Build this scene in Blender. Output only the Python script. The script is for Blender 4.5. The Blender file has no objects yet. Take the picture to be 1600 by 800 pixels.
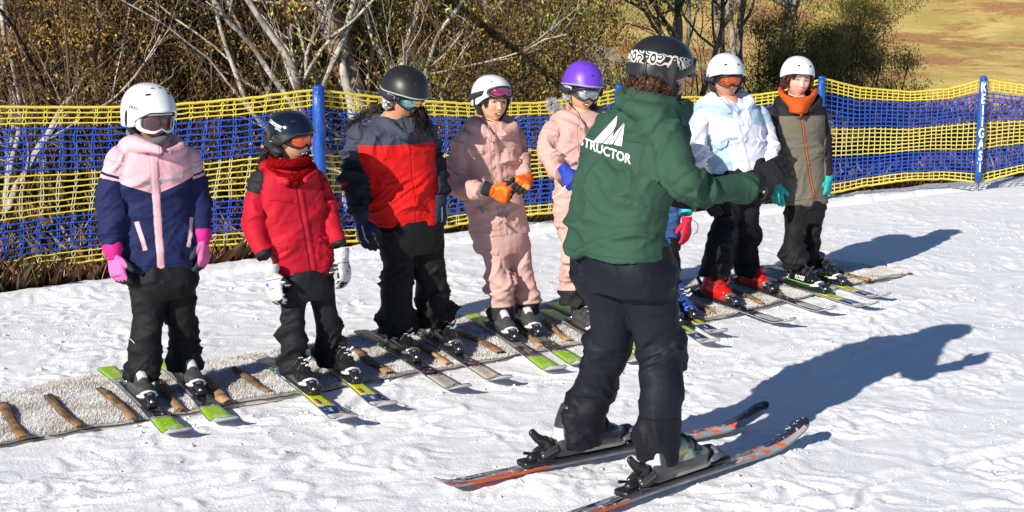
import bpy, bmesh, math, random
import numpy as np
from mathutils import Vector, Matrix
from mathutils.bvhtree import BVHTree

C = bpy.context
SC = C.scene
COL = SC.collection
R = math.radians

# ------------------------------------------------------------------ camera
H = 1.9
PITCH = R(10.06)
FPX = 2400.0                      # focal length in pixels of the 1600-wide photograph
cam_d = bpy.data.cameras.new('camera')
cam_d.sensor_width = 36.0
cam_d.lens = 36.0 * FPX / 1600.0
cam_d.clip_start = 0.1
cam_d.clip_end = 2000
cam = bpy.data.objects.new('camera', cam_d)
COL.objects.link(cam)
cam.location = (0, 0, H)
cam.rotation_euler = (R(90) - PITCH, 0, 0)
SC.camera = cam

# ------------------------------------------------------------------ light
SUN_EL = R(26.8)
SUN_AZ = R(36)                    # shadows run this far to the right of straight ahead
w = bpy.data.worlds.new('World'); SC.world = w; w.use_nodes = True
nt = w.node_tree
sky = nt.nodes.new('ShaderNodeTexSky'); sky.sky_type = 'NISHITA'; sky.sun_disc = False
sky.sun_elevation = SUN_EL
sx, sy = -math.sin(SUN_AZ), -math.cos(SUN_AZ)      # direction towards the sun
sky.sun_rotation = math.atan2(sx, sy)
sky.air_density = 1.0; sky.dust_density = 0.1; sky.ozone_density = 6.0; sky.altitude = 1700
bg = nt.nodes['Background']; bg.inputs['Strength'].default_value = 0.075
nt.links.new(sky.outputs[0], bg.inputs['Color'])
sl = bpy.data.lights.new('sun', 'SUN'); sl.energy = 5.0; sl.angle = R(0.5); sl.color = (1.0, 0.945, 0.86)
so = bpy.data.objects.new('sun', sl); COL.objects.link(so)
sdir = Vector((sx * math.cos(SUN_EL), sy * math.cos(SUN_EL), math.sin(SUN_EL)))
so.rotation_euler = sdir.to_track_quat('Z', 'Y').to_euler()
SC.view_settings.view_transform = 'Standard'
SC.view_settings.look = 'None'
SC.view_settings.gamma = 1.0
SC.view_settings.exposure = 0.30
SC.render.engine = 'CYCLES'
SC.cycles.max_bounces = 6
SC.cycles.diffuse_bounces = 3
SC.cycles.glossy_bounces = 2
SC.cycles.transmission_bounces = 4
SC.cycles.transparent_max_bounces = 6
SC.cycles.use_denoising = True
SC.cycles.use_adaptive_sampling = True

# ------------------------------------------------------------------ picture <-> place
CP, SP = math.cos(PITCH), math.sin(PITCH)
def ray(px, py):
    u = (px - 800) / FPX; v = (400 - py) / FPX
    return np.array([u, CP + v * SP, -SP + v * CP])
def gp(px, py, z=0.0):
    d = ray(px, py); t = (z - H) / d[2]
    return np.array([0, 0, H]) + d * t
def vp(px, py, Y):
    d = ray(px, py); t = Y / d[1]
    return np.array([0, 0, H]) + d * t
def depth_of(p):
    return p[1] * CP - (p[2] - H) * SP
def ppm(p):
    return FPX / depth_of(p)

# ------------------------------------------------------------------ noise
_rng = np.random.RandomState(7)
_P = np.concatenate([_rng.permutation(512)] * 3)
_G = _rng.normal(size=(512, 3)); _G /= np.linalg.norm(_G, axis=1)[:, None]
def perlin(p):
    p = np.asarray(p, float)
    i = np.floor(p).astype(np.int64); f = p - i
    u = f * f * f * (f * (f * 6 - 15) + 10)
    i &= 511
    out = 0
    for dx in (0, 1):
        wx = u[:, 0] if dx else 1 - u[:, 0]
        a = _P[(i[:, 0] + dx) & 511]
        for dy in (0, 1):
            wy = u[:, 1] if dy else 1 - u[:, 1]
            b = _P[(a + i[:, 1] + dy) & 511]
            for dz in (0, 1):
                wz = u[:, 2] if dz else 1 - u[:, 2]
                h = _P[(b + i[:, 2] + dz) & 511]
                g = _G[h]
                out = out + wx * wy * wz * (g[:, 0] * (f[:, 0] - dx) + g[:, 1] * (f[:, 1] - dy) + g[:, 2] * (f[:, 2] - dz))
    return out * 1.5
def fbm(p, o=3):
    p = np.asarray(p, float); s = 0; a = 1.0
    for k in range(o):
        s = s + a * perlin(p * 2 ** k + 17.3 * k); a *= 0.5
    return s

# ------------------------------------------------------------------ node expressions
class S:
    def __init__(s, nt, v): s.nt = nt; s.v = v
    def _b(s, op, o, rev=False):
        n = s.nt.nodes.new('ShaderNodeMath'); n.operation = op
        a, b = (o, s) if rev else (s, o)
        for k, q in enumerate((a, b)):
            if isinstance(q, S): s.nt.links.new(q.v, n.inputs[k])
            elif q is not None: n.inputs[k].default_value = float(q)
        return S(s.nt, n.outputs[0])
    def __add__(s, o): return s._b('ADD', o)
    __radd__ = __add__
    def __sub__(s, o): return s._b('SUBTRACT', o)
    def __rsub__(s, o): return s._b('SUBTRACT', o, True)
    def __mul__(s, o): return s._b('MULTIPLY', o)
    __rmul__ = __mul__
    def __truediv__(s, o): return s._b('DIVIDE', o)
    def mx(s, o): return s._b('MAXIMUM', o)
    def mn(s, o): return s._b('MINIMUM', o)
    def ab(s): return s._b('ABSOLUTE', None)
    def sin(s): return s._b('SINE', None)
    def mod(s, o): return s._b('FLOORED_MODULO', o)
    def pow(s, o): return s._b('POWER', o)
    def gt(s, e, w=0.002):                       # 1 above e
        r = (s - e) / w + 0.5
        return r.cl()
    def lt(s, e, w=0.002): return 1 - s.gt(e, w)
    def cl(s):
        n = s.nt.nodes.new('ShaderNodeClamp'); s.nt.links.new(s.v, n.inputs[0]); return S(s.nt, n.outputs[0])
    def band(s, a, b, w=0.002): return s.gt(a, w) * s.lt(b, w)
class M:
    """one material being written"""
    def __init__(s, name, rough=0.6, spec=0.5, metal=0.0, coat=0.0, sheen=0.0):
        s.m = bpy.data.materials.new(name); s.m.use_nodes = True; s.nt = s.m.node_tree
        s.b = s.nt.nodes['Principled BSDF']
        s.b.inputs['Roughness'].default_value = rough
        s.b.inputs['Specular IOR Level'].default_value = spec
        s.b.inputs['Metallic'].default_value = metal
        s.b.inputs['Coat Weight'].default_value = coat
        s.b.inputs['Coat Roughness'].default_value = 0.08
        s.b.inputs['Sheen Weight'].default_value = sheen
        s._h = None
        s.cache = {}
    def obj(s):
        if 'o' not in s.cache:
            s.cache['o'] = s.nt.nodes.new('ShaderNodeTexCoord').outputs['Object']
        return s.cache['o']
    def xyz(s, src=None):
        src = src if src is not None else s.obj()
        k = ('x', src.as_pointer())
        if k not in s.cache:
            n = s.nt.nodes.new('ShaderNodeSeparateXYZ'); s.nt.links.new(src, n.inputs[0])
            s.cache[k] = [S(s.nt, n.outputs[j]) for j in range(3)]
        return s.cache[k]
    def attr(s, name):
        k = ('a', name)
        if k not in s.cache:
            n = s.nt.nodes.new('ShaderNodeAttribute'); n.attribute_name = name; s.cache[k] = n
        return s.cache[k]
    def fa(s, name): return S(s.nt, s.attr(name).outputs['Fac'])
    def can(s): return s.xyz(s.attr('can').outputs['Vector'])
    def noise(s, scale, detail=2, vec=None, col=False, rough=0.5, stretch=None):
        n = s.nt.nodes.new('ShaderNodeTexNoise'); n.inputs['Scale'].default_value = scale
        n.inputs['Detail'].default_value = detail; n.inputs['Roughness'].default_value = rough
        v = vec if vec is not None else s.obj()
        if stretch:
            mp = s.nt.nodes.new('ShaderNodeMapping'); mp.inputs['Scale'].default_value = stretch
            s.nt.links.new(v, mp.inputs[0]); v = mp.outputs[0]
        s.nt.links.new(v, n.inputs['Vector'])
        return n.outputs['Color'] if col else S(s.nt, n.outputs['Fac'])
    def voro(s, scale, feat='F1', vec=None, out='Distance'):
        n = s.nt.nodes.new('ShaderNodeTexVoronoi'); n.inputs['Scale'].default_value = scale; n.feature = feat
        s.nt.links.new(vec if vec is not None else s.obj(), n.inputs['Vector'])
        return S(s.nt, n.outputs[out])
    def mix(s, f, a, b):
        n = s.nt.nodes.new('ShaderNodeMix'); n.data_type = 'RGBA'; n.clamp_factor = True
        if isinstance(f, S): s.nt.links.new(f.v, n.inputs[0])
        else: n.inputs[0].default_value = f
        for k, q in ((6, a), (7, b)):
            if isinstance(q, (tuple, list)): n.inputs[k].default_value = (*q[:3], 1)
            else: s.nt.links.new(q, n.inputs[k])
        return n.outputs[2]
    def color(s, c):
        if isinstance(c, (tuple, list)): s.b.inputs['Base Color'].default_value = (*c[:3], 1)
        else: s.nt.links.new(c, s.b.inputs['Base Color'])
    def scale_col(s, c, f):
        n = s.nt.nodes.new('ShaderNodeMix'); n.data_type = 'RGBA'; n.blend_type = 'MULTIPLY'; n.inputs[0].default_value = 1
        if isinstance(c, (tuple, list)): n.inputs[6].default_value = (*c[:3], 1)
        else: s.nt.links.new(c, n.inputs[6])
        cb = s.nt.nodes.new('ShaderNodeCombineColor')
        for k in range(3): s.nt.links.new(f.v, cb.inputs[k])
        s.nt.links.new(cb.outputs[0], n.inputs[7])
        return n.outputs[2]
    def inp(s, name, e):
        if isinstance(e, S): s.nt.links.new(e.v, s.b.inputs[name])
        else: s.b.inputs[name].default_value = e
    def bump(s, h, strength=0.4, dist=0.004):
        n = s.nt.nodes.new('ShaderNodeBump'); n.inputs['Strength'].default_value = strength
        n.inputs['Distance'].default_value = dist
        s.nt.links.new(h.v, n.inputs['Height'])
        if s._h is not None: s.nt.links.new(s._h, n.inputs['Normal'])
        s._h = n.outputs[0]
        s.nt.links.new(s._h, s.b.inputs['Normal'])
_flat = {}
def plain(name, col, rough=0.5, spec=0.5, metal=0, coat=0, var=0.12, bump=0.0, bscale=200):
    """a simple material: one colour with slight uneven tone"""
    k = (name, col, rough)
    if k in _flat: return _flat[k]
    m = M(name, rough, spec, metal, coat)
    n = m.noise(28, 4)
    m.color(m.scale_col(col, n * (2 * var) + (1 - var)))
    n2 = m.noise(60, 3)
    m.inp('Roughness', n2 * 0.2 + (rough - 0.1))
    if bump: m.bump(m.noise(bscale, 2), bump, 0.002)
    _flat[k] = m.m
    return m.m

# ------------------------------------------------------------------ mesh building
class MB:
    def __init__(s): s.V = []; s.F = []; s.n = 0
    def add(s, V, F):
        V = np.asarray(V, float); s.V.append(V)
        s.F += [tuple(int(i) + s.n for i in f) for f in F]; s.n += len(V)
        return s
    def arr(s): return (np.concatenate(s.V) if s.V else np.zeros((0, 3))), s.F
    def rings(s, rings, cap=True, close=False):
        rings = [np.asarray(r, float) for r in rings]; n = len(rings[0]); m = len(rings)
        V = np.concatenate(rings); F = []
        for i in range(m if close else m - 1):
            j = (i + 1) % m
            for k in range(n):
                l = (k + 1) % n
                F.append((i * n + k, i * n + l, j * n + l, j * n + k))
        if cap and not close:
            F.append(tuple(range(n))[::-1]); F.append(tuple((m - 1) * n + k for k in range(n)))
        return s.add(V, F)
    def grid(s, P, flip=False):
        P = np.asarray(P, float); a, b = P.shape[:2]; F = []
        for i in range(a - 1):
            for j in range(b - 1):
                q = (i * b + j, i * b + j + 1, (i + 1) * b + j + 1, (i + 1) * b + j)
                F.append(q[::-1] if flip else q)
        return s.add(P.reshape(-1, 3), F)
    def tube(s, pts, rad, n=12, ref=None, ratio=1.0, round_ends=True, res=0, sq=2.0):
        pts = np.asarray(pts, float); rad = np.asarray(rad, float) * np.ones(len(pts))
        if res: pts, rad = spline(pts, rad, res)
        T = np.gradient(pts, axis=0); T /= np.linalg.norm(T, axis=1)[:, None] + 1e-9
        if ref is None:
            ref = np.array([0, 0, 1.0]) if abs(T[:, 2]).mean() < 0.8 else np.array([0, 1.0, 0])
        ref = np.asarray(ref, float)
        A = np.cross(T, ref); A /= np.linalg.norm(A, axis=1)[:, None] + 1e-9
        B = np.cross(A, T)
        rows = [(pts[i], rad[i], A[i], B[i]) for i in range(len(pts))]
        if round_ends:
            pre = []; post = []
            for a in (80, 55, 28):
                a = R(a)
                pre.append((pts[0] - T[0] * rad[0] * math.sin(a), rad[0] * math.cos(a), A[0], B[0]))
                post.append((pts[-1] + T[-1] * rad[-1] * math.sin(a), rad[-1] * math.cos(a), A[-1], B[-1]))
            rows = pre + rows + post[::-1]
        th = np.linspace(0, 2 * math.pi, n, endpoint=False)
        c, q = np.cos(th), np.sin(th)
        if sq != 2.0:
            c = np.sign(c) * abs(c) ** (2 / sq); q = np.sign(q) * abs(q) ** (2 / sq)
        return s.rings([p + r * (c[:, None] * a + ratio * q[:, None] * b) for p, r, a, b in rows])
    def ell(s, c, ax, n=16, m=10):
        """ellipsoid: centre and three axis vectors (or three lengths)"""
        ax = np.diag(ax) if np.ndim(ax) == 1 else np.asarray(ax, float)
        rings = []
        for i in range(m + 1):
            a = math.pi * (i / m - 0.5); r = max(math.cos(a), 0.02)
            th = np.linspace(0, 2 * math.pi, n, endpoint=False)
            L = np.stack([r * np.cos(th), r * np.sin(th), np.full(n, math.sin(a))], 1)
            rings.append(np.asarray(c) + L @ ax)
        return s.rings(rings)
    def rbox(s, c, size, r=0.2, rot=None, taper=(1, 1), n=16):
        """rounded box, size full lengths; r rounding as a share of the smaller side"""
        c = np.asarray(c, float); hx, hy, hz = [q / 2 for q in size]
        rr = r * min(hx, hy, hz)
        th = np.linspace(0, 2 * math.pi, n, endpoint=False) + math.pi / n
        def ring(ex, ey, z):
            x = np.sign(np.cos(th)) * np.minimum(1, abs(np.cos(th)) * 1.45); y = np.sign(np.sin(th)) * np.minimum(1, abs(np.sin(th)) * 1.45)
            return np.stack([x * ex, y * ey, np.full(n, z)], 1)
        rings = [ring(hx - rr, hy - rr, -hz), ring(hx, hy, -hz + rr), ring(hx * taper[0], hy * taper[1], hz - rr), ring(hx * taper[0] - rr, hy * taper[1] - rr, hz)]
        if rot is not None: rings = [q @ np.asarray(rot).T for q in rings]
        return s.rings([q + c for q in rings])
def spline(P, Rr, k):
    P = np.asarray(P, float); n = len(P)
    if n == 2:
        t = np.linspace(0, 1, k + 1)[:, None]
        return P[0] * (1 - t) + P[1] * t, Rr[0] * (1 - t[:, 0]) + Rr[1] * t[:, 0]
    Q = np.concatenate([P, Rr[:, None]], 1)
    E = np.vstack([2 * Q[0] - Q[1], Q, 2 * Q[-1] - Q[-2]]); out = []
    for i in range(1, n):
        p0, p1, p2, p3 = E[i - 1], E[i], E[i + 1], E[i + 2]
        for t in np.arange(k) / k:
            out.append(0.5 * (2 * p1 + (p2 - p0) * t + (2 * p0 - 5 * p1 + 4 * p2 - p3) * t * t + (3 * p1 - p0 - 3 * p2 + p3) * t ** 3))
    out.append(Q[-1]); out = np.array(out)
    return out[:, :3], np.maximum(out[:, 3], 0.001)
def mesh_from(V, F, name='m'):
    me = bpy.data.meshes.new(name)
    V = np.asarray(V, np.float32)
    if isinstance(F, np.ndarray) and F.ndim == 2:
        k = F.shape[1]; li = F.reshape(-1).astype(np.int32); ls = np.arange(0, len(li), k, dtype=np.int32)
    else:
        ln = np.fromiter((len(f) for f in F), np.int32, len(F)); ls = np.concatenate([[0], np.cumsum(ln)[:-1]]).astype(np.int32)
        li = np.fromiter((i for f in F for i in f), np.int32, int(ln.sum()))
    me.vertices.add(len(V)); me.vertices.foreach_set('co', V.ravel())
    me.loops.add(len(li)); me.loops.foreach_set('vertex_index', li)
    me.polygons.add(len(ls)); me.polygons.foreach_set('loop_start', ls)
    me.update(calc_edges=True); me.validate()
    return me
def arrays(me):
    V = np.empty(len(me.vertices) * 3, np.float32); me.vertices.foreach_get('co', V)
    ln = np.empty(len(me.polygons), np.int32); me.polygons.foreach_get('loop_total', ln)
    li = np.empty(len(me.loops), np.int32); me.loops.foreach_get('vertex_index', li)
    V = V.reshape(-1, 3).astype(float)
    if len(ln) and (ln == ln[0]).all(): return V, li.reshape(-1, ln[0])
    F = []; k = 0
    for l in ln: F.append(tuple(li[k:k + l])); k += l
    return V, F
def vnormals(V, F):
    me = mesh_from(V, F); N = np.empty(len(V) * 3, np.float32)
    me.vertex_normals.foreach_get('vector', N); bpy.data.meshes.remove(me)
    return N.reshape(-1, 3).astype(float)
def remesh(mb, voxel, smooth=3, fac=0.5):
    V, F = mb.arr() if isinstance(mb, MB) else mb
    me = mesh_from(V, F); bm = bmesh.new(); bm.from_mesh(me); bmesh.ops.recalc_face_normals(bm, faces=bm.faces); bm.to_mesh(me); bm.free()
    o = bpy.data.objects.new('tmp', me); COL.objects.link(o)
    md = o.modifiers.new('r', 'REMESH'); md.mode = 'VOXEL'; md.voxel_size = voxel; md.adaptivity = 0
    if smooth:
        sm = o.modifiers.new('s', 'SMOOTH'); sm.iterations = smooth; sm.factor = fac
    dg = C.evaluated_depsgraph_get(); dg.update()
    m2 = bpy.data.meshes.new_from_object(o.evaluated_get(dg))
    out = arrays(m2)
    bpy.data.objects.remove(o); bpy.data.meshes.remove(me); bpy.data.meshes.remove(m2)
    return out
def obj(name, VF, mat, parent=None, can=None, attrs=None, smooth=True, flip=False, fattr=None, local=False, mi=None):
    """link one mesh object; vertices are world coordinates, stored relative to the root it hangs from"""
    V, F = VF.arr() if isinstance(VF, MB) else VF
    V = np.asarray(V, float)
    if flip:
        F = F[:, ::-1] if isinstance(F, np.ndarray) else [f[::-1] for f in F]
    if parent is not None and not local:
        Mi = np.array(root_of(parent).matrix_basis.inverted())
        V = V @ Mi[:3, :3].T + Mi[:3, 3]
    me = mesh_from(V, F, name)
    for mm in (mat if isinstance(mat, (list, tuple)) else [mat]): me.materials.append(mm)
    if smooth: me.shade_smooth()
    if mi is not None: me.polygons.foreach_set('material_index', np.asarray(mi, np.int32))
    if can is not None:
        a = me.attributes.new('can', 'FLOAT_VECTOR', 'POINT'); a.data.foreach_set('vector', np.asarray(can, np.float32).ravel())
    for k, v in (attrs or {}).items():
        a = me.attributes.new(k, 'FLOAT', 'POINT'); a.data.foreach_set('value', np.asarray(v, np.float32))
    for k, v in (fattr or {}).items():
        a = me.attributes.new(k, 'FLOAT', 'FACE'); a.data.foreach_set('value', np.asarray(v, np.float32))
    o = bpy.data.objects.new(name, me); COL.objects.link(o)
    if parent is not None: o.parent = parent
    return o
def root_of(o):
    while o.parent is not None: o = o.parent
    return o
def empty(name, loc, yaw=0.0):
    o = bpy.data.objects.new(name, None); COL.objects.link(o)
    o.empty_display_size = 0.1
    o.matrix_basis = Matrix.Translation(Vector([float(q) for q in loc])) @ Matrix.Rotation(yaw, 4, 'Z')
    return o
def tag(o, label=None, cat=None, group=None, kind=None):
    if label: o['label'] = label
    if cat: o['category'] = cat
    if group: o['group'] = group
    if kind: o['kind'] = kind
    return o
def unit(v):
    v = np.asarray(v, float); return v / (np.linalg.norm(v) + 1e-9)
def frame(x, y, z):
    """matrix whose columns are the given axes"""
    return np.stack([x, y, z], 1)
def place(V, B, o, s=1.0):
    return (np.asarray(V) * s) @ np.asarray(B).T + np.asarray(o)
def lettering(txt, size, bvh, o, right, up, parent, mat, name='lettering', off=0.0015, shear=0.0, bold=0.0, extrude=0.0, sub=2, spacing=1.0, xs=1.0):
    """words laid on a surface: flat text pushed on to it along its own normal"""
    cu = bpy.data.curves.new('t', 'FONT'); cu.body = txt; cu.size = size; cu.align_x = 'CENTER'; cu.align_y = 'CENTER'
    cu.shear = shear; cu.offset = bold; cu.resolution_u = 3; cu.space_character = spacing
    t = bpy.data.objects.new('t', cu); COL.objects.link(t)
    dg = C.evaluated_depsgraph_get(); dg.update()
    me = bpy.data.meshes.new_from_object(t.evaluated_get(dg))
    bm = bmesh.new(); bm.from_mesh(me); bmesh.ops.triangulate(bm, faces=bm.faces)
    for _ in range(sub):
        bmesh.ops.subdivide_edges(bm, edges=[e for e in bm.edges if e.calc_length() > size * 0.12], cuts=1)
        bmesh.ops.triangulate(bm, faces=bm.faces)
    bm.to_mesh(me); bm.free()
    V, F = arrays(me); bpy.data.objects.remove(t); bpy.data.curves.remove(cu)
    V[:, 0] *= xs
    return stick(V, F, bvh, o, right, up, parent, mat, name, off)
def stick(V, F, bvh, o, right, up, parent, mat, name, off=0.0015, smooth=False):
    right = unit(right); up = unit(up - right * np.dot(up, right)); n = np.cross(right, up)
    out = []
    for v in V:
        p = o + right * v[0] + up * v[1] + n * 0.15
        hit = bvh.ray_cast(Vector(p), Vector(-n), 0.5)
        q = np.array(hit[0]) + n * off if hit[0] is not None else o + right * v[0] + up * v[1] - n * 0.02
        out.append(q)
    return obj(name, (np.array(out), F), mat, parent, smooth=smooth)
def bvh_of(V, F):
    return BVHTree.FromPolygons([tuple(v) for v in V], [tuple(int(i) for i in f) for f in F])
# ================================================================== the ground
rs = np.random.RandomState(11)
EDGE_PX = [(-500, 500), (-200, 478), (0, 462), (150, 440), (370, 411), (560, 387), (700, 367), (850, 350), (1060, 338), (1300, 308), (1600, 276), (1900, 258)]
EDGE = np.array([gp(*p) for p in EDGE_PX])
def edge_y(x):
    x = np.asarray(x, float)
    y = np.interp(x, EDGE[:, 0], EDGE[:, 1])
    y = np.where(x < EDGE[0, 0], EDGE[0, 1] + (x - EDGE[0, 0]) * 0.3, y)
    return np.where(x > EDGE[-1, 0], EDGE[-1, 1] + (x - EDGE[-1, 0]) * 0.5, y)
MAT_N = np.array([gp(-330, 757), gp(0, 697), gp(200, 662), gp(460, 618), gp(700, 577), gp(900, 541), gp(1100, 504), gp(1300, 455), gp(1425, 428)])
MAT_F = np.array([gp(-330, 672), gp(0, 618), gp(160, 588), gp(360, 562), gp(560, 528), gp(760, 492), gp(960, 461), gp(1150, 430), gp(1300, 409)])
def mat_mask(x, y):
    n = np.interp(x, MAT_N[:, 0], MAT_N[:, 1]); f = np.interp(x, MAT_F[:, 0], MAT_F[:, 1])
    d = np.minimum(y - n, f - y)
    return np.clip(d / 0.06 + 0.7, 0, 1) * (x < MAT_N[-1, 0] - 0.1)
OLD_TRACKS = [(gp(120, 790), gp(760, 640), .010), (gp(150, 800), gp(800, 655), .009), (gp(1100, 640), gp(1600, 430), .008), (gp(1150, 655), gp(1640, 445), .008), (gp(-60, 560), gp(560, 450), .009), (gp(1180, 790), gp(1640, 690), .010), (gp(420, 760), gp(640, 560), .008), (gp(900, 410), gp(1600, 330), .007), (gp(1060, 585), gp(1500, 470), .007)]
TRACKS = []          # world segments of the skis, filled before the snow is made
def snow_h(x, y):
    p = np.stack([x, y, np.zeros_like(x)], 1)
    far = np.clip((y - 8) / 4, 0, 1)
    w = p + 0.12 * np.stack([perlin(p * 4), perlin(p * 4 + 50), p[:, 2]], 1)
    soft = lambda v, t: np.clip(v, t, None)
    h = 0.018 * perlin(p * 1.1 + 3) + 0.010 * perlin(w * 2.6) + 0.011 * soft(perlin(w * 5.2 + 9), -.12) + 0.011 * soft(perlin(w * 11 + 2), -.2)
    k = np.clip(fbm(p * 1.7 + 31, 2) * 1.8 + 0.35, 0, 1)                   # patches of broken, chunky snow
    ch = np.clip(perlin(w * 19 + 5), -.1, 1) * 0.013 + np.clip(perlin(w * 34 + 15), -.1, 1) * 0.009
    h = h * (.55 + .75 * k) + k * ch + 0.0028 * perlin(p * 55)
    # old ski tracks and a ploughed-up patch beside the front ski
    for (a_, b_, dep) in OLD_TRACKS:
        ab = b_ - a_; L_ = math.hypot(ab[0], ab[1]); s_ = ((x - a_[0]) * -ab[1] + (y - a_[1]) * ab[0]) / L_ + 0.03 * perlin(p * .9 + 3); t_ = ((x - a_[0]) * ab[0] + (y - a_[1]) * ab[1]) / L_
        on = np.clip(np.minimum(t_, L_ - t_) / .4, 0, 1) * np.clip(.5 + perlin(p * 2.3 + dep * 900), 0, 1)
        h = h - 1.7 * dep * on * (np.clip(1 - (abs(s_) / .045) ** 4, 0, 1) - .6 * np.exp(-((abs(s_) - .065) / .015) ** 2))
    pl = np.exp(-((x - 1.25) / .55) ** 2 - ((y - 5.3) / .35) ** 2) + .7 * np.exp(-((x + .75) / .5) ** 2 - ((y - 5.6) / .3) ** 2)
    h = h + pl * (0.028 * np.clip(perlin(w * 7 + 61), 0, 1) + .012 * perlin(w * 15 + 7))
    h = h * (1 - 0.35 * far)
    e = edge_y(x)
    d = y - e
    # a long low step just inside the edge
    s = y - (e - 0.42 - 0.10 * perlin(np.stack([x * 0.8, x * 0, x * 0], 1)))
    h = h - 0.035 * np.exp(-(s / 0.05) ** 2) + 0.02 * np.clip(s / 0.1, 0, 1)
    rag = 0.10 * fbm(np.stack([x * 2.2, x * 0 + 5, x * 0], 1), 3)
    d = d - rag
    h = h - np.where(d > 0, 0.5 * d + 0.6 * d * d, 0) 
    mm = mat_mask(x, y)
    h = h * (1 - mm) + (-0.02) * mm
    return h
def carve(x, y, h):
    for a, b, wd, z in TRACKS:
        ab = b - a; L = np.linalg.norm(ab); t = ((x - a[0]) * ab[0] + (y - a[1]) * ab[1]) / L
        s = ((x - a[0]) * -ab[1] + (y - a[1]) * ab[0]) / L
        inside = np.clip((wd * 0.5 + 0.02 - abs(s)) / 0.02, 0, 1) * (t > -0.02) * (t < L + 0.02)
        h = np.where(inside > 0, np.minimum(h, h * (1 - inside) + inside * z), h)
    return h
def axis(segs):
    out = [segs[0][0]]
    for a, b, d in segs: out += list(np.linspace(a, b, max(2, int(round((b - a) / d)) + 1))[1:])
    return np.array(out)
def make_snow():
    xs = axis([(-30, -6, 1.0), (-6, -3.4, 0.06), (-3.4, 5.2, 0.0135), (5.2, 9, 0.06), (9, 40, 1.2)])
    ys = axis([(-14, 2, 1.0), (2, 4.6, 0.05), (4.6, 7.4, 0.0135), (7.4, 10, 0.02), (10, 15.5, 0.035), (15.5, 30, 0.5)])
    X, Y = np.meshgrid(xs, ys); x, y = X.ravel(), Y.ravel()
    h = carve(x, y, snow_h(x, y))
    V = np.stack([x, y, h], 1); a, b = len(xs), len(ys)
    idx = np.arange(a * b).reshape(b, a)
    F = np.stack([idx[:-1, :-1], idx[:-1, 1:], idx[1:, 1:], idx[1:, :-1]], -1).reshape(-1, 4)
    keep = (y[F] < edge_y(x[F]) + 1.3).all(1)
    F = F[keep]; used = np.unique(F); mp = np.full(len(V), -1); mp[used] = np.arange(len(used))
    m = M('snow', 0.6, 0.35)
    n1 = m.noise(1.6, 3); n2 = m.noise(11, 3)
    c = m.mix(n1.gt(0.45, 0.3) * 0.6, (0.87, 0.875, 0.885), (0.925, 0.92, 0.91))
    dirt = m.noise(150, 2).gt(0.745, 0.02) * n2.gt(0.5, 0.1) * m.noise(2.2, 2).gt(0.5, 0.2)
    c = m.mix(dirt * 0.25, c, (0.34, 0.27, 0.2))
    m.color(c)
    m.b.inputs['Subsurface Weight'].default_value = 0.0
    m.bump(m.noise(380, 2), 0.45, 0.003)
    m.bump(m.noise(75, 3), 0.6, 0.006)
    o = obj('snow', (V[used], mp[F]), m.m); tag(o, kind='structure')
    return o

def make_crumbs():
    """loose lumps of snow lying on the slope, thicker where it has been trodden"""
    r = np.random.RandomState(21); N = 52000
    x = r.uniform(-3.4, 4.6, N); y = r.uniform(4.7, 12.5, N)
    p = np.stack([x, y, x * 0], 1)
    near = np.full(N, 9.0)
    for a, b, wd, z in TRACKS:
        ab = b - a; L = np.linalg.norm(ab); t = np.clip(((x - a[0]) * ab[0] + (y - a[1]) * ab[1]) / L, 0, L); q = np.hypot(x - a[0] - ab[0] / L * t, y - a[1] - ab[1] / L * t); near = np.minimum(near, q)
    dens = np.clip(fbm(p * 1.5 + 8, 3) * .9 - .05, 0, 1) * .55 + np.clip(fbm(p * 6 + 80, 2), 0, 1) * .18 + .35 * np.exp(-((near - .10) / .06) ** 2)
    keep = (r.uniform(0, 1, N) < dens) & (y < edge_y(x) - .1) & (mat_mask(x, y) < .02) & (near > .055)
    x, y = x[keep], y[keep]; n = len(x); z = carve(x, y, snow_h(x, y))
    s_ = r.lognormal(-5.45, .5, n).clip(.0018, .016)
    O = np.array([[1, 0, 0], [0, 1, 0], [-1, 0, 0], [0, -1, 0], [0, 0, 1], [0, 0, -1], [.6, .6, .55], [-.6, .6, .5], [-.6, -.6, .6], [.6, -.6, .5]], float)
    F0 = np.array([[0, 1, 6], [1, 4, 6], [4, 0, 6], [1, 2, 7], [2, 4, 7], [4, 1, 7], [2, 3, 8], [3, 4, 8], [4, 2, 8], [3, 0, 9], [0, 4, 9], [4, 3, 9], [1, 0, 5], [2, 1, 5], [3, 2, 5], [0, 3, 5]])
    V = O[None] * (1 + r.uniform(-.35, .3, (n, 10, 1))) * s_[:, None, None] * r.uniform(.6, 1.2, (n, 1, 3)) * np.array([1, 1, .75])
    a = r.uniform(0, 6.28, n); c_, q_ = np.cos(a)[:, None], np.sin(a)[:, None]
    V = np.stack([V[:, :, 0] * c_ - V[:, :, 1] * q_, V[:, :, 0] * q_ + V[:, :, 1] * c_, V[:, :, 2]], 2) + np.stack([x, y, z + s_ * .15], 1)[:, None, :]
    F = (F0[None] + (np.arange(n) * 10)[:, None, None]).reshape(-1, 3)
    o = obj('loose_snow', (V.reshape(-1, 3), F), bpy.data.materials['snow']); tag(o, 'loose crumbs of snow scattered over the trodden slope', 'snow', kind='stuff')
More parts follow.
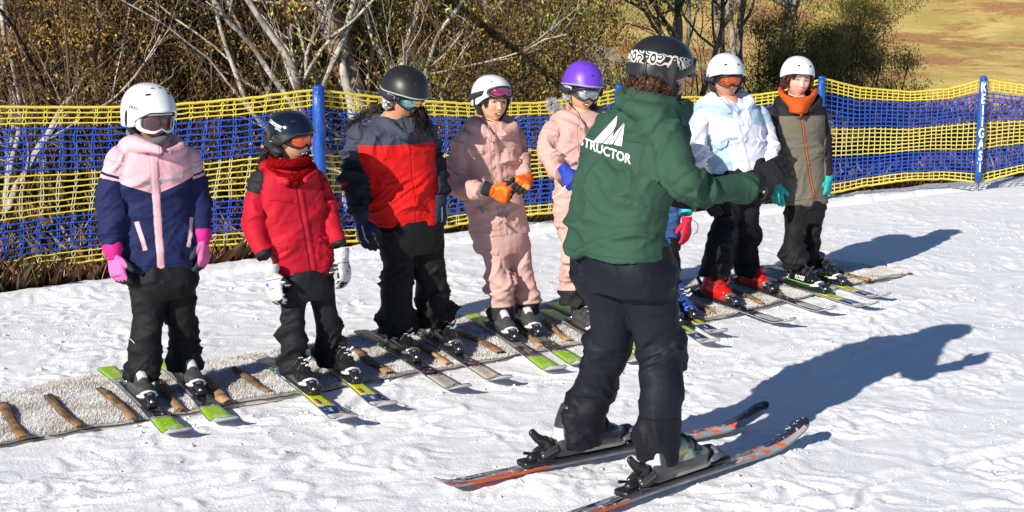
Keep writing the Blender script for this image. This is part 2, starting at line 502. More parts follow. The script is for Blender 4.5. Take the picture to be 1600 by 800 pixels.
def terrain_z(x, y):
    e = edge_y(x); d = np.maximum(y - e, 0)
    z = -0.16 - 0.30 * np.clip(d / 1.2, 0, 1) - 0.075 * np.clip(d - 1.2, 0, 22) - 0.012 * np.clip(d - 20, 0, 30)
    r = np.clip(y - 58 + 0.10 * x, 0, 400)
    z = z + 0.085 * r - 0.00006 * r * r + 0.9 * np.clip((y - 85) / 40, 0, 1) * 1.0
    p = np.stack([x, y, np.zeros_like(x)], 1)
    amp = np.clip(d / 6, 0.1, 1)
    return z + amp * (0.25 * perlin(p * 0.12) + 0.08 * perlin(p * 0.5)) + np.clip(d / 3, 0, 1) * 0.05 * perlin(p * 1.7) + np.clip((y - 50) / 30, 0, 1) * 1.2 * perlin(p * 0.03)
def make_ground():
    xs = axis([(-260, -60, 8), (-60, -20, 2), (-20, 45, 0.5), (45, 90, 2), (90, 300, 8)])
    ys = axis([(5.5, 9, 0.5), (9, 30, 0.25), (30, 110, 1.0), (110, 420, 6)])
    X, Y = np.meshgrid(xs, ys); x, y = X.ravel(), Y.ravel()
    z = terrain_z(x, y)
    d = y - edge_y(x); z = np.where(d < 0.3, np.minimum(z, -0.25), z)
    a, b = len(xs), len(ys); idx = np.arange(a * b).reshape(b, a)
    F = np.stack([idx[:-1, :-1], idx[:-1, 1:], idx[1:, 1:], idx[1:, :-1]], -1).reshape(-1, 4)
    m = M('dry_grass', 0.95, 0.1)
    X_, Y_, Z_ = m.xyz()
    n = m.noise(0.09, 4); n2 = m.noise(0.6, 4, rough=0.65); n3 = m.noise(9, 3, rough=0.7)
    straw = m.mix(n2.gt(0.5, 0.35), (0.56, 0.37, 0.10), (0.80, 0.58, 0.22))
    green = m.mix(n3, (0.38, 0.31, 0.07), (0.58, 0.45, 0.14))
    c = m.mix(n.gt(0.53, 0.12) * Y_.gt(45, 10), straw, green)
    rust = m.mix(n3.gt(0.5, 0.3), (0.32, 0.15, 0.055), (0.60, 0.34, 0.14))
    c = m.mix(m.noise(0.16, 5, rough=0.7).gt(0.53, 0.06) * Y_.gt(40, 10), c, rust)
    litter = m.mix(n3.gt(0.48, 0.4), (0.055, 0.033, 0.018), (0.17, 0.11, 0.06))
    c = m.mix(Y_.lt(28, 14), c, litter)
    m.color(m.scale_col(c, n3 * 0.5 + 0.78))
    m.bump(m.noise(1.1, 5, rough=0.75), 0.6, 0.22)
    m.bump(n3, 0.6, 0.05)
    o = obj('hillside', (np.stack([x, y, z], 1), F), m.m); tag(o, kind='structure')
    return o

# dirt road that crosses the gap between the trees
def make_road():
    L = [(0.2, 18.5), (1.5, 22), (1.9, 27), (2.3, 33), (2.9, 40), (3.4, 48), (4.4, 56), (4.2, 66), (1.0, 80)]
    Lw = [0.8, 0.9, 1.0, 1.1, 1.2, 1.3, 1.5, 1.7, 2.0]
    P, W_ = spline(np.array([(a, b, 0) for a, b in L], float), np.array(Lw, float), 10)
    T = np.gradient(P, axis=0); T /= np.linalg.norm(T, axis=1)[:, None]; N = np.stack([T[:, 1], -T[:, 0], T[:, 2]], 1)
    rows = []
    for i in range(len(P)):
        row = []
        for s in np.linspace(-1, 1, 9):
            q = P[i] + N[i] * s * W_[i] * (1 + 0.12 * math.sin(i * 0.9 + s * 2)); row.append((q[0], q[1], 0))
        rows.append(row)
    G = np.array(rows); z = terrain_z(G[:, :, 0].ravel(), G[:, :, 1].ravel()).reshape(G.shape[:2]) + 0.06
    G[:, :, 2] = z
    m = M('dirt', 0.95, 0.1)
    n = m.noise(0.8, 5, rough=0.7)
    m.color(m.mix(n.gt(0.5, 0.4), (0.26, 0.20, 0.13), (0.42, 0.36, 0.28))); m.bump(m.noise(6, 4), 0.8, 0.08)
    o = obj('dirt_road', MB().grid(G), m.m); tag(o, kind='structure')

# ================================================================== mat with wooden slats
def mat_point(x, t):
    n = np.interp(x, MAT_N[:, 0], MAT_N[:, 1]); f = np.interp(x, MAT_F[:, 0], MAT_F[:, 1])
    return n + (f - n) * t
def make_mat():
    xs = np.arange(MAT_N[0, 0], MAT_N[-1, 0], 0.02); nt_ = 34
    rows = []
    for x in xs:
        ce = np.clip((MAT_N[-1, 0] - x) / 0.5, 0, 1)
        row = []
        for k in range(nt_):
            t = k / (nt_ - 1)
            e = 0.018 * math.sin(x * 9.1) + 0.012 * math.sin(x * 23.7)
            if x > MAT_F[-1, 0]: hi = 1 - 0.75 * (x - MAT_F[-1, 0]) / (MAT_N[-1, 0] - MAT_F[-1, 0])
            else: hi = 1
            y = mat_point(x, t * hi) + e * (1 - 2 * t) 
            row.append((x, y, 0.016))
        rows.append(row)
    G = np.array(rows); P = G.reshape(-1, 3)
    G[:, :, 2] += (0.010 * perlin(P * np.array([4, 4, 1.])) + 0.004 * perlin(P * 30)).reshape(G.shape[:2])
    mb = MB(); G[:, :, 2] -= 0.004; mb.grid(G, flip=True)
    bot = G.copy(); bot[:, :, 2] -= 0.03
    per = lambda A: np.concatenate([A[:, 0], A[-1, 1:], A[::-1, -1][1:], A[0, ::-1][1:-1]])
    mb.rings([per(G), per(bot)], cap=False)
    base = M('mat_backing', 0.9, 0.1)
    base.color(base.mix(base.noise(14, 4), (0.36, 0.32, 0.28), (0.56, 0.52, 0.47)))
    root = obj('carpet_mat', mb, base.m)
    tag(root, 'long shaggy grey beige mat laid on the snow under the children', 'mat')
    # pile: short bent tufts all over the mat
    N = 230000
    lo, hi = gp(-260, 700)[0], MAT_N[-1, 0]
    x = rs.uniform(lo, hi - 0.02, N); t = rs.uniform(0, 1, N) 
    hh = np.where(x > MAT_F[-1, 0], 1 - 0.75 * (x - MAT_F[-1, 0]) / (MAT_N[-1, 0] - MAT_F[-1, 0]), 1)
    y = mat_point(x, t * hh) + (0.018 * np.sin(x * 9.1) + 0.012 * np.sin(x * 23.7)) * (1 - 2 * t) + rs.normal(0, 0.006, N)
    p = np.stack([x, y, np.full(N, 0.016)], 1)
    p[:, 2] += 0.010 * perlin(p * np.array([4, 4, 1.])) + 0.004 * perlin(p * 30)
    a = rs.uniform(0, 6.28, N) ; l = rs.uniform(0.006, 0.016, N); lean = rs.uniform(0.3, 1.0, N)
    clump = perlin(p * 9) * 3
    a = a * 0.5 + clump
    d = np.stack([np.cos(a) * lean, np.sin(a) * lean, np.full(N, 0.75)], 1) * l[:, None]
    wv = np.stack([-np.sin(a), np.cos(a), np.zeros(N)], 1) * rs.uniform(0.0006, 0.0014, N)[:, None]
    V = np.stack([p - wv, p + wv, p + d + wv * 0.5, p + d - wv * 0.5], 1).reshape(-1, 3)
    F = np.arange(4 * N).reshape(-1, 4)
    pm = M('mat_pile', 0.95, 0.05)
    r = pm.fa('rnd'); n = pm.noise(5, 3)
    c = pm.mix(r, (0.50, 0.46, 0.40), (0.78, 0.74, 0.68)); c = pm.mix(r.gt(0.95, 0.01), c, (0.16, 0.14, 0.11))
    c = pm.mix(n.gt(0.50, 0.12) * 0.75, c, (0.80, 0.79, 0.78))
    pm.color(c)
    o = obj('pile', (V, F), pm.m, root, smooth=False, fattr={'rnd': rs.uniform(0, 1, N)}); o['kind'] = 'stuff'
    # dark ragged binding along the near edge
    e = []
    for x in np.arange(lo, hi, 0.03): e.append((x, mat_point(x, 0) + 0.018 * math.sin(x * 9.1) + 0.012 * math.sin(x * 23.7) - 0.004 + rs.normal(0, 0.004), 0.002 + rs.uniform(0, 0.006)))
    obj('edge_binding', MB().tube(e, 0.004, n=6, ratio=0.7), plain('binding', (0.05, 0.045, 0.04), 0.9), root)
SLATS = [((5, 631), (37, 684)), ((76, 619), (126, 667)), ((157, 609), (207, 654)), ((247, 594), (283, 640)), ((317, 588), (354, 626)), ((366, 575), (421, 612)),
         ((440, 560), (495, 603)), ((508, 553), (545, 588)), ((557, 547), (608, 582)), ((640, 530), (700, 568)), ((716, 519), (782, 550)), ((795, 505), (845, 540)),
         ((850, 500), (888, 531)), ((925, 488), (975, 522)), ((990, 476), (1040, 510)), ((1062, 466), (1113, 489)), ((1145, 452), (1190, 473)), ((1190, 442), (1231, 466)), ((1240, 425), (1327, 443)), ((1292, 418), (1359, 438))]
SLAT_LBL = ['dark weathered wooden slat at the near end of the mat', 'pale brown wooden slat, second from the near end of the mat',
            'dark brown wooden slat beside the first lime green ski', 'broken wooden slat between the skis of the navy and pink child',
            'wooden slat just beyond the second ski of the navy and pink child', 'pale ended wooden slat just before the skis of the child in red',
            'wooden slat underneath the boots of the child in the all red jacket', 'wooden slat behind the second boot of the child in the all red jacket',
            'shaded round wooden slat just before the cream and black skis', 'wooden slat between the skis of the child in the grey and red jacket',
            'thin orange ended wooden slat before the green skis of the pink suited girl', 'wooden slat underneath the boots of the girl with orange gloves',
            'short wooden slat between the two children in pink suits', 'wooden slat under the skis of the child in the purple helmet', 'wooden slat hidden behind the legs of the instructor',
            'dark wooden slat between the instructor and the first red boot', 'wooden slat between the two red ski boots', 'short wooden slat behind the second red ski boot',
            'dark wooden slat just beyond the child in the olive coat', 'farthest wooden slat, the last one at the far end of the mat']
def make_slats():
    m = M('slat_wood', 0.75, 0.25)
    cx, cy, cz = m.can(); rnd = m.nt.nodes.new('ShaderNodeObjectInfo'); rn = S(m.nt, rnd.outputs['Random'])
    g = m.noise(1, 4, m.attr('can').outputs['Vector'], stretch=(90, 6, 90)); g2 = m.noise(1, 3, m.attr('can').outputs['Vector'], stretch=(25, 9, 25))
    c = m.mix(g2.gt(0.5, 0.4), (0.12, 0.065, 0.03), (0.40, 0.25, 0.13))
    c = m.mix(g.gt(0.6, 0.1) * 0.6, c, (0.05, 0.03, 0.02))
    c = m.mix(cy.gt(0.86, 0.05), c, (0.42, 0.23, 0.10))
    c = m.scale_col(c, rn * 0.8 + 0.6)
    m.color(c); m.bump(g, 0.7, 0.003)
    for k, (a, b) in enumerate(SLATS):
        A, B = gp(*a, 0.03), gp(*b, 0.03); d = B - A; L = np.linalg.norm(d); d /= L; s = np.array([d[1], -d[0], 0]); n = 14
        P = []; q = np.random.RandomState(k)
        wd = 0.022 + q.uniform(-0.004, 0.004)
        bend = q.uniform(-0.012, 0.012)
        rings = []; can = []; prof = 1 + q.uniform(-0.14, 0.14, 12); prof[7:11] *= .6
        for i in range(n):
            t = i / (n - 1); c0 = A + d * L * t + s * bend * math.sin(t * 3.1) + np.array([0, 0, 0.003 * math.sin(t * 7 + k)])
            f = 1 + 0.12 * math.sin(t * 9 + k * 2) + q.uniform(-0.05, 0.05)
            th = np.linspace(0, 2 * math.pi, 12, endpoint=False); rr = prof * (1 + q.uniform(-0.05, 0.05, 12))
            jag = q.uniform(-0.012, 0.012, 12) if i in (0, n - 1) else np.zeros(12)
            ring = c0 + (np.cos(th) * wd * f * rr)[:, None] * s + (np.sin(th) * 0.010 * rr)[:, None] * np.array([0, 0, 1.0]) + jag[:, None] * d
            rings.append(ring); can.append(np.stack([np.cos(th) * wd + k, np.full(12, t), np.sin(th) * 0.014], 1))
        mb = MB().rings(rings)
        o = obj('wooden_slat', mb, m.m, can=np.concatenate(can))
        tag(o, SLAT_LBL[k], 'slat', 'wooden slats laid across the mat')

# ================================================================== net fence
POSTS = [(-420, 9.15, 196, 510), (498, 10.95, 137, 395), (967, 12.35, 136, 350), (1283, 13.4, 122, 318), (1535, 14.2, 122, 296), (1990, 15.2, 122, 270)]
#        panel top sag (px), bottom rows: start, mid, end (px)
def fence_panel(i):
    (x0, Y0, t0, _), (x1, Y1, t1, _) = POSTS[i], POSTS[i + 1]
    tops = [(-420, 180), (0, 167), (150, 168), (250, 166), (380, 155), (498, 140), (560, 148), (640, 157), (750, 163), (860, 160), (967, 140), (1060, 152), (1150, 152), (1220, 143), (1283, 123), (1340, 137), (1420, 144), (1480, 139), (1535, 124), (1600, 134), (1760, 142), (1990, 124)]
    bots = [(-420, 500), (0, 430), (60, 418), (160, 405), (330, 384), (420, 378), (498, 378), (560, 376), (640, 366), (750, 344), (830, 335), (967, 322), (1060, 312), (1200, 300), (1283, 303), (1310, 300), (1350, 291), (1420, 281), (1480, 279), (1535, 285), (1600, 268), (1760, 262), (1990, 270)]
    tx, ty = zip(*tops); bx, by = zip(*bots)
    A0, A1 = vp(x0, t0, Y0), vp(x1, t1, Y1)
    L = math.hypot(A1[0] - A0[0], A1[1] - A0[1])
    # zones measured from the top of the net: (share of height, colour)
    rows = []
    zones = [(0.0, 0.10, 'y', 4), (0.135, 0.385, 'b', 7), (0.42, 0.665, 'y', 7), (0.70, 0.90, 'b', 6), (0.925, 1.0, 'y', 3)]
    for a, b, c, n in zones:
        for k in range(n): rows.append((a + (b - a) * k / (n - 1), c))
    steps = int(L / 0.045); rough = np.random.RandomState(40 + i)
    close = i <= 1
    def P(s, v):
        X = A0[0] + (A1[0] - A0[0]) * s; Y = Y0 + (Y1 - Y0) * s + 0.05 * math.sin(math.pi * s) + 0.03 * math.sin(s * 11 + i + v * 2) * v * math.sin(math.pi * s)
        q = (X / 1.0); d = None
        # picture column of this place on the fence line, to read the sag of the net
        z = 0.6; px = 800 + FPX * X / (Y * CP + (H - z) * SP)
        zt = vp(px, np.interp(px, tx, ty), Y)[2]; zb = vp(px, np.interp(px, bx, by), Y)[2]
        wob = 0.010 * math.sin(s * L * 7 + v * 9) * v * (1 - v) * 2
        return np.array([X, Y, zt + (zb - zt) * v + wob])
    Y_, B_, W_ = MB(), MB(), MB()
    for v, c in rows:
        pts = [P(s, v) for s in np.linspace(0, 1, steps)]
        edge = v == 0.0 or v == 1.0
        mbx = Y_ if c == 'y' else B_
        r = 0.0085 if edge else (0.0038 if close else 0.0040)
        q = rough.normal(0, 0.0016, (len(pts), 3)); q[:, 1] *= 0.3
        mbx.tube(np.array(pts) + q, r, n=5, ref=(0, 0, 1.0), ratio=1.5 if not edge else 1.2, round_ends=False)
    sp = 0.108 if i == 0 else (0.092 if i == 1 else 0.062)
    nv = int(L / sp); slant = 0.10 if i == 0 else 0.0
    for k in range(1, nv):
        s0 = k / nv + rough.uniform(-0.1, 0.1) / nv
        ph = rough.uniform(0, 6)
        for a, b, c in ((0.0, 0.115, 'y'), (0.115, 0.40, 'b'), (0.40, 0.68, 'w'), (0.68, 0.915, 'b'), (0.915, 1.0, 'w')):
            for side in ((-1, 1) if sp > 0.08 else (0,)):
                pts = []
                for v in np.linspace(a, b, 14 if side else 5):
                    ss = s0 + (slant * (0.5 - v) + (0.012 * side * abs(math.sin(v * 80 + ph)) + 0.008 * math.sin(v * 13 + ph)) * (1 if side else 0.4)) / L
                    ss = min(max(ss, 0), 1); pts.append(P(ss, v))
                dst = {'y': Y_, 'b': B_, 'w': W_}[c]
                dst.tube(pts, 0.0028 if side else 0.0043, n=4, ref=(0, 1.0, 0), ratio=0.8, round_ends=False)
    return Y_, B_, W_
def make_fence():
    ym = plain('net_yellow', (0.84, 0.68, 0.075), 0.55, var=0.10); bm_ = plain('net_blue', (0.012, 0.095, 0.60), 0.5, var=0.15); wm = plain('net_pale', (0.62, 0.60, 0.42), 0.7, var=0.2)
    pb = M('post_cover', 0.42, 0.5)
    pb.color(pb.mix(pb.noise(9, 3), (0.008, 0.06, 0.30), (0.012, 0.10, 0.42))); pb.bump(pb.noise(16, 4, stretch=(1, 1, 0.35)), 1.0, 0.025)
    steel = plain('stake', (0.25, 0.27, 0.3), 0.35, metal=0.6); wl = plain('post_letters', (0.82, 0.82, 0.80), 0.5)
    # geometry is built in world space, so the root stands at the origin of the fence line
    root = empty('safety_fence', vp(498, 395, 10.95) * np.array([1, 1, 0]))
    tag(root, 'blue and yellow net safety fence on blue posts behind the row of children', 'fence')
    for i in range(len(POSTS) - 1):
        a, b, c = fence_panel(i)
        mb = MB(); mi = []
        for j, part in enumerate((a, b, c)):
            V_, F_ = part.arr(); mb.add(V_, F_); mi += [j] * len(F_)
        obj('net_panel', mb, [ym, bm_, wm], root, mi=mi)
    for k, (px, Y, ty, by) in enumerate(POSTS):
        top = vp(px, ty - 1, Y); z0 = vp(px, by - 12, Y)[2]
        x, y = top[0], top[1] - 0.035
        r = 0.046 if k in (1, ) else 0.035
        zs = np.linspace(z0, top[2], 9)
        q = np.random.RandomState(k)
        mb = MB().tube([(x + q.normal(0, 0.002), y, z) for z in zs], [r * 0.86] + [r * (1 + q.normal(0, 0.05)) for _ in range(7)] + [r * 0.9], n=18, round_ends=False)
        o = obj('post', mb, pb.m, root)
        obj('stake', MB().tube([(x, y, -0.3), (x, y, z0 + 0.03)], 0.012, n=8, round_ends=False), steel, o)
        obj('cap', MB().ell((x, y, top[2]), (r * 0.95, r * 0.95, 0.018)), pb.m, o)
        obj('eyelet', MB().ell((x, y - r * 0.98, top[2] - 0.035), (0.008, 0.004, 0.008), 10, 6), steel, o)
        if k == 4:
            V, F = mb.arr(); bv = bvh_of(V, F)
            hz = (top[2] - z0); s_ = ['K', 'E', 'I', 'I', 'G', 'A', 'S', 'T']
            for j, ch in enumerate(s_):
                lettering(ch, 0.125, bv, np.array([x, y - 0.05, top[2] - 0.09 - j * 0.105]), np.array([1.0, 0, 0]), np.array([0, 0, 1.0]), o, wl, sub=1, bold=0.004, xs=0.62)
# where each ski lies: tail and tip as seen in the photograph, width, colour scheme, toe of the boot, label
SK = [
 ('k1a', (166, 579), (281, 679), .112, 'green', (234, 624), 'lime green ski under the near boot of the child in navy and pink'),
 ('k1b', (253, 566), (354, 661), .112, 'green', (308, 606), 'lime green ski under the second boot of the child in navy and pink jacket'),
 ('k2a', (406, 562), (549, 657), .098, 'navy', (480, 605), 'yellow, navy and white ski with orange badge, the nearer of the red jacket child'),
 ('k2b', (482, 552), (611, 636), .098, 'navy', (543, 588), 'yellow, navy and white ski, the farther one under the red jacket child'),
 ('k3a', (563, 521), (727, 609), .102, 'cream', (646, 555), 'cream and black ski with purple mark, nearer one of the tall child'),
 ('k3b', (630, 509), (791, 595), .102, 'cream', (708, 543), 'cream and black ski with purple mark, farther one of the tall child'),
 ('k4a', (735, 495), (872, 580), .108, 'green', (812, 522), 'lime green ski under the nearer boot of the girl with orange gloves'),
 ('k4b', (765, 487), (914, 571), .108, 'green', (851, 514), 'lime green ski under the farther boot of the girl with orange gloves'),
 ('k5a', (853, 489), (1003, 567), .108, 'green', (919, 519), 'green tailed ski under the boot of the child in the purple helmet'),
 ('k5b', (864, 478), (1020, 550), .108, 'green', (962, 514), 'green ski of the purple helmet child mostly hidden by the instructor'),
 ('k6a', (1000, 459), (1131, 521), .085, 'navy', (1054, 490), 'yellow and navy ski tip, the farther of the two showing behind the instructor'),
 ('k6b', (982, 470), (1119, 536), .085, 'navy', (1030, 500), 'navy and yellow ski tip, the nearer of the two showing behind the instructor'),
 ('k7a', (1062, 457), (1240, 504), .090, 'black', (1142, 469), 'dark ski with pale tip under the nearer red boot'),
 ('k7b', (1130, 440), (1303, 486), .090, 'black', (1191, 450), 'dark ski with cream tip under the farther red boot'),
 ('k8a', (1165, 431), (1370, 478), .085, 'navy', (1262, 452), 'snow dusted yellow and navy ski, nearer one of the child in the olive coat'),
 ('k8b', (1205, 421), (1389, 464), .085, 'navy', (1287, 440), 'yellow and navy ski, farther one of the child in the olive coat'),
]
ISK = [('ia', (684, 771), (1198, 640), (988, 699)), ('ib', (836, 838), (1258, 666), (1102, 726))]
for k_ in SK:
    a_, b_ = gp(*k_[1], 0.01), gp(*k_[2], 0.045); a_[2] = b_[2] = 0; l_ = np.linalg.norm(b_ - a_); d_ = (b_ - a_) / l_
    TRACKS.append((a_, a_ + d_ * (l_ - .10), k_[3] * .95, 0.012))
for k_ in ISK:
    a_, b_ = gp(*k_[1], 0.01), gp(*k_[2], 0.07); a_[2] = b_[2] = 0; l_ = np.linalg.norm(b_ - a_); d_ = (b_ - a_) / l_
    TRACKS.append((a_ + d_ * .08, a_ + d_ * (l_ - .26), .05, 0.014))
make_snow(); make_crumbs(); make_ground(); make_road()
make_mat(); make_slats(); make_fence()
# ================================================================== people: shared builders
def wrinkle(V, N, chains, seed, base=0.004, freq=16.0, torso=None):
    """cloth folds: ridges across each limb, denser where it bends. chains: list of (points, radii, [(t, width, amp)...])"""
    best = np.full(len(V), 1e9); S_ = np.zeros(len(V)); Q = np.zeros((len(V), 3)); D = np.zeros((len(V), 3)); A = np.zeros(len(V)); ids = np.zeros(len(V), int); TT = np.zeros(len(V))
    for ci, (pts, rad, amps) in enumerate(chains):
        pts = np.asarray(pts, float); seg = np.linalg.norm(np.diff(pts, axis=0), axis=1); cum = np.concatenate([[0], np.cumsum(seg)]); tot = cum[-1]
        for i in range(len(seg)):
            d = (pts[i + 1] - pts[i]) / (seg[i] + 1e-9); t = np.clip((V - pts[i]) @ d, 0, seg[i]); c = pts[i] + t[:, None] * d
            r = rad[i] + (rad[i + 1] - rad[i]) * t / (seg[i] + 1e-9)
            q = np.linalg.norm(V - c, axis=1) / r
            m = q < best
            best[m] = q[m]; Q[m] = (V - c)[m]; S_[m] = cum[i] + t[m]; D[m] = d; ids[m] = ci; TT[m] = (cum[i] + t[m]) / tot
            a = np.full(len(V), float(base))
            for (t0, w_, am) in amps: a += am * np.exp(-(((cum[i] + t) / tot - t0) / w_) ** 2)
            A[m] = a[m]
    perp = V - (V * D).sum(1)[:, None] * D
    cell = (ids[:, None] * 13.7 + seed)
    sd = np.cross(D, np.array([0.25, 1.0, 0.1])); sd /= np.linalg.norm(sd, axis=1)[:, None] + 1e-9
    ud = np.cross(sd, D)
    pa = (Q * sd).sum(1); pb = (Q * ud).sum(1)
    lowf = perlin(V * 2.0 + cell); lowg = perlin(V * 4.0 + cell + 9)
    def ridge(f, sh, k, sharp=1.6):
        s2 = S_ + sh * pa + .25 * sh * pb
        u = np.stack([s2 * f + .9 * lowg, pa * f * k, pb * f * k], 1) + cell + f
        r = np.clip(1 - abs(perlin(u)) * 2.4, 0, 1); return r ** sharp
    sh1 = np.clip(2.4 * lowf, -1.1, 1.1); 
    d = ridge(freq * .55, sh1, .22) * 1.15 + ridge(freq * 1.0, -sh1 * .8 + .3, .20, 2.0) * .6 + ridge(freq * 1.7, sh1 * 1.2, .3, 1.8) * .22 + ridge(freq * 3.1, -sh1, .35, 1.5) * .10 - .42
    gate = np.clip(.55 + 1.1 * perlin(V * 5.5 + cell + 70), .1, 1.3)
    disp = A * d * 2.5 * gate + 0.006 * perlin(V * 4.5 + cell) + .002 * perlin(V * 11 + cell)
    disp = disp - disp.mean()
    return V + N * disp[:, None], ids, TT
def cuff_of(key):
    sk = SKI[key]; return sk['hp'] + sk['d'] * (.08 if key[0] == 'k' else .11)
class Person:
    def __init__(s, root_px, yaw, label, seed, Y=None, skin=(0.52, 0.30, 0.19), skis=None):
        g = gp(*root_px)
        if skis: g = (cuff_of(skis[0]) + cuff_of(skis[1])) / 2; s.o = g * np.array([1, 1, 0]); s.Y = g[1] if Y is None else Y
        s.yaw = R(yaw); s.seed = seed
        s.f = np.array([math.sin(s.yaw), -math.cos(s.yaw), 0]); s.l = np.array([math.cos(s.yaw), math.sin(s.yaw), 0]); s.u = np.array([0, 0, 1.0])
        s.label = label; s.skin = skin
        s.root = None; s.kids = []
    def mid(s, x, z, a, b, dy=-.12):
        """distance to the left or right of a front line given by two picture points"""
        A_, B_ = s.lx(*a, dy), s.lx(*b, dy); k_ = (B_[0] - A_[0]) / (B_[2] - A_[2])
        return x - float(A_[0]) - (z - float(A_[2])) * float(k_)
    def p(s, px, py, dy=0.0): return vp(px, py, s.Y + dy)
    def z(s, py): return vp(800, py, s.Y)[2]
    def lx(s, px, py, dy=0.0):
        """person-frame coordinates of a picture point"""
        d = s.p(px, py, dy) - s.o
        return np.array([d @ s.l, -(d @ s.f), d[2]])
    def hw(s, p, px, ratio):
        w = px * .965 / ppm(p); return w / math.sqrt(math.cos(s.yaw) ** 2 + (ratio * math.sin(s.yaw)) ** 2)
    def sections(s, mb, rows, ratio, n=28, sq=2.5):
        """rows of (px, py, half width px[, dy[, ratio]])"""
        R_ = []; P = []; W = []; D_ = []
        for r in rows:
            dy = r[3] if len(r) > 3 else 0; rt = r[4] if len(r) > 4 else ratio
            p = s.p(r[0], r[1], dy); P.append(p); a = s.hw(p, r[2], rt); W.append(a); D_.append(a * rt)
        Pn, Wn = spline(P, np.array(W), 5); _, Dn = spline(P, np.array(D_), 5)
        th = np.linspace(0, 2 * math.pi, n, endpoint=False); c, q = np.cos(th), np.sin(th)
        c = np.sign(c) * abs(c) ** (2 / sq); q = np.sign(q) * abs(q) ** (2 / sq)
        for p, a, b in zip(Pn, Wn, Dn): R_.append(p + (c * a)[:, None] * s.l + (q * b)[:, None] * s.f)
        mb.rings(R_); return P, W
    def chain(s, pts):
        P = [s.p(a, b, c) for a, b, c, r in pts]; Rr = [r * .95 / ppm(p) for p, (a, b, c, r) in zip(P, pts)]
        return np.array(P), np.array(Rr)
def jacket(pr, torso, arms, mat, ratio=0.62, voxel=0.0085, extra=None, hood=None, amp=1.0, seed=0, name='jacket', freq=15, smooth=2, base=0.0035, collar=None):
    voxel = .0070; mb = MB(); P, W = pr.sections(mb, torso, ratio)
    ch = [(P, W, [(0.8, 0.15, 0.003 * amp), (0.45, 0.2, 0.003 * amp)])]
    ac = []
    for a in arms:
        p, r = pr.chain(a); mb.tube(p, r, n=18, res=5, round_ends=False, ratio=1.0)
        mb.ell(p[0], (r[0] * 0.98,) * 3, 16, 10)
        q, rr = spline(p, r, 4)
        ch.append((q, rr, [(0.5, 0.22, 0.006 * amp), (0.9, 0.12, 0.006 * amp), (0.05, 0.12, 0.003 * amp)])); ac.append((p, r))
    if collar: 
        for c in collar:
            pts = [pr.p(*q[:3]) for q in c[0]]; mb.tube(pts, [q[3] / ppm(pp) for q, pp in zip(c[0], pts)], n=12, res=5)
    if extra: extra(mb)
    V, F = remesh(mb, voxel, smooth, 0.5)
    N = vnormals(V, F)
    V2, ids, T = wrinkle(V, N, ch, pr.seed + seed, base * amp, freq)
    o = obj(name, (V2, F), mat, pr.root, attrs={'arm': (ids > 0).astype(float), 't': T, 'side': (ids == 2).astype(float)})
    pr.jk = (V2, F); pr.jo = o
    return o
def trousers(pr, pelvis, legs, mat, ratio=0.8, voxel=0.0085, amp=1.0, base=0.0045, seed=5, freq=15, name='trousers'):
    mb = MB(); P, W = pr.sections(mb, pelvis, ratio)
    ch = [(P, W, [])]
    for a in legs:
        p, r = pr.chain(a); r = r * np.interp(np.arange(len(r)), [0, 1, len(r) - 1], [.97, .86, .95]); mb.tube(p, r, n=20, res=5, round_ends=False, sq=2.2)
        q, rr = spline(p, r, 4)
        ch.append((q, rr, [(0.0, 0.15, 0.003 * amp), (0.55, 0.17, 0.0065 * amp), (0.86, 0.12, 0.0085 * amp)]))
    V, F = remesh(mb, voxel, 2, 0.5)
    N = vnormals(V, F)
    V2, ids, T = wrinkle(V, N, ch, pr.seed + seed, base * amp, freq)
    pr.tr = (V2, F)
    pr.tro = obj(name, (V2, F), mat, pr.root, attrs={'leg': ids.astype(float), 't': T})
    return pr.tro
def fabric(name, colfn, rough=0.75, bump=0.25, weave=420, sheen=0.0, spec=0.25, grooves=None, var=0.10, jk=False):
    m = M(name, rough, spec, sheen=sheen)
    x, y, z = m.xyz()
    c = colfn(m, x, y, z) if callable(colfn) else colfn
    n = m.noise(6, 4); n2 = m.noise(90, 2)
    m.color(m.scale_col(c, (n * 1.4 - 0.7) * var + (n2 * 1.2 - 0.6) * var + 1.0))
    if grooves: m.bump(1 - grooves(m, x, y, z), 0.8, 0.006)
    m.bump(m.noise(30, 3, rough=0.6, stretch=(1, 1, 1.8)), 0.16, 0.012)
    if jk:
        A = m.fa('arm').gt(.5, .1); t = m.fa('t'); g = A * ((t - .925).ab().lt(.008, .006) + (t - .025).ab().lt(.010, .008)) + (1 - A) * ((t - .945).ab().lt(.006, .004))
        m.bump(1 - g.mn(1), .8, .006)
    m.bump(m.noise(weave, 1), bump, 0.0015)
    return m.m
def panel(pr, part, c4, off, mat, name, nx=9, ny=5):
    """a sewn-on piece (flap, pocket, placket) that follows the cloth; corners are picture points, clockwise from top left"""
    VF = pr.jk if part == 'jacket' else pr.tr; par = pr.jo if part == 'jacket' else pr.tro
    bv = bvh_of(*VF); c4 = np.array(c4, float); G = []; Hh = Vector((0, 0, H))
    for i in range(ny + 1):
        row = []
        for j in range(nx + 1):
            a, b = j / nx, i / ny; q = (c4[0] * (1 - a) + c4[1] * a) * (1 - b) + (c4[3] * (1 - a) + c4[2] * a) * b
            d = Vector(unit(ray(*q))); h = bv.ray_cast(Hh, d)
            if h[0] is None: return None
            e = i in (0, ny) or j in (0, nx)
            row.append(np.array(h[0]) + np.array(h[1]) * (-.002 if e else off))
        G.append(row)
    return obj(name, MB().grid(np.array(G), flip=True), mat, par)
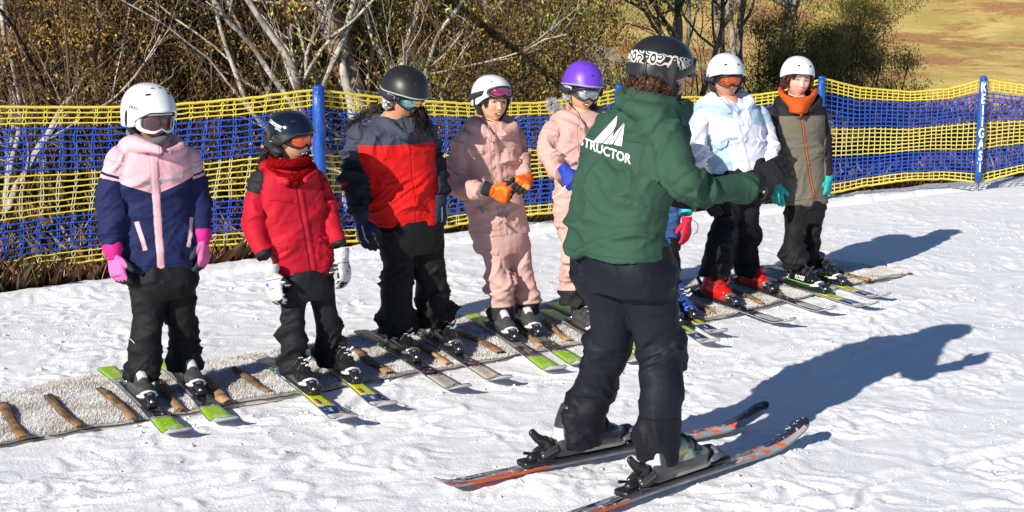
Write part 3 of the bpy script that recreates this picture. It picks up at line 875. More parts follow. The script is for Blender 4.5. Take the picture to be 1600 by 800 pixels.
# ---- hand ----
_gl = {}
def glove_shape(curl, mitten, puffy, spread=0.0):
    k = (curl, mitten, puffy, spread)
    if k in _gl: return _gl[k]
    mb = MB(); f = puffy
    def slab(rows, n=16, sq=2.6):
        th = np.linspace(0, 2 * math.pi, n, endpoint=False); c, q = np.cos(th), np.sin(th)
        c = np.sign(c) * abs(c) ** (2 / sq); q = np.sign(q) * abs(q) ** (2 / sq)
        mb.rings([np.stack([x0 + c * a, y0 + q * b, np.full(n, z)], 1) for x0, y0, z, a, b in rows])
    slab([(0, 0, -0.015, .031 * f, .024 * f), (0, 0, 0.01, .034 * f, .022 * f), (0, 0.001, 0.035, .041 * f, .021 * f), (0, 0, 0.065, .045 * f, .020 * f), (0, -0.001, 0.09, .044 * f, .017 * f), (0, 0, 0.10, .040 * f, .012 * f)])
    if mitten:
        P = [(0, 0, .085)]; a = 0; z = .085; y = 0
        rows = [(0, 0, .07, .044 * f, .021 * f)]
        for i in range(6):
            a += R(curl) * 0.28; z += .017 * math.cos(a); y += .017 * math.sin(a)
            w_ = (.045, .045, .044, .041, .034, .020)[i]; rows.append((0, y, z, w_ * f, (.021, .020, .019, .018, .015, .009)[i] * f))
        slab(rows, 20)
    else:
        for j, (x0, ln, r) in enumerate(((.033, .074, .0115), (.0115, .083, .012), (-.011, .078, .0118), (-.033, .062, .0105))):
            a = R(curl) * 0.25; p = np.array([x0 * f, 0, .083]); pts = [p.copy() - np.array([0, 0, .02]), p.copy()]
            fan = (x0 / .033) * spread
            for seg in (0.46, 0.30, 0.26):
                q = 2
                for _ in range(q):
                    a += R(curl) * 0.38 / q * (1 + 0.08 * j) * 1.6
                    p = p + ln * seg / q * np.array([fan * math.cos(a), math.sin(a), math.cos(a)]); pts.append(p.copy())
            mb.tube(pts, [r * f * q for q in (1.1, 1.08, 1.02, 1.0, .97, .95, .9, .8)], n=10)
    tb = np.array([.026 * f, .006, .022]); d = unit([0.62 if not mitten else .72, .35, .70])
    pts = [tb - np.array([.012, 0, .01]), tb, tb + d * .028, tb + d * .05 + np.array([0, .002, .004]), tb + d * .068 + np.array([-.004, .006, .012])]
    mb.tube(pts, np.array([.018, .0175, .0155, .014, .0115]) * f, n=10)
    V, F = remesh(mb, 0.0038, 2, 0.5)
    N = vnormals(V, F); V = V + N * (0.0012 * perlin(V * 60) + 0.0015 * perlin(V * 28))[:, None]
    _gl[k] = (V, F); return _gl[k]
def glove(pr, wrist, tip, thumb, right, mat, curl=25, mitten=False, puffy=1.15, scale=0.9, cuff=0.07, cuff_r=0.042, cuffmat=None, spread=0.0):
    """wrist, tip: world points; thumb: world direction the thumb leaves to"""
    wrist = np.asarray(wrist, float); zd = unit(np.asarray(tip) - wrist); x = unit(np.asarray(thumb, float) - zd * np.dot(thumb, zd))
    y = np.cross(x, zd) if right else np.cross(zd, x)
    V, F = glove_shape(curl, mitten, puffy, spread)
    B = frame(x, y, zd); W = place(V, B, wrist, scale)
    det = np.linalg.det(B)
    o = obj('glove', (W, F), mat, pr.root, can=V, flip=det < 0)
    if cuff:
        # wide cuff with a few puckers
        rows = []; n = 24; L = cuff
        for i in range(9):
            t = i / 8; z = 0.012 - L * t; r = (0.034 + (cuff_r - 0.034) * min(1, t * 1.8)) * (1 + 0.03 * math.sin(i * 2.3)); 
            th = np.linspace(0, 2 * math.pi, n, endpoint=False); rr = r * (1 + 0.03 * np.sin(th * 5 + i))
            rows.append(np.stack([np.cos(th) * rr, np.sin(th) * rr * 0.88, np.full(n, z)], 1))
        inner = [q * np.array([.86, .86, 1]) for q in rows[::-1][:4]]
        mb = MB().rings(rows + inner); Vc, Fc = mb.arr()
        obj('cuff', (place(Vc, B, wrist, scale), Fc), cuffmat or mat, o, can=Vc, flip=det < 0)
    return o
# ---- head ----
def head_shape(adult=False):
    nu, nv = 72, 60; G = []
    for i in range(nv + 1):
        a = math.pi * (i / nv); z = -math.cos(a); r = max(math.sin(a), 1e-3)
        row = []
        for j in range(nu):
            ph = 2 * math.pi * j / nu; row.append((r * math.sin(ph), -r * math.cos(ph), z))
        G.append(row)
    D = np.array(G).reshape(-1, 3)
    x, y, z = D[:, 0] * .0725, D[:, 1] * .092, D[:, 2] * .108
    # cranium wider at the back, jaw narrower
    lo = np.clip(-z / .108, 0, 1)
    x = x * (1 - .25 * lo ** 1.9 + .05 * np.clip(y / .09, 0, 1)); 
    y = np.where(y < 0, y * (1 - .10 * lo) + 0 * lo, y * (1 - .42 * lo ** 1.2)) - .010 * lo
    y = np.where(y < -.072, -.072 + (y + .072) * .55, y)       # flatter face
    fr = np.clip(-y / .05, 0, 1)
    g = lambda cx, cz, sx_, sz: np.exp(-((x - cx) / sx_) ** 2 - ((z - cz) / sz) ** 2) * fr
    nose = .016 * np.exp(-(x / .0085) ** 2) * np.clip((.014 - z) / .040, 0, 1) * (z > -.036) * fr + .007 * g(0, -.030, .009, .008) + .004 * (g(.010, -.032, .005, .005) + g(-.010, -.032, .005, .005))
    nose *= np.clip((z + .042) / .008, 0, 1)
    y = y - nose
    y = y + .0085 * (g(.029, .004, .016, .010) + g(-.029, .004, .016, .010))     # sockets
    y = y - .0035 * (g(.030, .024, .02, .006) + g(-.030, .024, .02, .006))
    y = y - .005 * (g(.036, -.028, .018, .016) + g(-.036, -.028, .018, .016))
    y = y - .0065 * g(0, -.0535, .017, .0042) - .0075 * g(0, -.0665, .015, .0050) + .0052 * g(0, -.0597, .019, .0024)
    y = y - .006 * g(0, -.092, .018, .012) + .003 * g(0, -.078, .02, .005)
    V = np.stack([x, y, z], 1)
    F = []
    for i in range(nv):
        for j in range(nu):
            k = (j + 1) % nu; F.append((i * nu + j, i * nu + k, (i + 1) * nu + k, (i + 1) * nu + j))
    return V, F
HEADV, HEADF = head_shape()
def skin_mat(name, tone, lip=(0.48, 0.16, 0.13), brow=(0.03, 0.018, 0.012), squint=True, cheek=(0.62, 0.22, 0.15), mouth_dark=0.0):
    m = M(name, 0.42, 0.4)
    x, y, z = m.can(); front = y.lt(-0.03, 0.01)
    def ell(cx, cz, a, b, w_=0.25):
        d = ((x.ab() - cx) / a).pow(2) + ((z - cz) / b).pow(2); return d.lt(1.0, w_)
    c = m.mix(ell(0.036, -0.030, 0.022, 0.018, 1.2) * front * 0.35, tone, cheek)
    c = m.mix(((x / 0.021).pow(2) + ((z + 0.060) / (0.0105)).pow(2)).lt(1.0, 0.4) * front, c, lip)
    if mouth_dark: c = m.mix(((x / 0.017).pow(2) + ((z + 0.0600) / (0.0046 * mouth_dark)).pow(2)).lt(1.0, 0.4) * front, c, (0.10, 0.02, 0.02))
    arch = z - 0.0235 + ((x.ab() - 0.032) * (x.ab() - 0.032)) * 9.0
    c = m.mix(arch.ab().lt(0.0032, 0.002) * x.ab().band(0.014, 0.048, 0.004) * front, c, brow)
    c = m.mix(ell(0.030, 0.0035, 0.0165, 0.0065, 0.6) * front, c, tuple(q * 0.55 for q in tone))
    c = m.mix(((z - 0.0075 + (x.ab() - 0.03) * (x.ab() - 0.03) * 14).ab().lt(0.0016, 0.001)) * x.ab().band(0.015, 0.045, 0.003) * front, c, tuple(q * 0.25 for q in brow))
    m.color(m.scale_col(c, m.noise(35, 3) * 0.2 + 0.9))
    m.b.inputs['Subsurface Weight'].default_value = 0.12
    m.b.inputs['Subsurface Radius'].default_value = (0.01, 0.004, 0.002); m.b.inputs['Subsurface Scale'].default_value = 0.6
    return m.m
def rotm(yaw, pitch, roll=0.0):
    """head frame: yaw about z, then nod (positive looks down), then tilt"""
    return np.array(Matrix.Rotation(yaw, 3, 'Z') @ Matrix.Rotation(pitch, 3, 'X') @ Matrix.Rotation(roll, 3, 'Y'))
def make_head(pr, c_px, yaw, pitch=0.0, roll=0.0, k=1.0, dy=0.0, neck=None, mats=None, eyes=True, teeth=False, fwd=0.0):
    """body = one continuous figure: head, neck, trunk and limbs; it is the top-level object of the person"""
    B = rotm(R(yaw), R(pitch), R(roll)); c = pr.p(*c_px, dy) + pr.f * fwd
    pr.hB, pr.hc, pr.hk = B, c, k
    V = place(HEADV, B, c, k)
    mb = MB(); nb = c + B @ np.array([0, .02, -.075]) * k
    nk = neck if neck is not None else c - np.array([0, 0, .19]) * k
    P = pr.skel
    def t(pts, r): mb.tube(np.array(pts), r, n=10, res=3)
    t([nb, (nb + nk) / 2, nk], [.044 * k, .042 * k, .050 * k])
    for q, r in P: t(q, r)
    Vb, Fb = remesh(mb, 0.013, 2)
    can = np.concatenate([HEADV, np.full((len(Vb), 3), 5.0)])
    Fb2 = np.asarray(Fb) + len(V)
    sh = skin_mat('skin_%d' % pr.seed, pr.skin, **(mats or {}))
    # root first, so that its matrix can be set
    M_ = Matrix.Translation(Vector([float(q) for q in pr.o])) @ Matrix.Rotation(pr.yaw, 4, 'Z')
    Mi = np.array(M_.inverted()); W = np.concatenate([V, Vb]) @ Mi[:3, :3].T + Mi[:3, 3]
    o = obj('person', (W, list(HEADF_T) + [tuple(f) for f in Fb2]), sh, None, can=can); o.matrix_basis = M_
    pr.root = o; tag(o, pr.label, 'person', 'children standing in a row on the mat' if pr.kid else None)
    if eyes:
        w_ = plain('eye_white', (0.75, 0.72, 0.68), 0.2); d_ = plain('eye_dark', (0.015, 0.01, 0.008), 0.1)
        for s_ in (-1, 1):
            e = MB().ell((0, 0, 0), (.0115, .006, .0036), 12, 8); Ve, Fe = e.arr(); Ve = Ve + np.array([s_ * .030, -.0685, .0042])
            eo = obj('eye', (place(Ve, B, c, k), Fe), w_, o)
            e = MB().ell((0, 0, 0), (.0048, .004, .0042), 12, 8); Ve, Fe = e.arr(); Ve = Ve + np.array([s_ * .030, -.0726, .0044])
            obj('iris', (place(Ve, B, c, k), Fe), d_, eo)
    if teeth:
        e = MB().rbox((0, -.0835, -.0585), (.022, .004, .005), 0.4); Ve, Fe = e.arr()
        obj('teeth', (place(Ve, B, c, k), Fe), plain('teeth', (0.85, 0.83, 0.78), 0.25), o)
    return o
HEADF_T = [tuple(f) for f in HEADF]
# ---- helmet ----
def rim_z(ph, st):
    """height of the rim above the head origin; ph = angle from the front"""
    a = abs((ph + math.pi) % (2 * math.pi) - math.pi) / math.pi     # 0 front .. 1 back
    pts = {'alpine': [(0, .052), (.18, .048), (.30, .020), (.42, -.018), (.60, -.035), (1, -.055)],
           'dome': [(0, .045), (.25, .040), (.40, .030), (.52, .018), (.62, .012), (1, .000)],
           'light': [(0, .056), (.22, .050), (.35, .034), (.5, .008), (.7, -.004), (1, -.018)],
           'pro': [(0, .050), (.22, .045), (.35, .020), (.5, -.012), (.7, -.022), (1, -.030)]}[st]
    xs_, zs = zip(*pts); return float(np.interp(a, xs_, zs))
def helmet(pr, st, mat, k=1.0, pad=None, padmat=None, vents=(), trim=None, strap=True, brim=0.012, size=(.113, .133, .128), liner=(0.02, 0.02, 0.022)):
    B, c = pr.hB, pr.hc; k = k * pr.hk
    A_, B__, C_ = size; z0 = .020; y0 = .012; nu, nv = 72, 22
    def surf(ph, t, off=0.0, zr=None):
        zr = rim_z(ph, st) if zr is None else zr
        top = z0 + C_; e0 = math.asin(max(-1, min(1, (zr - z0) / C_)));  e = math.pi / 2 - t * (math.pi / 2 - e0)
        z = z0 + C_ * math.sin(e); r = max(math.cos(e), 0) if e > 0 else 1 - .30 * (math.sin(e)) ** 2
        n = 2.25; r = (1 - abs(math.sin(e)) ** n) ** (1 / n) if e > 0 else r
        a = abs((ph + math.pi) % (2 * math.pi) - math.pi)
        b = brim * math.exp(-(a / .75) ** 2) * max(0, (t - .72) / .28) ** 2
        return np.array([math.sin(ph) * (A_ + off) * r, y0 - math.cos(ph) * ((B__ + off) * r + b), z + off * math.sin(e) * .9])
    pr.hsurf = surf; pr.hz = z0; pr.hst = st
    G = [[surf(2 * math.pi * j / nu, 0.02 + 0.98 * i / nv) for j in range(nu)] for i in range(nv + 1)]
    inner = [[surf(2 * math.pi * j / nu, 1.0, -0.006) + np.array([0, 0, -.003]) for j in range(nu)], [surf(2 * math.pi * j / nu, 1.0, -0.017) + np.array([0, 0, .004]) for j in range(nu)], [surf(2 * math.pi * j / nu, .7, -0.02) for j in range(nu)]]
    mb = MB().rings(G + inner); V, F = mb.arr()
    o = obj('helmet', (place(V, B, c, k), F), mat, pr.root, can=V); pr.hel = (place(V, B, c, k), F); pr.helo = o
    dk = plain('helmet_lining', liner, 0.85)
    # lining seen under the rim
    rim2 = [[surf(2 * math.pi * j / nu, 1.0, -0.008) + np.array([0, 0, 0.004]) for j in range(nu)], [surf(2 * math.pi * j / nu, 1.0, -0.010) + np.array([0, 0, -.008]) for j in range(nu)], [surf(2 * math.pi * j / nu, 1.0, -0.022) + np.array([0, 0, -.007]) for j in range(nu)], [surf(2 * math.pi * j / nu, 1.0, -0.026) + np.array([0, 0, .012]) for j in range(nu)]]
    Vl, Fl = MB().rings(rim2, cap=False).arr(); obj('lining', (place(Vl, B, c, k), Fl), dk, o)
    if trim is not None:
        P = np.array([surf(2 * math.pi * j / nu, .975, 0.001) for j in range(nu)])
        mbt = MB(); rg = []
        for j in range(nu):
            t_ = unit(P[(j + 1) % nu] - P[j - 1]); n_ = unit([P[j][0], P[j][1], 0]); u_ = np.cross(t_, n_)
            th = np.linspace(0, 2 * math.pi, 8, endpoint=False); rg.append(P[j] + np.cos(th)[:, None] * .0032 * n_ + np.sin(th)[:, None] * .0042 * u_)
        mbt.rings(rg, close=True); Vt, Ft = mbt.arr(); obj('rim_trim', (place(Vt, B, c, k), Ft), trim, o)
    for (ph, e, a_, b_, rl) in vents:
        # ph: angle from the front, e: share of the way down from the crown
        p = surf(R(ph), e); n_ = unit(surf(R(ph), e, .01) - p + 1e-9); tt = unit(surf(R(ph + 2), e) - surf(R(ph - 2), e)); bb = np.cross(n_, tt)
        cr, sr = math.cos(R(rl)), math.sin(R(rl)); t2 = tt * cr + bb * sr; b2 = -tt * sr + bb * cr
        Ve, Fe = MB().ell(p - n_ * .0008, np.stack([t2 * a_, b2 * b_, n_ * .0022]), 16, 8).arr()
        obj('vent', (place(Ve, B, c, k), Fe), plain('vent_dark', (0.012, 0.012, 0.014), 0.6), o)
    if pad:
        pm = padmat or dk
        for s_ in (-1, 1):
            mbp = MB()
            if pad == 'soft':
                mbp.ell((s_ * .084, .012, -.030), np.array([[.0, .040, -.004], [0, .006, .050], [s_ * .024, 0, 0]]), 20, 12)
                mbp.ell((s_ * .086, .008, .010), np.array([[.0, .048, 0], [0, 0, .030], [s_ * .022, 0, 0]]), 18, 10)
            elif pad == 'hard':
                mbp.tube([(s_ * .093, .035, .02), (s_ * .092, .030, -.02), (s_ * .082, .008, -.062)], [.045, .042, .030], n=14, ratio=.5, ref=(0, 1, 0), res=4)
                mbp.tube([(s_ * .090, .06, -.015), (s_ * .086, .0, -.045)], [.035, .030], n=12, ratio=.5, ref=(0, 1, 0), res=3)
            else:
                mbp.tube([(s_ * .086, .004, .022), (s_ * .083, .006, -.020), (s_ * .074, -.004, -.060)], [.034, .033, .024], n=14, ratio=.5, ref=(0, 1, 0), res=4)
            Vp, Fp = remesh(mbp, .006, 3); obj('ear_pad', (place(Vp, B, c, k), Fp), pm, o, can=Vp)
    if strap:
        pts = [(.080, .0, -.050), (.068, -.012, -.078), (.045, -.030, -.101), (0, -.042, -.112), (-.045, -.030, -.101), (-.068, -.012, -.078), (-.080, 0, -.050)]
        Vs, Fs = MB().tube(pts, .0085, n=8, ratio=.35, ref=(0, 0, 1.0), res=5).arr()
        obj('chin_strap', (place(Vs, B, c, k), Fs), plain('strap_black', (0.014, 0.014, 0.016), 0.8), o)
    return o
# ---- goggles ----
def goggles(pr, fmat, lmat, smat, up=0.0, tilt=0.0, k=1.0, w_=.090, h_=.043, sh=.018, notch=.020, boxy=3.0, zc=.008, yf=-.100, strap_z=None, wrap=.050, rimw=.012):
    B, c = pr.hB, pr.hc; k = k * pr.hk
    T = np.array(Matrix.Rotation(R(tilt), 3, 'X')); off = np.array([0, 0, up])
    def tr(V): return place((np.asarray(V) - np.array([0, yf, zc])) @ T.T + np.array([0, yf, zc]) + off, B, c, k)
    def pt(u, v, d):      # u across, v up, d outward
        x = w_ * u; y = yf + wrap * abs(u) ** 2.2 - d; return np.array([x, y, zc + v * h_])
    n = 72
    def loop(sx_, sz, d):
        out = []
        for j in range(n):
            a = 2 * math.pi * j / n; cu, cv = math.cos(a), math.sin(a); e = 2 / boxy
            u = math.copysign(abs(cu) ** e, cu) * sx_; v = math.copysign(abs(cv) ** e, cv) * sz
            p = pt(u, v, d)
            if v < 0: p[2] += notch * math.exp(-(u / .20) ** 2) * (abs(v)) 
            p[2] -= (0.004 * abs(u) if v > 0 else -0.006 * abs(u) ** 2)
            out.append(p)
        return out
    r = rimw / .05
    rings = [loop(1.0, 1.0, -.022), loop(1.03, 1.04, -.004), loop(1.0, 1.0, .006), loop(.96, .94, .008), loop(1 - r * .55, 1 - r * 1.15, .005), loop(1 - r * .6, 1 - r * 1.2, -.004), loop(.92, .88, -.022)]
    Vf, Ff = MB().rings(rings, close=True, cap=False).arr()
    o = obj('goggles', (tr(Vf), Ff), fmat, pr.root, can=Vf)
    # curved lens filling the frame
    L = [loop((1 - r * .55) * q, (1 - r * 1.15) * q, .004 + .006 * (1 - q * q)) for q in (1.0, .85, .65, .42, .2, .02)]
    Vl, Fl = MB().rings(L).arr(); obj('lens', (tr(Vl), Fl), lmat, o, can=Vl)
    # strap round the back of the helmet
    A_ = .117; Bb = .137; sz = strap_z if strap_z is not None else (zc + .004)
    st = []; m_ = 60
    for j in range(m_ + 1):
        ph = R(52) + (2 * math.pi - 2 * R(52)) * j / m_
        t = j / m_; drop = sz - up * 0
        z = zc + up + (sz - zc - up) * math.sin(math.pi * t) ** .8 if strap_z is not None else zc + up
        f = 1.0
        base = pr.hsurf(ph, 1.0, .004, zr=max(min(z, .1), -.055))
        q = np.array([base[0], base[1], z])
        e = min(1, min(t, 1 - t) / .10)
        s0 = tr([pt(1.02 if t < .5 else -1.02, 0, -.012)])[0]; s0 = (np.linalg.inv(B) @ (s0 - c)) / k
        q = s0 * (1 - e) + q * e
        st.append(q)
    st = np.array(st); rg = []
    for j in range(len(st)):
        n_ = unit([st[j][0], st[j][1] - .012, 0]); hh = sh
        rg.append([st[j] + n_ * .0018 + [0, 0, hh], st[j] + n_ * .0030, st[j] + n_ * .0018 - [0, 0, hh], st[j] - n_ * .002 - [0, 0, hh], st[j] - n_ * .002 + [0, 0, hh]])
    Vs, Fs = MB().rings(rg).arr(); can = Vs.copy(); 
    # running length for the strap pattern
    ln = np.concatenate([[0], np.cumsum(np.linalg.norm(np.diff(st, axis=0), axis=1))]); can[:, 0] = np.repeat(ln, 5); can[:, 1] = np.tile([1, 0, -1, -1, 1], len(st)) 
    obj('strap', (place(Vs, B, c, k), Fs), smat, o, can=can)
    return o
def lens_mat(name, a, b, c_=None, rough=0.06, metal=0.75, spots=True):
    m = M(name, rough, 0.6, metal=metal, coat=0.6)
    x, y, z = m.can()
    n = m.noise(16, 2, m.attr('can').outputs['Vector'], stretch=(1, 1, .6))
    c = m.mix(((x / .085 + 1) * 0.5 + (n - 0.5) * 1.2).gt(0.5, 0.9), a, b)
    if c_: c = m.mix((z * 12 + 0.5 + (n - .5) * 1.4).gt(0.75, 0.5), c, c_)
    m.color(c); return m.m
def hair(pr, guides, mat, n=60, r=0.0022, spread=0.02, seed=0, curl=0.0, name='hair', world=False, wave=0.008, lump=None):
    """bundles of strands that follow guide lines (head coordinates unless world)"""
    q = np.random.RandomState(seed + 100); mb = MB()
    for g in guides:
        g = np.asarray(g, float)
        if not world: g = place(g, pr.hB, pr.hc, pr.hk)
        P, _ = spline(g, np.ones(len(g)), 6); m_ = len(P); t = np.linspace(0, 1, m_)[:, None]
        for i in range(n):
            o0 = q.normal(0, spread * .55, 3); o1 = q.normal(0, spread, 3); ph = q.uniform(0, 6.28); fr = q.uniform(5, 9) * (1 + curl * 3)
            W = wave * (1 + curl) * np.concatenate([np.sin(t * fr + ph), np.cos(t * fr * .9 + ph), np.sin(t * fr * .7 + 2 * ph)], 1) * (0.3 + t)
            cut = int(m_ * q.uniform(.72, 1.0)); pts = (P + o0 * (1 - t) + o1 * t + W)[:max(cut, 4)]
            mb.tube(pts, np.linspace(r, r * .35, len(pts)), n=4, round_ends=False)
    if lump:
        for c_, ax in lump:
            V, F = MB().ell(c_, ax, 20, 14).arr()
            V = V if world else place(V, pr.hB, pr.hc, pr.hk); mb.add(V, F)
    return obj(name, mb, mat, pr.root)
def hair_mat(name, a, b):
    m = M(name, 0.42, 0.5); n = m.noise(60, 3, stretch=(1, 1, .25)); m.color(m.mix(n.gt(.5, .4), a, b)); return m.m
# ---- boots ----
_bt = {}
def boot_shape(adult):
    if adult in _bt: return _bt[adult]
    mb = MB()
    # y: forwards from the heel; z up; length 0.275
    mb.tube([(0, .035, .045), (0, .10, .045), (0, .175, .043), (0, .235, .040), (0, .262, .038)], [.042, .044, .047, .044, .030], n=20, ratio=.80, ref=(0, 0, 1.0), res=4, sq=2.6)
    mb.tube([(0, .055, .05), (0, .065, .10), (0, .078, .140), (0, .083, .160)], [.046, .046, .043, .040], n=20, ratio=1.15, ref=(0, 1.0, 0), res=4, round_ends=False)
    mb.tube([(0, .10, .085), (0, .155, .085), (0, .205, .062)], [.040, .036, .030], n=16, res=4)
    mb.rbox((0, .135, .014), (.070, .285, .028), .3)                  # sole
    mb.rbox((0, .020, .012), (.062, .060, .024), .3); 
    V, F = remesh(mb, .0055, 2)
    _bt[adult] = (V, F); return _bt[adult]
def boot(pr, heel, d, mat, buckmat, tongue=None, k=1.0, trim=None, label=None, strapmat=None, zb=0.045, extras=()):
    """heel: world x, y of the heel; d: forward direction"""
    d = unit([d[0], d[1], 0]); s_ = np.array([d[1], -d[0], 0]); B = frame(s_, d, np.array([0, 0, 1.0])); c = np.array([heel[0], heel[1], zb])
    V, F = boot_shape(False); W = place(V, B, c, k)
    o = obj('ski_boot', (W, F), mat, pr.root, can=V, flip=np.linalg.det(B) < 0)
    bv = bvh_of(V, F)
    def buckle(y, z, wid=.03):
        mb = MB(); rows = []
        for j in range(9):
            a = R(-62 + j * 15.5); n_ = Vector((math.sin(a), 0, math.cos(a)))
            hit = bv.ray_cast(Vector((0, y, z - .005)) + n_ * .2, -n_, .3)
            if hit[0] is None: continue
            p = np.array(hit[0]); nn = np.array(n_)
            rows.append([p - [0, .007, 0] + nn * .001, p - [0, .006, 0] + nn * .006, p + [0, .006, 0] + nn * .006, p + [0, .007, 0] + nn * .001])
        if len(rows) > 2:
            mb.rings(rows); Vb, Fb = mb.arr(); ob = obj('buckle', (place(Vb, B, c, k), Fb), strapmat or plain('buckle_strap', (.03, .03, .032), .5), o)
            mb = MB(); p = np.array(rows[2][2]); 
            mb.rbox(p + np.array([-.006, .0, .006]), (.030, .014, .007), .3, rot=np.array(Matrix.Rotation(R(38), 3, 'Y')))
            mb.rbox(p + np.array([.012, .0, .004]), (.016, .018, .006), .3, rot=np.array(Matrix.Rotation(R(20), 3, 'Y')))
            for q in range(4): mb.rbox(np.array(rows[4][1]) * .5 + np.array(rows[4][2]) * .5 + np.array([-.006 + .006 * q, 0, .002]), (.003, .012, .004), .3)
            Vb, Fb = mb.arr(); obj('buckle', (place(Vb, B, c, k), Fb), buckmat, o)
    if tongue is None: buckle(.200, .06); buckle(.160, .07)
    if tongue is not None:
        rows = []
        for i in range(7):
            y = .150 + i * .009; row = []
            for j in range(9):
                x = -.025 + j * .00625; ww = 1 - .0 * i
                hit = bv.ray_cast(Vector((x * ww, y, .3)), Vector((0, 0, -1)), .4); z = hit[0][2] if hit[0] is not None else .09
                edge = .0 if i in (0, 6) or j in (0, 8) else .007
                row.append((x * ww, y, z + edge))
            rows.append(row)
        Vt, Ft = MB().grid(rows).arr(); obj('instep_plate', (place(Vt, B, c, k), Ft), tongue, o)
    for e in extras: e(o, B, c, k, bv)
    return o
# ---- skis ----
def ski(tail, tip, W_, mat, label, z=0.022, tipup=0.045, tailup=0.0, sq=False, edge=None, th=0.012, tlen=0.15, group='skis worn by the children in the row'):
    A = gp(*tail, 0.01) if len(tail) == 2 else np.array(tail, float); Bp = gp(*tip, tipup) if len(tip) == 2 else np.array(tip, float)
    A[2] = Bp[2] = 0; d = Bp - A; L = np.linalg.norm(d); d /= L; s_ = np.array([d[1], -d[0], 0]); u = np.array([0, 0, 1.0])
    n = 60; top = []; can = []
    ys = np.concatenate([np.linspace(0, .03, 6), np.linspace(.04, L - .06, n), np.linspace(L - .052, L, 10)])
    for y in ys:
        t = y / L; wd = W_ * (.90 - .30 * math.sin(math.pi * min(1, t / .93)) ** 1.3 + .12 * t)
        er = .05 if not sq else .022; ee = L - y
        if ee < er: wd *= math.sqrt(max(0.03, 1 - ((er - ee) / er) ** 2)) if not sq else (.70 + .30 * math.sqrt(max(0, 1 - ((er - ee) / er) ** 2)))
        if y < .03: wd *= (.72 + .28 * math.sqrt(max(0, 1 - ((.03 - y) / .03) ** 2)))
        zz = z + tipup * max(0, (y - (L - tlen)) / tlen) ** 2 + tailup * max(0, (.10 - y) / .10) ** 2
        th_ = th * (.55 + .6 * math.sin(math.pi * min(1, max(0, t))) ** .8)
        c0 = A + d * y
        h = wd / 2
        ring = [(-h, 0), (-h * .985, th_ * .55), (-h * .90, th_), (-h * .45, th_), (0, th_), (h * .45, th_), (h * .90, th_), (h * .985, th_ * .55), (h, 0), (h * .5, -.001), (-h * .5, -.001)]
        top.append([c0 + s_ * a + u * (zz + b) for a, b in ring]); can += [(a, y / L, b / th_) for a, b in ring]
    mb = MB().rings(top); V, F = mb.arr()
    root = empty('ski', A + np.array([0, 0, 0]), math.atan2(d[1], d[0]))
    tag(root, label, 'ski', group)
    o = obj('blade', (V, F), mat, root, can=can)
    return dict(A=A, d=d, s=s_, L=L, o=o, z=z, root=root, W=W_, th=th)
def binding(sk, y0, bl, k=1.0, style='kid', mats=None):
    """y0: heel position along the ski; bl: boot length"""
    B = frame(sk['s'], sk['d'], np.array([0, 0, 1.0])); c = sk['A'] + sk['d'] * y0 + np.array([0, 0, sk['z'] + sk['th']])
    bk, lt, mt = mats
    add = lambda mb, mat, nm, par: obj(nm, (place(mb.arr()[0], B, c, k), mb.arr()[1]), mat, par, flip=np.linalg.det(B) < 0)
    e = bl / k
    mb = MB(); mb.rbox((0, e / 2 + .01, .008), (.066, e + .14, .016), .3); mb.rbox((0, e / 2, .019), (.052, e + .02, .010), .3)
    base = add(mb, bk, 'binding', sk['root'])
    mb = MB()       # toe piece: wedge with a sloping nose and an adjusting screw
    mb.tube([(0, e - .015, .045), (0, e + .025, .048), (0, e + .060, .030), (0, e + .080, .020)], [.031, .030, .024, .017], n=14, ratio=.72, res=3, sq=3)
    mb.rbox((0, e + .045, .018), (.060, .10, .018), .3)
    toe = add(mb, bk, 'toe_piece', base)
    mb = MB()
    for q in (-1, 1): mb.tube([(q * .026, e + .030, .050), (q * .036, e + .004, .048), (q * .040, e - .022, .044)], [.012, .014, .011], n=10, ratio=.7, res=3)
    mb.tube([(-.030, e + .012, .060), (0, e + .020, .066), (.030, e + .012, .060)], [.010, .013, .010], n=10, res=3)
    add(mb, lt, 'toe_wing', toe)
    mb = MB(); mb.tube([(0, e + .066, .036), (0, e + .086, .030)], [.011, .010], n=12, round_ends=False); mb.rbox((0, e + .038, .066), (.022, .026, .006), .3, rot=np.array(Matrix.Rotation(R(-22), 3, 'X')))
    add(mb, mt, 'screw', toe)
    mb = MB(); mb.rbox((0, -.030, .030), (.056, .060, .045), .4); mb.tube([(0, -.02, .050), (0, -.030, .072), (0, -.050, .080)], [.026, .024, .016], n=14, res=3, ratio=.8)
    mb.tube([(0, -.035, .070), (0, -.062, .088), (0, -.085, .112)], [.014, .011, .009], n=12, ratio=1.4, res=4)
    mb.tube([(0, -.052, .030), (0, -.085, .026)], [.018, .017], n=12)
    mb.rbox((0, -.090, .012), (.060, .075, .018), .3)
    heel = add(mb, bk, 'heel_piece', base)
    mb = MB(); 
    for q in (-1, 1): mb.tube([(q * .027, -.055, .034), (q * .028, -.010, .052)], [.010, .012], n=10)
    add(mb, mt, 'heel_arm', heel)
    if style == 'brake' or True:
        mb = MB()
        for q in (-1, 1): mb.tube([(q * .040, .02, .012), (q * .043, -.03, .020), (q * .043, -.085, .030)], [.0028, .0028, .006], n=6, res=3)
        add(mb, bk, 'brake', base)
    return base
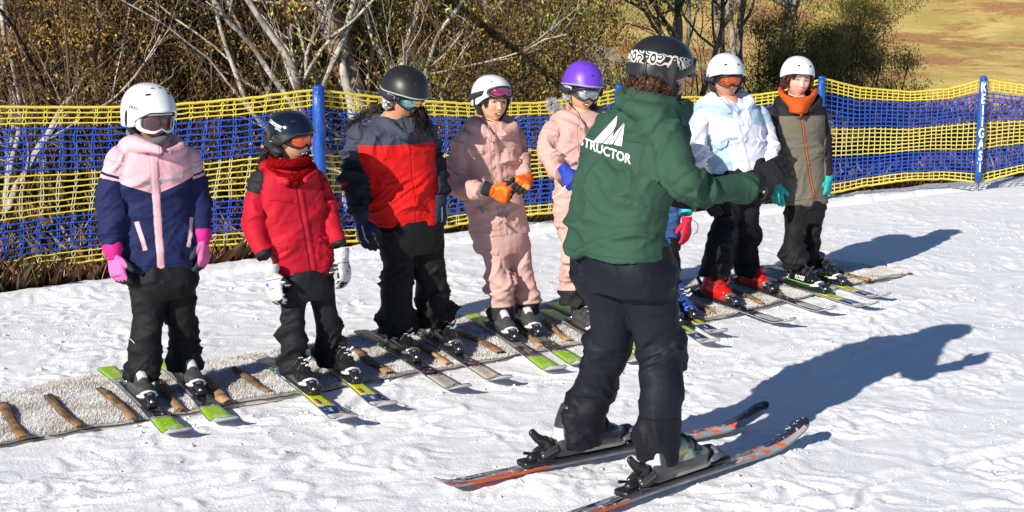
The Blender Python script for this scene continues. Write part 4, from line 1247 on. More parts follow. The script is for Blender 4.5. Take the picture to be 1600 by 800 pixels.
# ================================================================== the skis
def hexc(h):
    v = [int(h[i:i + 2], 16) / 255 for i in (0, 2, 4)]
    return tuple(q / 12.92 if q <= .04045 else ((q + .055) / 1.055) ** 2.4 for q in v)
def ski_material(kind):
    m = M('ski_' + kind, 0.28, 0.5, coat=0.4)
    x, t, z = m.can(); v = m.attr('can').outputs['Vector']; top = z.gt(.75, .1)
    n = m.noise(40, 3)
    if kind == 'green':
        g = (0.36, 0.66, 0.012); k = (0.018, 0.018, 0.02); s_ = (0.30, 0.30, 0.30)
        c = m.mix(t.gt(.20, .004), g, s_); c = m.mix(t.gt(.26, .004), c, (0.20, 0.205, 0.21)); c = m.mix(t.gt(.62, .004), c, k); c = m.mix(t.gt(.765, .004), c, s_); c = m.mix(t.gt(.785, .004), c, g)
        d = ((x - .006) / .024).pow(2) + ((t - .905) / .020).pow(2)
        ring = d.band(.55, 1.0, .1) + d.lt(.55, .1) * m.noise(160, 1, v).gt(.5, .05)
        c = m.mix(ring.mn(1) * .85, c, (0.72, 0.76, 0.60))
        c = m.mix((t.band(.11, .114, .001)) * x.ab().lt(.035), c, (0.6, .75, .3))
        c = m.mix(x.ab().gt(.040, .003) * t.band(.22, .62, .003), c, (0.36, 0.36, 0.35))
    elif kind == 'navy':
        ye = (0.66, 0.72, 0.015); nv = (0.010, 0.045, 0.17); wh = (0.66, 0.65, 0.60); gr = (0.22, 0.55, 0.02); bl = (0.02, 0.16, 0.55)
        c = m.mix(t.gt(.13, .004), wh, (0.035, 0.05, 0.10)); 
        spots = m.noise(70, 1, v).gt(.52, .04) * t.band(.13, .27, .004); c = m.mix(spots, c, (0.10, 0.30, 0.03))
        c = m.mix(t.gt(.27, .004), c, (0.03, .11, .35)); c = m.mix(t.band(.34, .39, .004), c, wh); c = m.mix(t.band(.44, .52, .004), c, wh); c = m.mix(t.gt(.52, .004), c, gr); c = m.mix(t.gt(.585, .004), c, wh); c = m.mix(t.gt(.61, .004), c, ye)
        edge = t + (m.noise(90, 0, v) - .5) * .03
        c = m.mix(t.gt(.765, .003), c, nv)
        c = m.mix(t.band(.755, .775, .002) * m.noise(1, 0, v, stretch=(260, 10, 1)).gt(.5, .05), c, wh)
        c = m.mix(t.gt(.865, .004), c, wh)
        sw = (t - .93 - x * .35).ab().lt(.016, .003) ; c = m.mix(sw, c, nv); c = m.mix((t - .938 - x * .35).ab().lt(.004, .002), c, ye)
        c = m.mix(x.band(.006, .030, .002) * t.band(.68, .74, .002), c, nv); c = m.mix(x.band(.018, .030, .002) * t.band(.685, .735, .002), c, (0.75, .16, .02))
        c = m.mix(x.band(-.004, .012, .002) * t.band(.79, .835, .002) * m.noise(1, 0, v, stretch=(220, 30, 1)).gt(.5, .05), c, wh)
    elif kind == 'cream':
        cr = (0.62, 0.59, 0.50); k = (0.016, 0.016, 0.018)
        c = m.mix(t.gt(.07, .004), (0.42, .41, .38), k)
        c = m.mix(m.noise(1, 1, v, stretch=(30, 16, 1)).gt(.56, .03) * t.band(.07, .22, .004) * x.ab().lt(.03), c, (0.30, .29, .27))
        c = m.mix(x.gt(.036, .002) * t.band(.25, .60, .003), c, (0.20, .19, .19))
        c = m.mix(t.gt(.745, .003), c, cr)
        c = m.mix(t.band(.70, .716, .002) * x.band(-.016, .026, .002), c, (0.45, .04, .42))
        c = m.mix(t.band(.722, .765, .002) * m.noise(1, 1, v, stretch=(150, 90, 1)).gt(.5, .03) * x.ab().lt(.036), c, k)
        c = m.mix(t.band(.78, .86, .003) * ((x - .004).ab().lt(.0035, .001) + (x + .012).ab().lt(.0015, .001) + (x - .02).ab().lt(.0015, .001)), c, (0.45, .35, .16))
        sw = ((t - .90 - (x * 40).sin() * .022).ab().lt(.005, .002)) + ((t - .945 + (x * 55).sin() * .016).ab().lt(.005, .002)); c = m.mix(sw.mn(1), c, (0.05, .05, .05))
        c = m.mix(t.gt(.975, .004), c, (0.10, .10, .10))
    elif kind == 'black':
        cr = (0.56, 0.54, 0.48); k = (0.014, 0.014, 0.016)
        c = m.mix(t.gt(.70, .003), k, k); c = m.mix(t.band(.66, .674, .002) * x.ab().lt(.02), c, (0.35, .04, .35))
        c = m.mix(t.gt(.715, .003), c, cr); c = m.mix(t.band(.69, .735, .002) * m.noise(1, 1, v, stretch=(150, 90, 1)).gt(.5, .03), c, k)
        c = m.mix(((t - .90 - (x * 50).sin() * .02).ab().lt(.006, .002)), c, (0.06, .06, .06)); c = m.mix(t.gt(.955, .004), c, (0.16, .16, .16))
        c = m.mix(x.ab().gt(.036, .002) * t.band(.70, .95, .003), c, (0.08, .08, .08))
    elif kind == 'race':
        gy = (0.33, 0.37, 0.40); org = (0.85, 0.14, 0.008); nv = (0.020, 0.030, 0.055)
        c = m.mix(t.gt(.34, .003), gy, gy)
        # tail: orange and navy streaks
        st = m.noise(1, 2, v, stretch=(120, 14, 1)); c = m.mix(t.lt(.34, .01) * st.gt(.50, .03), c, nv); c = m.mix(t.lt(.32, .01) * (x.ab().gt(.030, .002) + st.lt(.34, .02)).mn(1), c, (0.75, .07, .01))
        # check blocks along the edge
        for a_, b_ in ((.345, .365), (.395, .415), (.45, .472), (.50, .525), (.70, .715), (.745, .765), (.80, .825), (.865, .885)):
            c = m.mix(t.band(a_, b_, .003) * x.ab().gt(.004 if a_ > .6 else .006, .002), c, org)
        c = m.mix(t.band(.62, .80, .003) * x.lt(.004, .002) * m.noise(1, 1, v, stretch=(60, 26, 1)).gt(.48, .04), c, nv)
        curve = x + .012 - (t - .80) * .22
        c = m.mix(t.gt(.84, .01) * curve.lt(0, .003), c, nv); c = m.mix(t.gt(.84, .01) * curve.ab().lt(.0022, .001), c, org)
        c = m.mix(t.gt(.972, .003), c, (0.02, .02, .025))
    else: c = (0.2, .2, .2)
    side = m.mix(z.lt(.3, .1), (0.03, .03, .035), (0.55, .56, .58))
    c = m.mix(top, side if kind != 'race' else m.mix(t.gt(.30, .01) + t.lt(.08, .01), (0.5, .09, .02), (0.22, .25, .28)), c)
    # snow sticking to the top sheet
    sn = m.noise(26, 5, rough=.75); frost = sn.gt(.61 if kind != 'race' else .60, .05) * top
    c = m.mix(frost * (.8 if kind != 'race' else .9), c, (0.86, .87, .88))
    m.color(c); m.inp('Roughness', frost * .5 + .25); m.bump(frost, .6, .004)
    return m.m
SKM = {k: ski_material(k) for k in ('green', 'navy', 'cream', 'black', 'race')}
bk = plain('binding_black', (0.014, 0.014, 0.016), 0.38, var=.2); wht = plain('binding_white', (0.72, 0.72, 0.72), 0.3); met = plain('steel', (0.55, 0.56, 0.58), 0.25, metal=.9); slv = plain('binding_silver', (0.36, 0.34, 0.33), 0.28, metal=.7)
blu = plain('binding_blue', (0.02, 0.10, 0.50), 0.3)
BM = {'green': (bk, wht, met), 'navy': (bk, wht, met), 'cream': (bk, slv, met), 'black': (bk, slv, met)}
SKI = {}
for key, tail, tip, wd, kind, toe, lab in SK:
    sk = ski(tail, tip, wd, SKM[kind], lab, sq=(kind == 'green'), tipup=.035 if kind == 'green' else .05, tlen=.10 if kind == 'green' else .17, z=.024)
    tg = gp(*toe, .06); yt = float((tg - sk['A']) @ sk['d'])
    bl = .262
    sk['heel'] = yt - bl; sk['hp'] = sk['A'] + sk['d'] * (yt - bl)
    SKI[key] = sk
    mats = BM[kind]
    if key.startswith('k6'): mats = (bk, blu, met)
    if key.startswith('k8'): mats = (bk, wht, met)
    sk['b'] = binding(sk, sk['heel'], bl, .92, mats=mats)
for key, tail, tip, toe in ISK:
    sk = ski(tail, tip, .088, SKM['race'], {'ia': 'orange and grey adult ski under the back foot of the instructor', 'ib': 'orange and grey adult ski under the front foot of the instructor'}[key],
             z=.030, tipup=.085, tlen=.30, tailup=.03, th=.016, group='adult skis worn by the instructor')
    tg = gp(*toe, .06); yt = float((tg - sk['A']) @ sk['d']); bl = .345
    sk['heel'] = yt - bl; sk['hp'] = sk['A'] + sk['d'] * (yt - bl); SKI[key] = sk
    sk['b'] = binding(sk, sk['heel'], bl, 1.2, mats=(bk, plain('binding_grey', (0.10, .115, .14), .25, var=.3), plain('screw_dark', (.12, .12, .13), .3, metal=.7)))

# ================================================================== garment colours
BLACKP = lambda tint=(0.020, 0.020, 0.023): fabric('black_trousers_%d' % int(tint[0] * 1e4), tuple(q * .5 for q in tint), 0.7, .3, 300, spec=.22, var=.25)
def dline(x, y, x0, y0, x1, y1, w_):
    """stripe between two points of a plane"""
    L = math.hypot(x1 - x0, y1 - y0); dx, dy = (x1 - x0) / L, (y1 - y0) / L
    s_ = (x - x0) * dx + (y - y0) * dy; p_ = ((x - x0) * -dy + (y - y0) * dx).ab()
    return p_.lt(w_ / 2, .0015) * s_.band(0, L, .002)
def skeleton(pr, torso, arms, legs):
    sk = []
    P = [pr.p(r[0], r[1], r[3] if len(r) > 3 else 0) for r in torso]; W_ = [r[2] / ppm(P[0]) * .55 for r in torso]
    n = len(P); sk.append((np.array(P[1:]), np.array(W_[1:])))
    for a in arms + legs:
        p, r = pr.chain(a); r = np.minimum(r * .5, .040); p = p.copy()
        p[-1] = p[-2] + (p[-1] - p[-2]) * (.75 if a in arms else .85); r[-1] *= .6; sk.append((p, r))
    pr.skel = sk
def fdy(pr, key):
    """depth of the boot shaft on that ski, against the person's own plane"""
    sk = SKI[key]; c = cuff_of(key); z = .18
    dd = c[1] * CP - (z - H) * SP
    return c[1] - pr.Y
KIDS = {}
def put_boots(pr, keys, mat, bm, **kw):
    for k in keys:
        sk = SKI[k]; boot(pr, sk['hp'], sk['d'], mat, bm, k=.95, zb=sk['z'] + sk['th'] + .018, **kw)

# ------------------------------------------------------------------ child 1: navy and pink jacket
def kid1():
    pr = Person((258, 606), 25, 'child in a navy and pink jacket with white helmet, white goggles and pink gloves', 1, skin=(0.46, 0.23, 0.13), skis=('k1a', 'k1b')); pr.kid = True
    torso = [(238, 212, 17, 0), (238, 226, 33, 0), (236, 240, 54), (237, 262, 62), (240, 300, 57), (245, 345, 57), (250, 385, 60), (252, 420, 61)]
    arms = [[(186, 250, -.08, 25), (176, 290, -.09, 24), (174, 335, -.12, 23), (176, 383, -.16, 18)], [(292, 250, .09, 24), (303, 290, .10, 23), (310, 330, .08, 22), (315, 366, .04, 17)]]
    la, lb = fdy(pr, 'k1a'), fdy(pr, 'k1b')
    legs = [[(232, 425, -.05, 33), (231, 490, -.06, 30), (227, 540, la * .9, 29), (222, 592, la, 31)], [(278, 425, .06, 33), (283, 490, .05, 30), (288, 530, lb * .9, 29), (290, 576, lb, 31)]]
    skeleton(pr, torso, arms, legs)
    make_head(pr, (234, 184), 44, 8, 0, 1.0, eyes=False)
    pr.kid = True
    Zc = lambda py: pr.z(py)
    zw = Zc(290); zr = Zc(272); x0 = 0.02
    def col(m, x, y, z):
        pink = (0.76, 0.42, 0.46); navy = (0.011, 0.017, 0.075)
        xm = pr.mid(x, z, (241, 240), (252, 420)); v = z + xm.ab() * -0.36; arm = m.fa('arm'); t = m.fa('t')
        base_ = zw - .015
        yoke_t = v.gt(base_ - .012, .002)
        yoke = yoke_t * (1 - arm.gt(.5, .1)) + arm.gt(.5, .1) * t.lt(.17, .004)
        c = m.mix(yoke, navy, pink)
        gl = (v - base_ - .030).ab().lt(.0065, .001) * (1 - arm.gt(.5, .1)) + arm.gt(.5, .1) * (t - .09).ab().lt(.02, .004)
        c = m.mix(gl.mn(1) * y.lt(.2), c, (0.42, .42, .43))
        c = m.mix(arm.gt(.5, .1) * (t - .22).ab().lt(.018, .004), c, pink)
        fr = y.lt(0, .01) * (1 - arm.gt(.5, .1))
        c = m.mix(fr * xm.ab().lt(.017, .001), c, pink)
        zz = pr.z(365)
        for sx_ in (-1, 1):
            c = m.mix(fr * dline(x, z, x0 + sx_ * .128, zz + .075, x0 + sx_ * .098, zz - .055, .020), c, pink)
            c = m.mix(fr * dline(x, z, x0 + sx_ * .128, zz + .065, x0 + sx_ * .098, zz - .045, .005), c, (0.7, .7, .7))
        return c
    gr = lambda m, x, y, z: ((pr.mid(x, z, (241, 240), (252, 420)) - .018).ab().lt(.002, .002) * y.lt(0))
    mat = fabric('navy_pink_shell', col, jk=True, grooves=gr)
    hood = [([(196, 236, .02, 14), (206, 226, -.08, 15), (232, 230, -.13, 9), (250, 236, -.14, 7)], ), ([(200, 232, .04, 15), (225, 222, .10, 18), (262, 222, .10, 16), (282, 232, .02, 12), (262, 240, -.10, 8)],)]
    jacket(pr, torso, arms, mat, .64, collar=hood)
    trousers(pr, [(252, 408, 50), (254, 425, 56), (256, 445, 54), (256, 465, 44)], legs, BLACKP())
    panel(pr, 'jacket', ((233, 234), (247, 234), (258, 416), (246, 417)), .0035, fabric('pink_placket', (0.76, .42, .46)), 'zip_placket', 5, 26)
    # neck warmer
    mb = MB(); mb.tube([pr.p(204, 208, .02), pr.p(212, 216, -.06), pr.p(232, 223, -.09), pr.p(252, 220, -.06), pr.p(264, 212, .02)], .022, n=12, res=5)
    obj('neck_warmer', mb, plain('neck_grey', (0.16, .155, .15), .9, bump=.5, bscale=600), pr.root)
    hm = M('white_helmet', .22, .5, coat=.5); X, Y_, Z_ = hm.can()
    hm.color(hm.mix(hm.noise(7, 2), (0.74, .74, .77), (0.80, .80, .83))); 
    h = helmet(pr, 'alpine', hm.m, 1.05, pad='std', vents=[(-38, .52, .014, .006, -12), (38, .52, .014, .006, 12), (-20, .3, .010, .005, 0), (20, .3, .010, .005, 0)])
    bv = bvh_of(*pr.hel); B, c = pr.hB, pr.hc
    sd = B @ unit([-.82, -.57, .1]); lettering('HEAD', .020, bv, c + B @ np.array([-.095, -.03, .058]) + sd * .02, np.cross(B @ [0, 0, 1.], sd) , B @ np.array([0, 0, 1.]), h, plain('ink', (0.02, .02, .025), .5), sub=1, bold=.0004)
    sm = M('white_strap', .8, .1); n = sm.noise(300, 2, sm.attr('can').outputs['Vector'], stretch=(1, .02, 1)); sm.color(sm.mix(n.gt(.55, .05) * .5, (0.72, .72, .78), (0.30, .32, .5)))
    goggles(pr, plain('goggle_white', (0.78, .78, .80), .3), lens_mat('lens_brown', (0.10, .045, .045), (0.05, .02, .02), (.16, .10, .10), metal=.35), sm.m, boxy=4.5, w_=.094, h_=.050, zc=-.004, rimw=.011, strap_z=-.03, sh=.019)
    mag = plain('magenta_cuff', (0.60, .008, .22), .7, bump=.3); pk = fabric('pink_glove', lambda m, x, y, z: m.mix(m.can()[1].gt(.008, .003), (0.72, .16, .42), (0.03, .03, .035)), .7)
    for a, tip, th, right in ((pr.p(179, 402, -.17), pr.p(189, 450, -.19), np.array([.75, -.5, 0]), True), (pr.p(317, 380, .02), pr.p(319, 430, -.02), np.array([-.2, -1, 0]), False)):
        glove(pr, a, tip, th, right, pk, 30, puffy=1.25, scale=.86, cuff=.085, cuff_r=.055, cuffmat=mag)
    cols = plain('boot_grey', (0.06, .058, .055), .35, var=.15)
    put_boots(pr, ('k1a', 'k1b'), cols, wht, tongue=plain('boot_plate', (0.62, .60, .60), .35))
    # reflective piping on the trouser leg
    bvt = bvh_of(*pr.tr); pts = []
    for q in np.linspace(0, 1, 9):
        hit = bvt.ray_cast(Vector(vp(196 + 14 * q, 522 + 14 * q, 3.0)), Vector(unit(ray(196 + 14 * q, 522 + 14 * q))))
        if hit[0] is not None: pts.append(np.array(hit[0]))
    if len(pts) > 2: obj('piping', MB().tube(pts, .0022, n=5), plain('piping', (0.7, .7, .7), .4), pr.root)
kid1()

# ------------------------------------------------------------------ child 2: red jacket, black helmet
def kid2():
    pr = Person((488, 596), 32, 'smiling child in a red jacket and scarf with glossy black helmet and white mittens', 2, skin=(0.57, 0.31, 0.19), skis=('k2a', 'k2b')); pr.kid = True
    torso = [(447, 250, 16), (448, 258, 30), (449, 270, 47), (450, 296, 52), (454, 335, 50), (462, 375, 48), (472, 405, 46), (478, 432, 44)]
    arms = [[(408, 282, -.07, 20), (399, 320, -.08, 20), (398, 360, -.11, 20), (414, 402, -.16, 15)], [(492, 280, .10, 19), (505, 315, .10, 18), (518, 350, .06, 17), (532, 384, .02, 13)]]
    la, lb = fdy(pr, 'k2a'), fdy(pr, 'k2b')
    legs = [[(462, 432, -.05, 28), (458, 490, -.06, 25), (458, 535, la * .9, 25), (460, 582, la, 26)], [(496, 430, .05, 27), (507, 485, .05, 24), (514, 525, lb * .9, 24), (517, 570, lb, 25)]]
    skeleton(pr, torso, arms, legs)
    make_head(pr, (456, 217), 52, 6, -3, .95, eyes=False, teeth=True, mats=dict(mouth_dark=1.3))
    x0 = .03
    def col(m, x, y, z):
        red = (0.47, 0.006, 0.022); k = (0.016, .016, .018); arm = m.fa('arm'); t = m.fa('t'); sd = m.fa('side')
        c = m.mix(arm.gt(.5, .1) * t.lt(.16, .004) * y.gt(-.10, .02) * (1 - sd.gt(.5)), red, k)
        zh = pr.z(432)
        c = m.mix((z.lt(zh + .028, .002)) * (x - .06).ab().gt(.035, .002) * (1 - arm.gt(.5, .1)), c, k)
        c = m.mix(arm.gt(.5, .1) * t.gt(.93, .004), c, k)
        c = m.mix(y.lt(0) * pr.mid(x, z, (468, 290), (493, 426)).ab().lt(.0025, .001) * (1 - arm.gt(.5, .1)), c, (0.10, .004, .008))
        for zz in (290, 320, 345, 372, 400, 424):
            d = (pr.mid(x, z, (468, 290), (493, 426)) - .010).pow(2) + (z - pr.z(zz)).pow(2); c = m.mix(y.lt(0) * d.pow(.5).lt(.0058, .001), c, k)
        return c
    def gr(m, x, y, z):
        zc = pr.z(318); g = y.lt(0) * (pr.mid(x, z, (468, 290), (493, 426)).ab().lt(.003, .002)) + y.lt(0) * (z - zc + (x + .03) * .1).ab().lt(.004, .003) * x.band(-.13, .0, .003)
        return g.mn(1)
    mat = fabric('red_shell', col, jk=True, grooves=gr, rough=.7)
    col2 = [([(414, 262, .05, 11), (424, 272, -.06, 10), (448, 284, -.12, 8)],), ([(414, 260, .05, 11), (440, 252, .12, 12), (478, 256, .10, 10), (492, 268, .0, 8), (478, 282, -.10, 7)],)]
    jacket(pr, torso, arms, mat, .64, collar=col2, amp=1.1)
    trousers(pr, [(472, 418, 40), (476, 432, 43), (479, 450, 42), (479, 468, 36)], legs, BLACKP((0.026, .026, .030)))
    rm = fabric('red_flap', (0.45, .006, .02)); panel(pr, 'jacket', ((416, 306), (458, 311), (458, 318), (416, 313)), .005, rm, 'chest_flap'); panel(pr, 'jacket', ((464, 290), (473, 290), (497, 424), (488, 426)), .004, rm, 'zip_placket', 4, 24)
    for c4 in (((424, 378), (452, 385), (450, 392), (422, 385)), ((497, 372), (515, 368), (516, 375), (498, 379))): panel(pr, 'jacket', c4, .005, rm, 'pocket_flap')
    # knitted scarf: three thick turns
    q = np.random.RandomState(2); mb = MB()
    for j, (dz, rr, tw) in enumerate(((0, .078, .3), (-.028, .088, -.2), (-.052, .080, .1))):
        c = pr.p(450, 250 + j * 9, .0); pts = []
        for a in np.linspace(0, 2 * math.pi, 22)[:-1]:
            pts.append(c + pr.l * math.cos(a) * rr * 1.06 + pr.f * (math.sin(a) * rr * 1.02 + .015) + np.array([0, 0, .018 * math.sin(a * 1 + 2.2) * (1 if j else .4) - .03 * max(0, math.sin(a)) * (j > 0)]))
        pts.append(pts[0]); mb.tube(pts, .020 + .003 * q.uniform(), n=12, res=3, round_ends=False)
    V, F = remesh(mb, .005, 1); N = vnormals(V, F); V = V + N * (.0035 * abs(perlin(V * 55)) + .004 * perlin(V * 16))[:, None]
    sc = M('red_knit', .95, .05); vv = sc.voro(110); sc.color(sc.mix(vv * 1.4, (0.42, .006, .010), (0.14, .001, .002))); sc.bump(1 - vv, 1.0, .006)
    obj('scarf', (V, F), sc.m, pr.root)
    hm = M('black_helmet', .10, .5, coat=.8); X, Y_, Z_ = hm.can(); hm.color(hm.mix(Z_.lt(.035, .003), (0.006, .009, .020), (0.014, .014, .015))); hm.inp('Roughness', Z_.lt(.035, .003) * .35 + .12)
    h = helmet(pr, 'alpine', hm.m, .98, pad='hard', padmat=plain('pad_matt', (0.018, .018, .019), .6), vents=[(-38, .55, .016, .006, -12), (38, .55, .016, .006, 12)], size=(.114, .134, .122))
    bv = bvh_of(*pr.hel); B, c = pr.hB, pr.hc; wl = plain('white_print', (0.78, .78, .78), .5)
    def side(txt, sz, x, y, z, tilt=0, **kw):
        n_ = B @ unit([-1, .05 + x, .25]); up = B @ np.array([0, 0, 1.0]); r_ = np.cross(up, n_); r_ = unit(r_); up = unit(np.cross(n_, r_)); r2 = r_ * math.cos(R(tilt)) + up * math.sin(R(tilt)); u2 = np.cross(n_, r2)
        lettering(txt, sz, bv, c + B @ np.array([-.10, y, z]) + n_ * .02, r2, u2, h, wl, sub=1, **kw)
    side('COMFOREST', .0205, .10, .020, .080, -12, bold=.0007, xs=.82, off=.0012)
    side('RENTALS', .0095, -.02, -.012, .058, -12, bold=.0002, off=.0012)
    # the number sits on the ear piece
    pads = [o for o in h.children if o.name.startswith('ear_pad')]
    # choose the pad on the child's right
    mw = np.array(pr.root.matrix_basis)
    def world(o): V, F = arrays(o.data); return V @ mw[:3, :3].T + mw[:3, 3], F
    Vp, Fp = world(pads[0]); bp = bvh_of(Vp, Fp)
    allV = np.concatenate([pr.hel[0], Vp]); allF = [tuple(f) for f in pr.hel[1]] + [tuple(int(i) + len(pr.hel[0]) for i in f) for f in Fp]
    bb = bvh_of(allV, allF); n_ = B @ unit([-1, .05, 0]); up = B @ np.array([0, 0, 1.]); r_ = unit(np.cross(up, n_)); r2 = r_ * .97 - up * .22
    lettering('37½', .030, bb, c + B @ np.array([-.10, -.004, .004]), r2, np.cross(n_, r2), h, wl, sub=1, bold=.0004, xs=.85)
    Vt, Ft = MB().rbox((0, 0, 0), (.016, .012, .002), .3).arr(); 
    tg = frame(r2, np.cross(n_, r2), n_); obj('badge', (place(Vt, tg, c + B @ np.array([-.128, .062, -.030])), Ft), plain('orange_tag', (0.85, .25, .01), .5), h)
    goggles(pr, plain('goggle_black', (0.014, .014, .015), .4), lens_mat('lens_orange', (0.70, .09, .02), (0.20, .015, .01), (.9, .25, .08), metal=.5), plain('strap_dark', (0.02, .02, .022), .8), boxy=2.8, w_=.082, h_=.040, zc=.006, sh=.014, wrap=.06)
    hm_ = hair_mat('hair_dark', (0.012, .008, .006), (0.05, .028, .018))
    hair(pr, [[(-.03, .115, -.05), (-.03, .150, -.08), (-.035, .160, -.14), (-.04, .150, -.20)], [(-.04, .11, -.05), (-.05, .140, -.10), (-.05, .145, -.17)]], hm_, 55, spread=.016, seed=2, name='ponytail')
    def gcol(m, x, y, z):
        a, b, c_ = m.can(); back = b.lt(-.002, .003); n = m.noise(1, 1, m.attr('can').outputs['Vector'], stretch=(30, 1, 60))
        c = m.mix(back * c_.band(.03, .034, .001), (0.60, .59, .58), (0.03, .03, .03)); c = m.mix(back * c_.band(.075, .083, .001) * a.ab().lt(.02), c, (0.85, .18, .01)); c = m.mix(back * c_.band(.045, .065, .002) * a.band(-.036, -.012, .002), c, (0.08, .15, .5)); 
        c = m.mix((1 - back) * c_.gt(.02, .004) * n.gt(.45, .05), c, (0.02, .02, .02)); return c
    gm = fabric('white_mitten', gcol, .7)
    gc = plain('mitten_cuff', (0.58, .57, .56), .8)
    glove(pr, pr.p(424, 428, -.17), pr.p(434, 478, -.19), np.array([.8, -.45, .1]), True, gm, 25, mitten=True, puffy=1.2, scale=.86, cuff=.06, cuff_r=.050, cuffmat=gc)
    glove(pr, pr.p(535, 402, .0), pr.p(541, 448, -.03), np.array([-.5, -.9, 0]), False, gm, 32, mitten=True, puffy=1.15, scale=.86, cuff=.06, cuff_r=.046, cuffmat=gc)
    put_boots(pr, ('k2a', 'k2b'), plain('boot_black', (0.016, .016, .017), .25, var=.2), wht, trim=None)
kid2()

# ------------------------------------------------------------------ child 3: grey, navy and red jacket
def kid3():
    pr = Person((665, 548), 28, 'tall child looking down, grey and red jacket, matt black helmet, long dark hair', 3, skin=(0.52, 0.27, 0.16), skis=('k3a', 'k3b')); pr.kid = True
    torso = [(620, 180, 20), (615, 192, 44), (610, 206, 62), (612, 230, 68), (618, 265, 63), (628, 300, 58), (634, 330, 57), (636, 350, 58)]
    arms = [[(562, 216, -.09, 25), (556, 255, -.10, 24), (556, 290, -.13, 23), (562, 330, -.18, 17)], [(664, 206, .10, 21), (674, 240, .10, 20), (681, 275, .06, 18), (686, 306, .02, 14)]]
    la, lb = fdy(pr, 'k3a'), fdy(pr, 'k3b')
    legs = [[(618, 355, -.06, 38), (622, 415, -.06, 33), (621, 465, la * .9, 30), (620, 520, la, 31)], [(662, 355, .06, 37), (670, 410, .05, 33), (676, 455, lb * .9, 30), (677, 508, lb, 31)]]
    skeleton(pr, torso, arms, legs)
    make_head(pr, (632, 151), 38, 23, 4, 1.0, eyes=False)
    def col(m, x, y, z):
        red = (0.66, .008, .008); grey = (0.052, .058, .082); nv = (0.010, .013, .026); arm = m.fa('arm'); t = m.fa('t'); A = arm.gt(.5, .1)
        zy = pr.z(222)
        body_ = m.mix(z.gt(zy, .002), red, grey)
        body_ = m.mix(x.gt(.07, .004) * z.gt(zy, .002), body_, nv)
        sl_ = m.mix(t.gt(.30, .004), grey, nv)
        c = m.mix(A, body_, sl_)
        c = m.mix(A * t.band(.62, .66, .01) * y.gt(0), c, (.4, .01, .01))
        c = m.mix(y.lt(0) * (1 - A) * (x - .085).ab().lt(.0035, .001) * z.band(pr.z(300), pr.z(205), .003), c, (0.02, .02, .025))
        return c
    gr = lambda m, x, y, z: (y.lt(0) * (pr.mid(x, z, (640, 205), (652, 350)).ab().lt(.004, .003)))
    mat = fabric('grey_red_shell', col, jk=True, grooves=gr)
    cl = [([(588, 196, .05, 13), (602, 192, -.08, 12), (622, 204, -.13, 9), (634, 214, -.15, 7)],), ([(590, 190, .06, 13), (620, 178, .12, 14), (650, 186, .08, 11), (652, 200, -.05, 9), (636, 214, -.15, 7)],)]
    jacket(pr, torso, arms, mat, .70, collar=cl, amp=1.5, base=.005)
    trousers(pr, [(636, 338, 50), (638, 352, 54), (640, 375, 52), (641, 395, 46)], legs, BLACKP((0.017, .017, .019)), amp=1.2)
    hm = M('matt_black_helmet', .42, .5); hm.color((0.016, .016, .017))
    sil = M('silver_pad', .5, .4); n = sil.noise(28, 3, sil.attr('can').outputs['Vector']); sil.color(sil.mix((n - .5).ab().lt(.035, .02), (0.55, .55, .54), (0.04, .04, .04)))
    helmet(pr, 'dome', hm.m, 1.02, pad='soft', padmat=sil.m, vents=[(-14, .58, .0075, .0085, 0), (26, .58, .0075, .0085, 0), (-20, .22, .010, .005, 20), (10, .2, .010, .005, -10), (30, .3, .010, .005, 40), (-50, .35, .008, .006, 0)], trim=plain('grey_trim', (0.34, .36, .36), .5), size=(.116, .132, .128), brim=.016)
    goggles(pr, plain('goggle_black', (0.014, .014, .015), .4), lens_mat('lens_rainbow', (0.04, .42, .55), (0.95, .62, .04), (.85, .30, .03), metal=.8), plain('strap_dark', (0.02, .02, .022), .8), boxy=2.6, w_=.080, h_=.038, zc=.004, sh=.016, wrap=.06)
    hm_ = hair_mat('hair_black', (0.008, .006, .006), (0.035, .020, .014))
    hair(pr, [[pr.p(596, 172, .06), pr.p(580, 178, .08), pr.p(562, 186, .08), pr.p(546, 196, .06), pr.p(538, 206, .05)], [pr.p(596, 166, .06), pr.p(578, 172, .09), pr.p(560, 180, .09)]], hm_, 60, spread=.020, seed=3, world=True)
    hair(pr, [[pr.p(655, 165, -.02), pr.p(660, 185, -.07), pr.p(655, 205, -.14), pr.p(660, 222, -.15)], [pr.p(650, 178, -.06), pr.p(650, 195, -.13), pr.p(648, 212, -.155)], [pr.p(660, 168, .02), pr.p(668, 190, -.02), pr.p(668, 212, -.08)]], hm_, 28, spread=.012, seed=33, world=True)
    gm = fabric('navy_glove', lambda m, x, y, z: m.mix((m.can()[1].lt(-.004, .003) * (m.can()[0] * 140).sin().gt(.75, .1)) * m.can()[2].gt(.02, .01), (0.010, .018, .045), (0.35, .38, .42)), .7)
    cf = plain('glove_cuff_navy', (0.010, .014, .03), .8)
    glove(pr, pr.p(566, 346, -.20), pr.p(576, 392, -.22), np.array([.8, -.5, 0]), True, gm, 22, puffy=1.15, scale=.96, cuff=.07, cuff_r=.046, cuffmat=cf)
    glove(pr, pr.p(687, 318, .0), pr.p(690, 366, -.02), np.array([-.6, -.8, 0]), False, gm, 32, puffy=1.15, scale=.95, cuff=.06, cuff_r=.044, cuffmat=cf)
    put_boots(pr, ('k3a', 'k3b'), plain('boot_dark', (0.012, .012, .013), .22, var=.2), plain('boot_buckle', (.55, .55, .56), .3, metal=.4))
kid3()

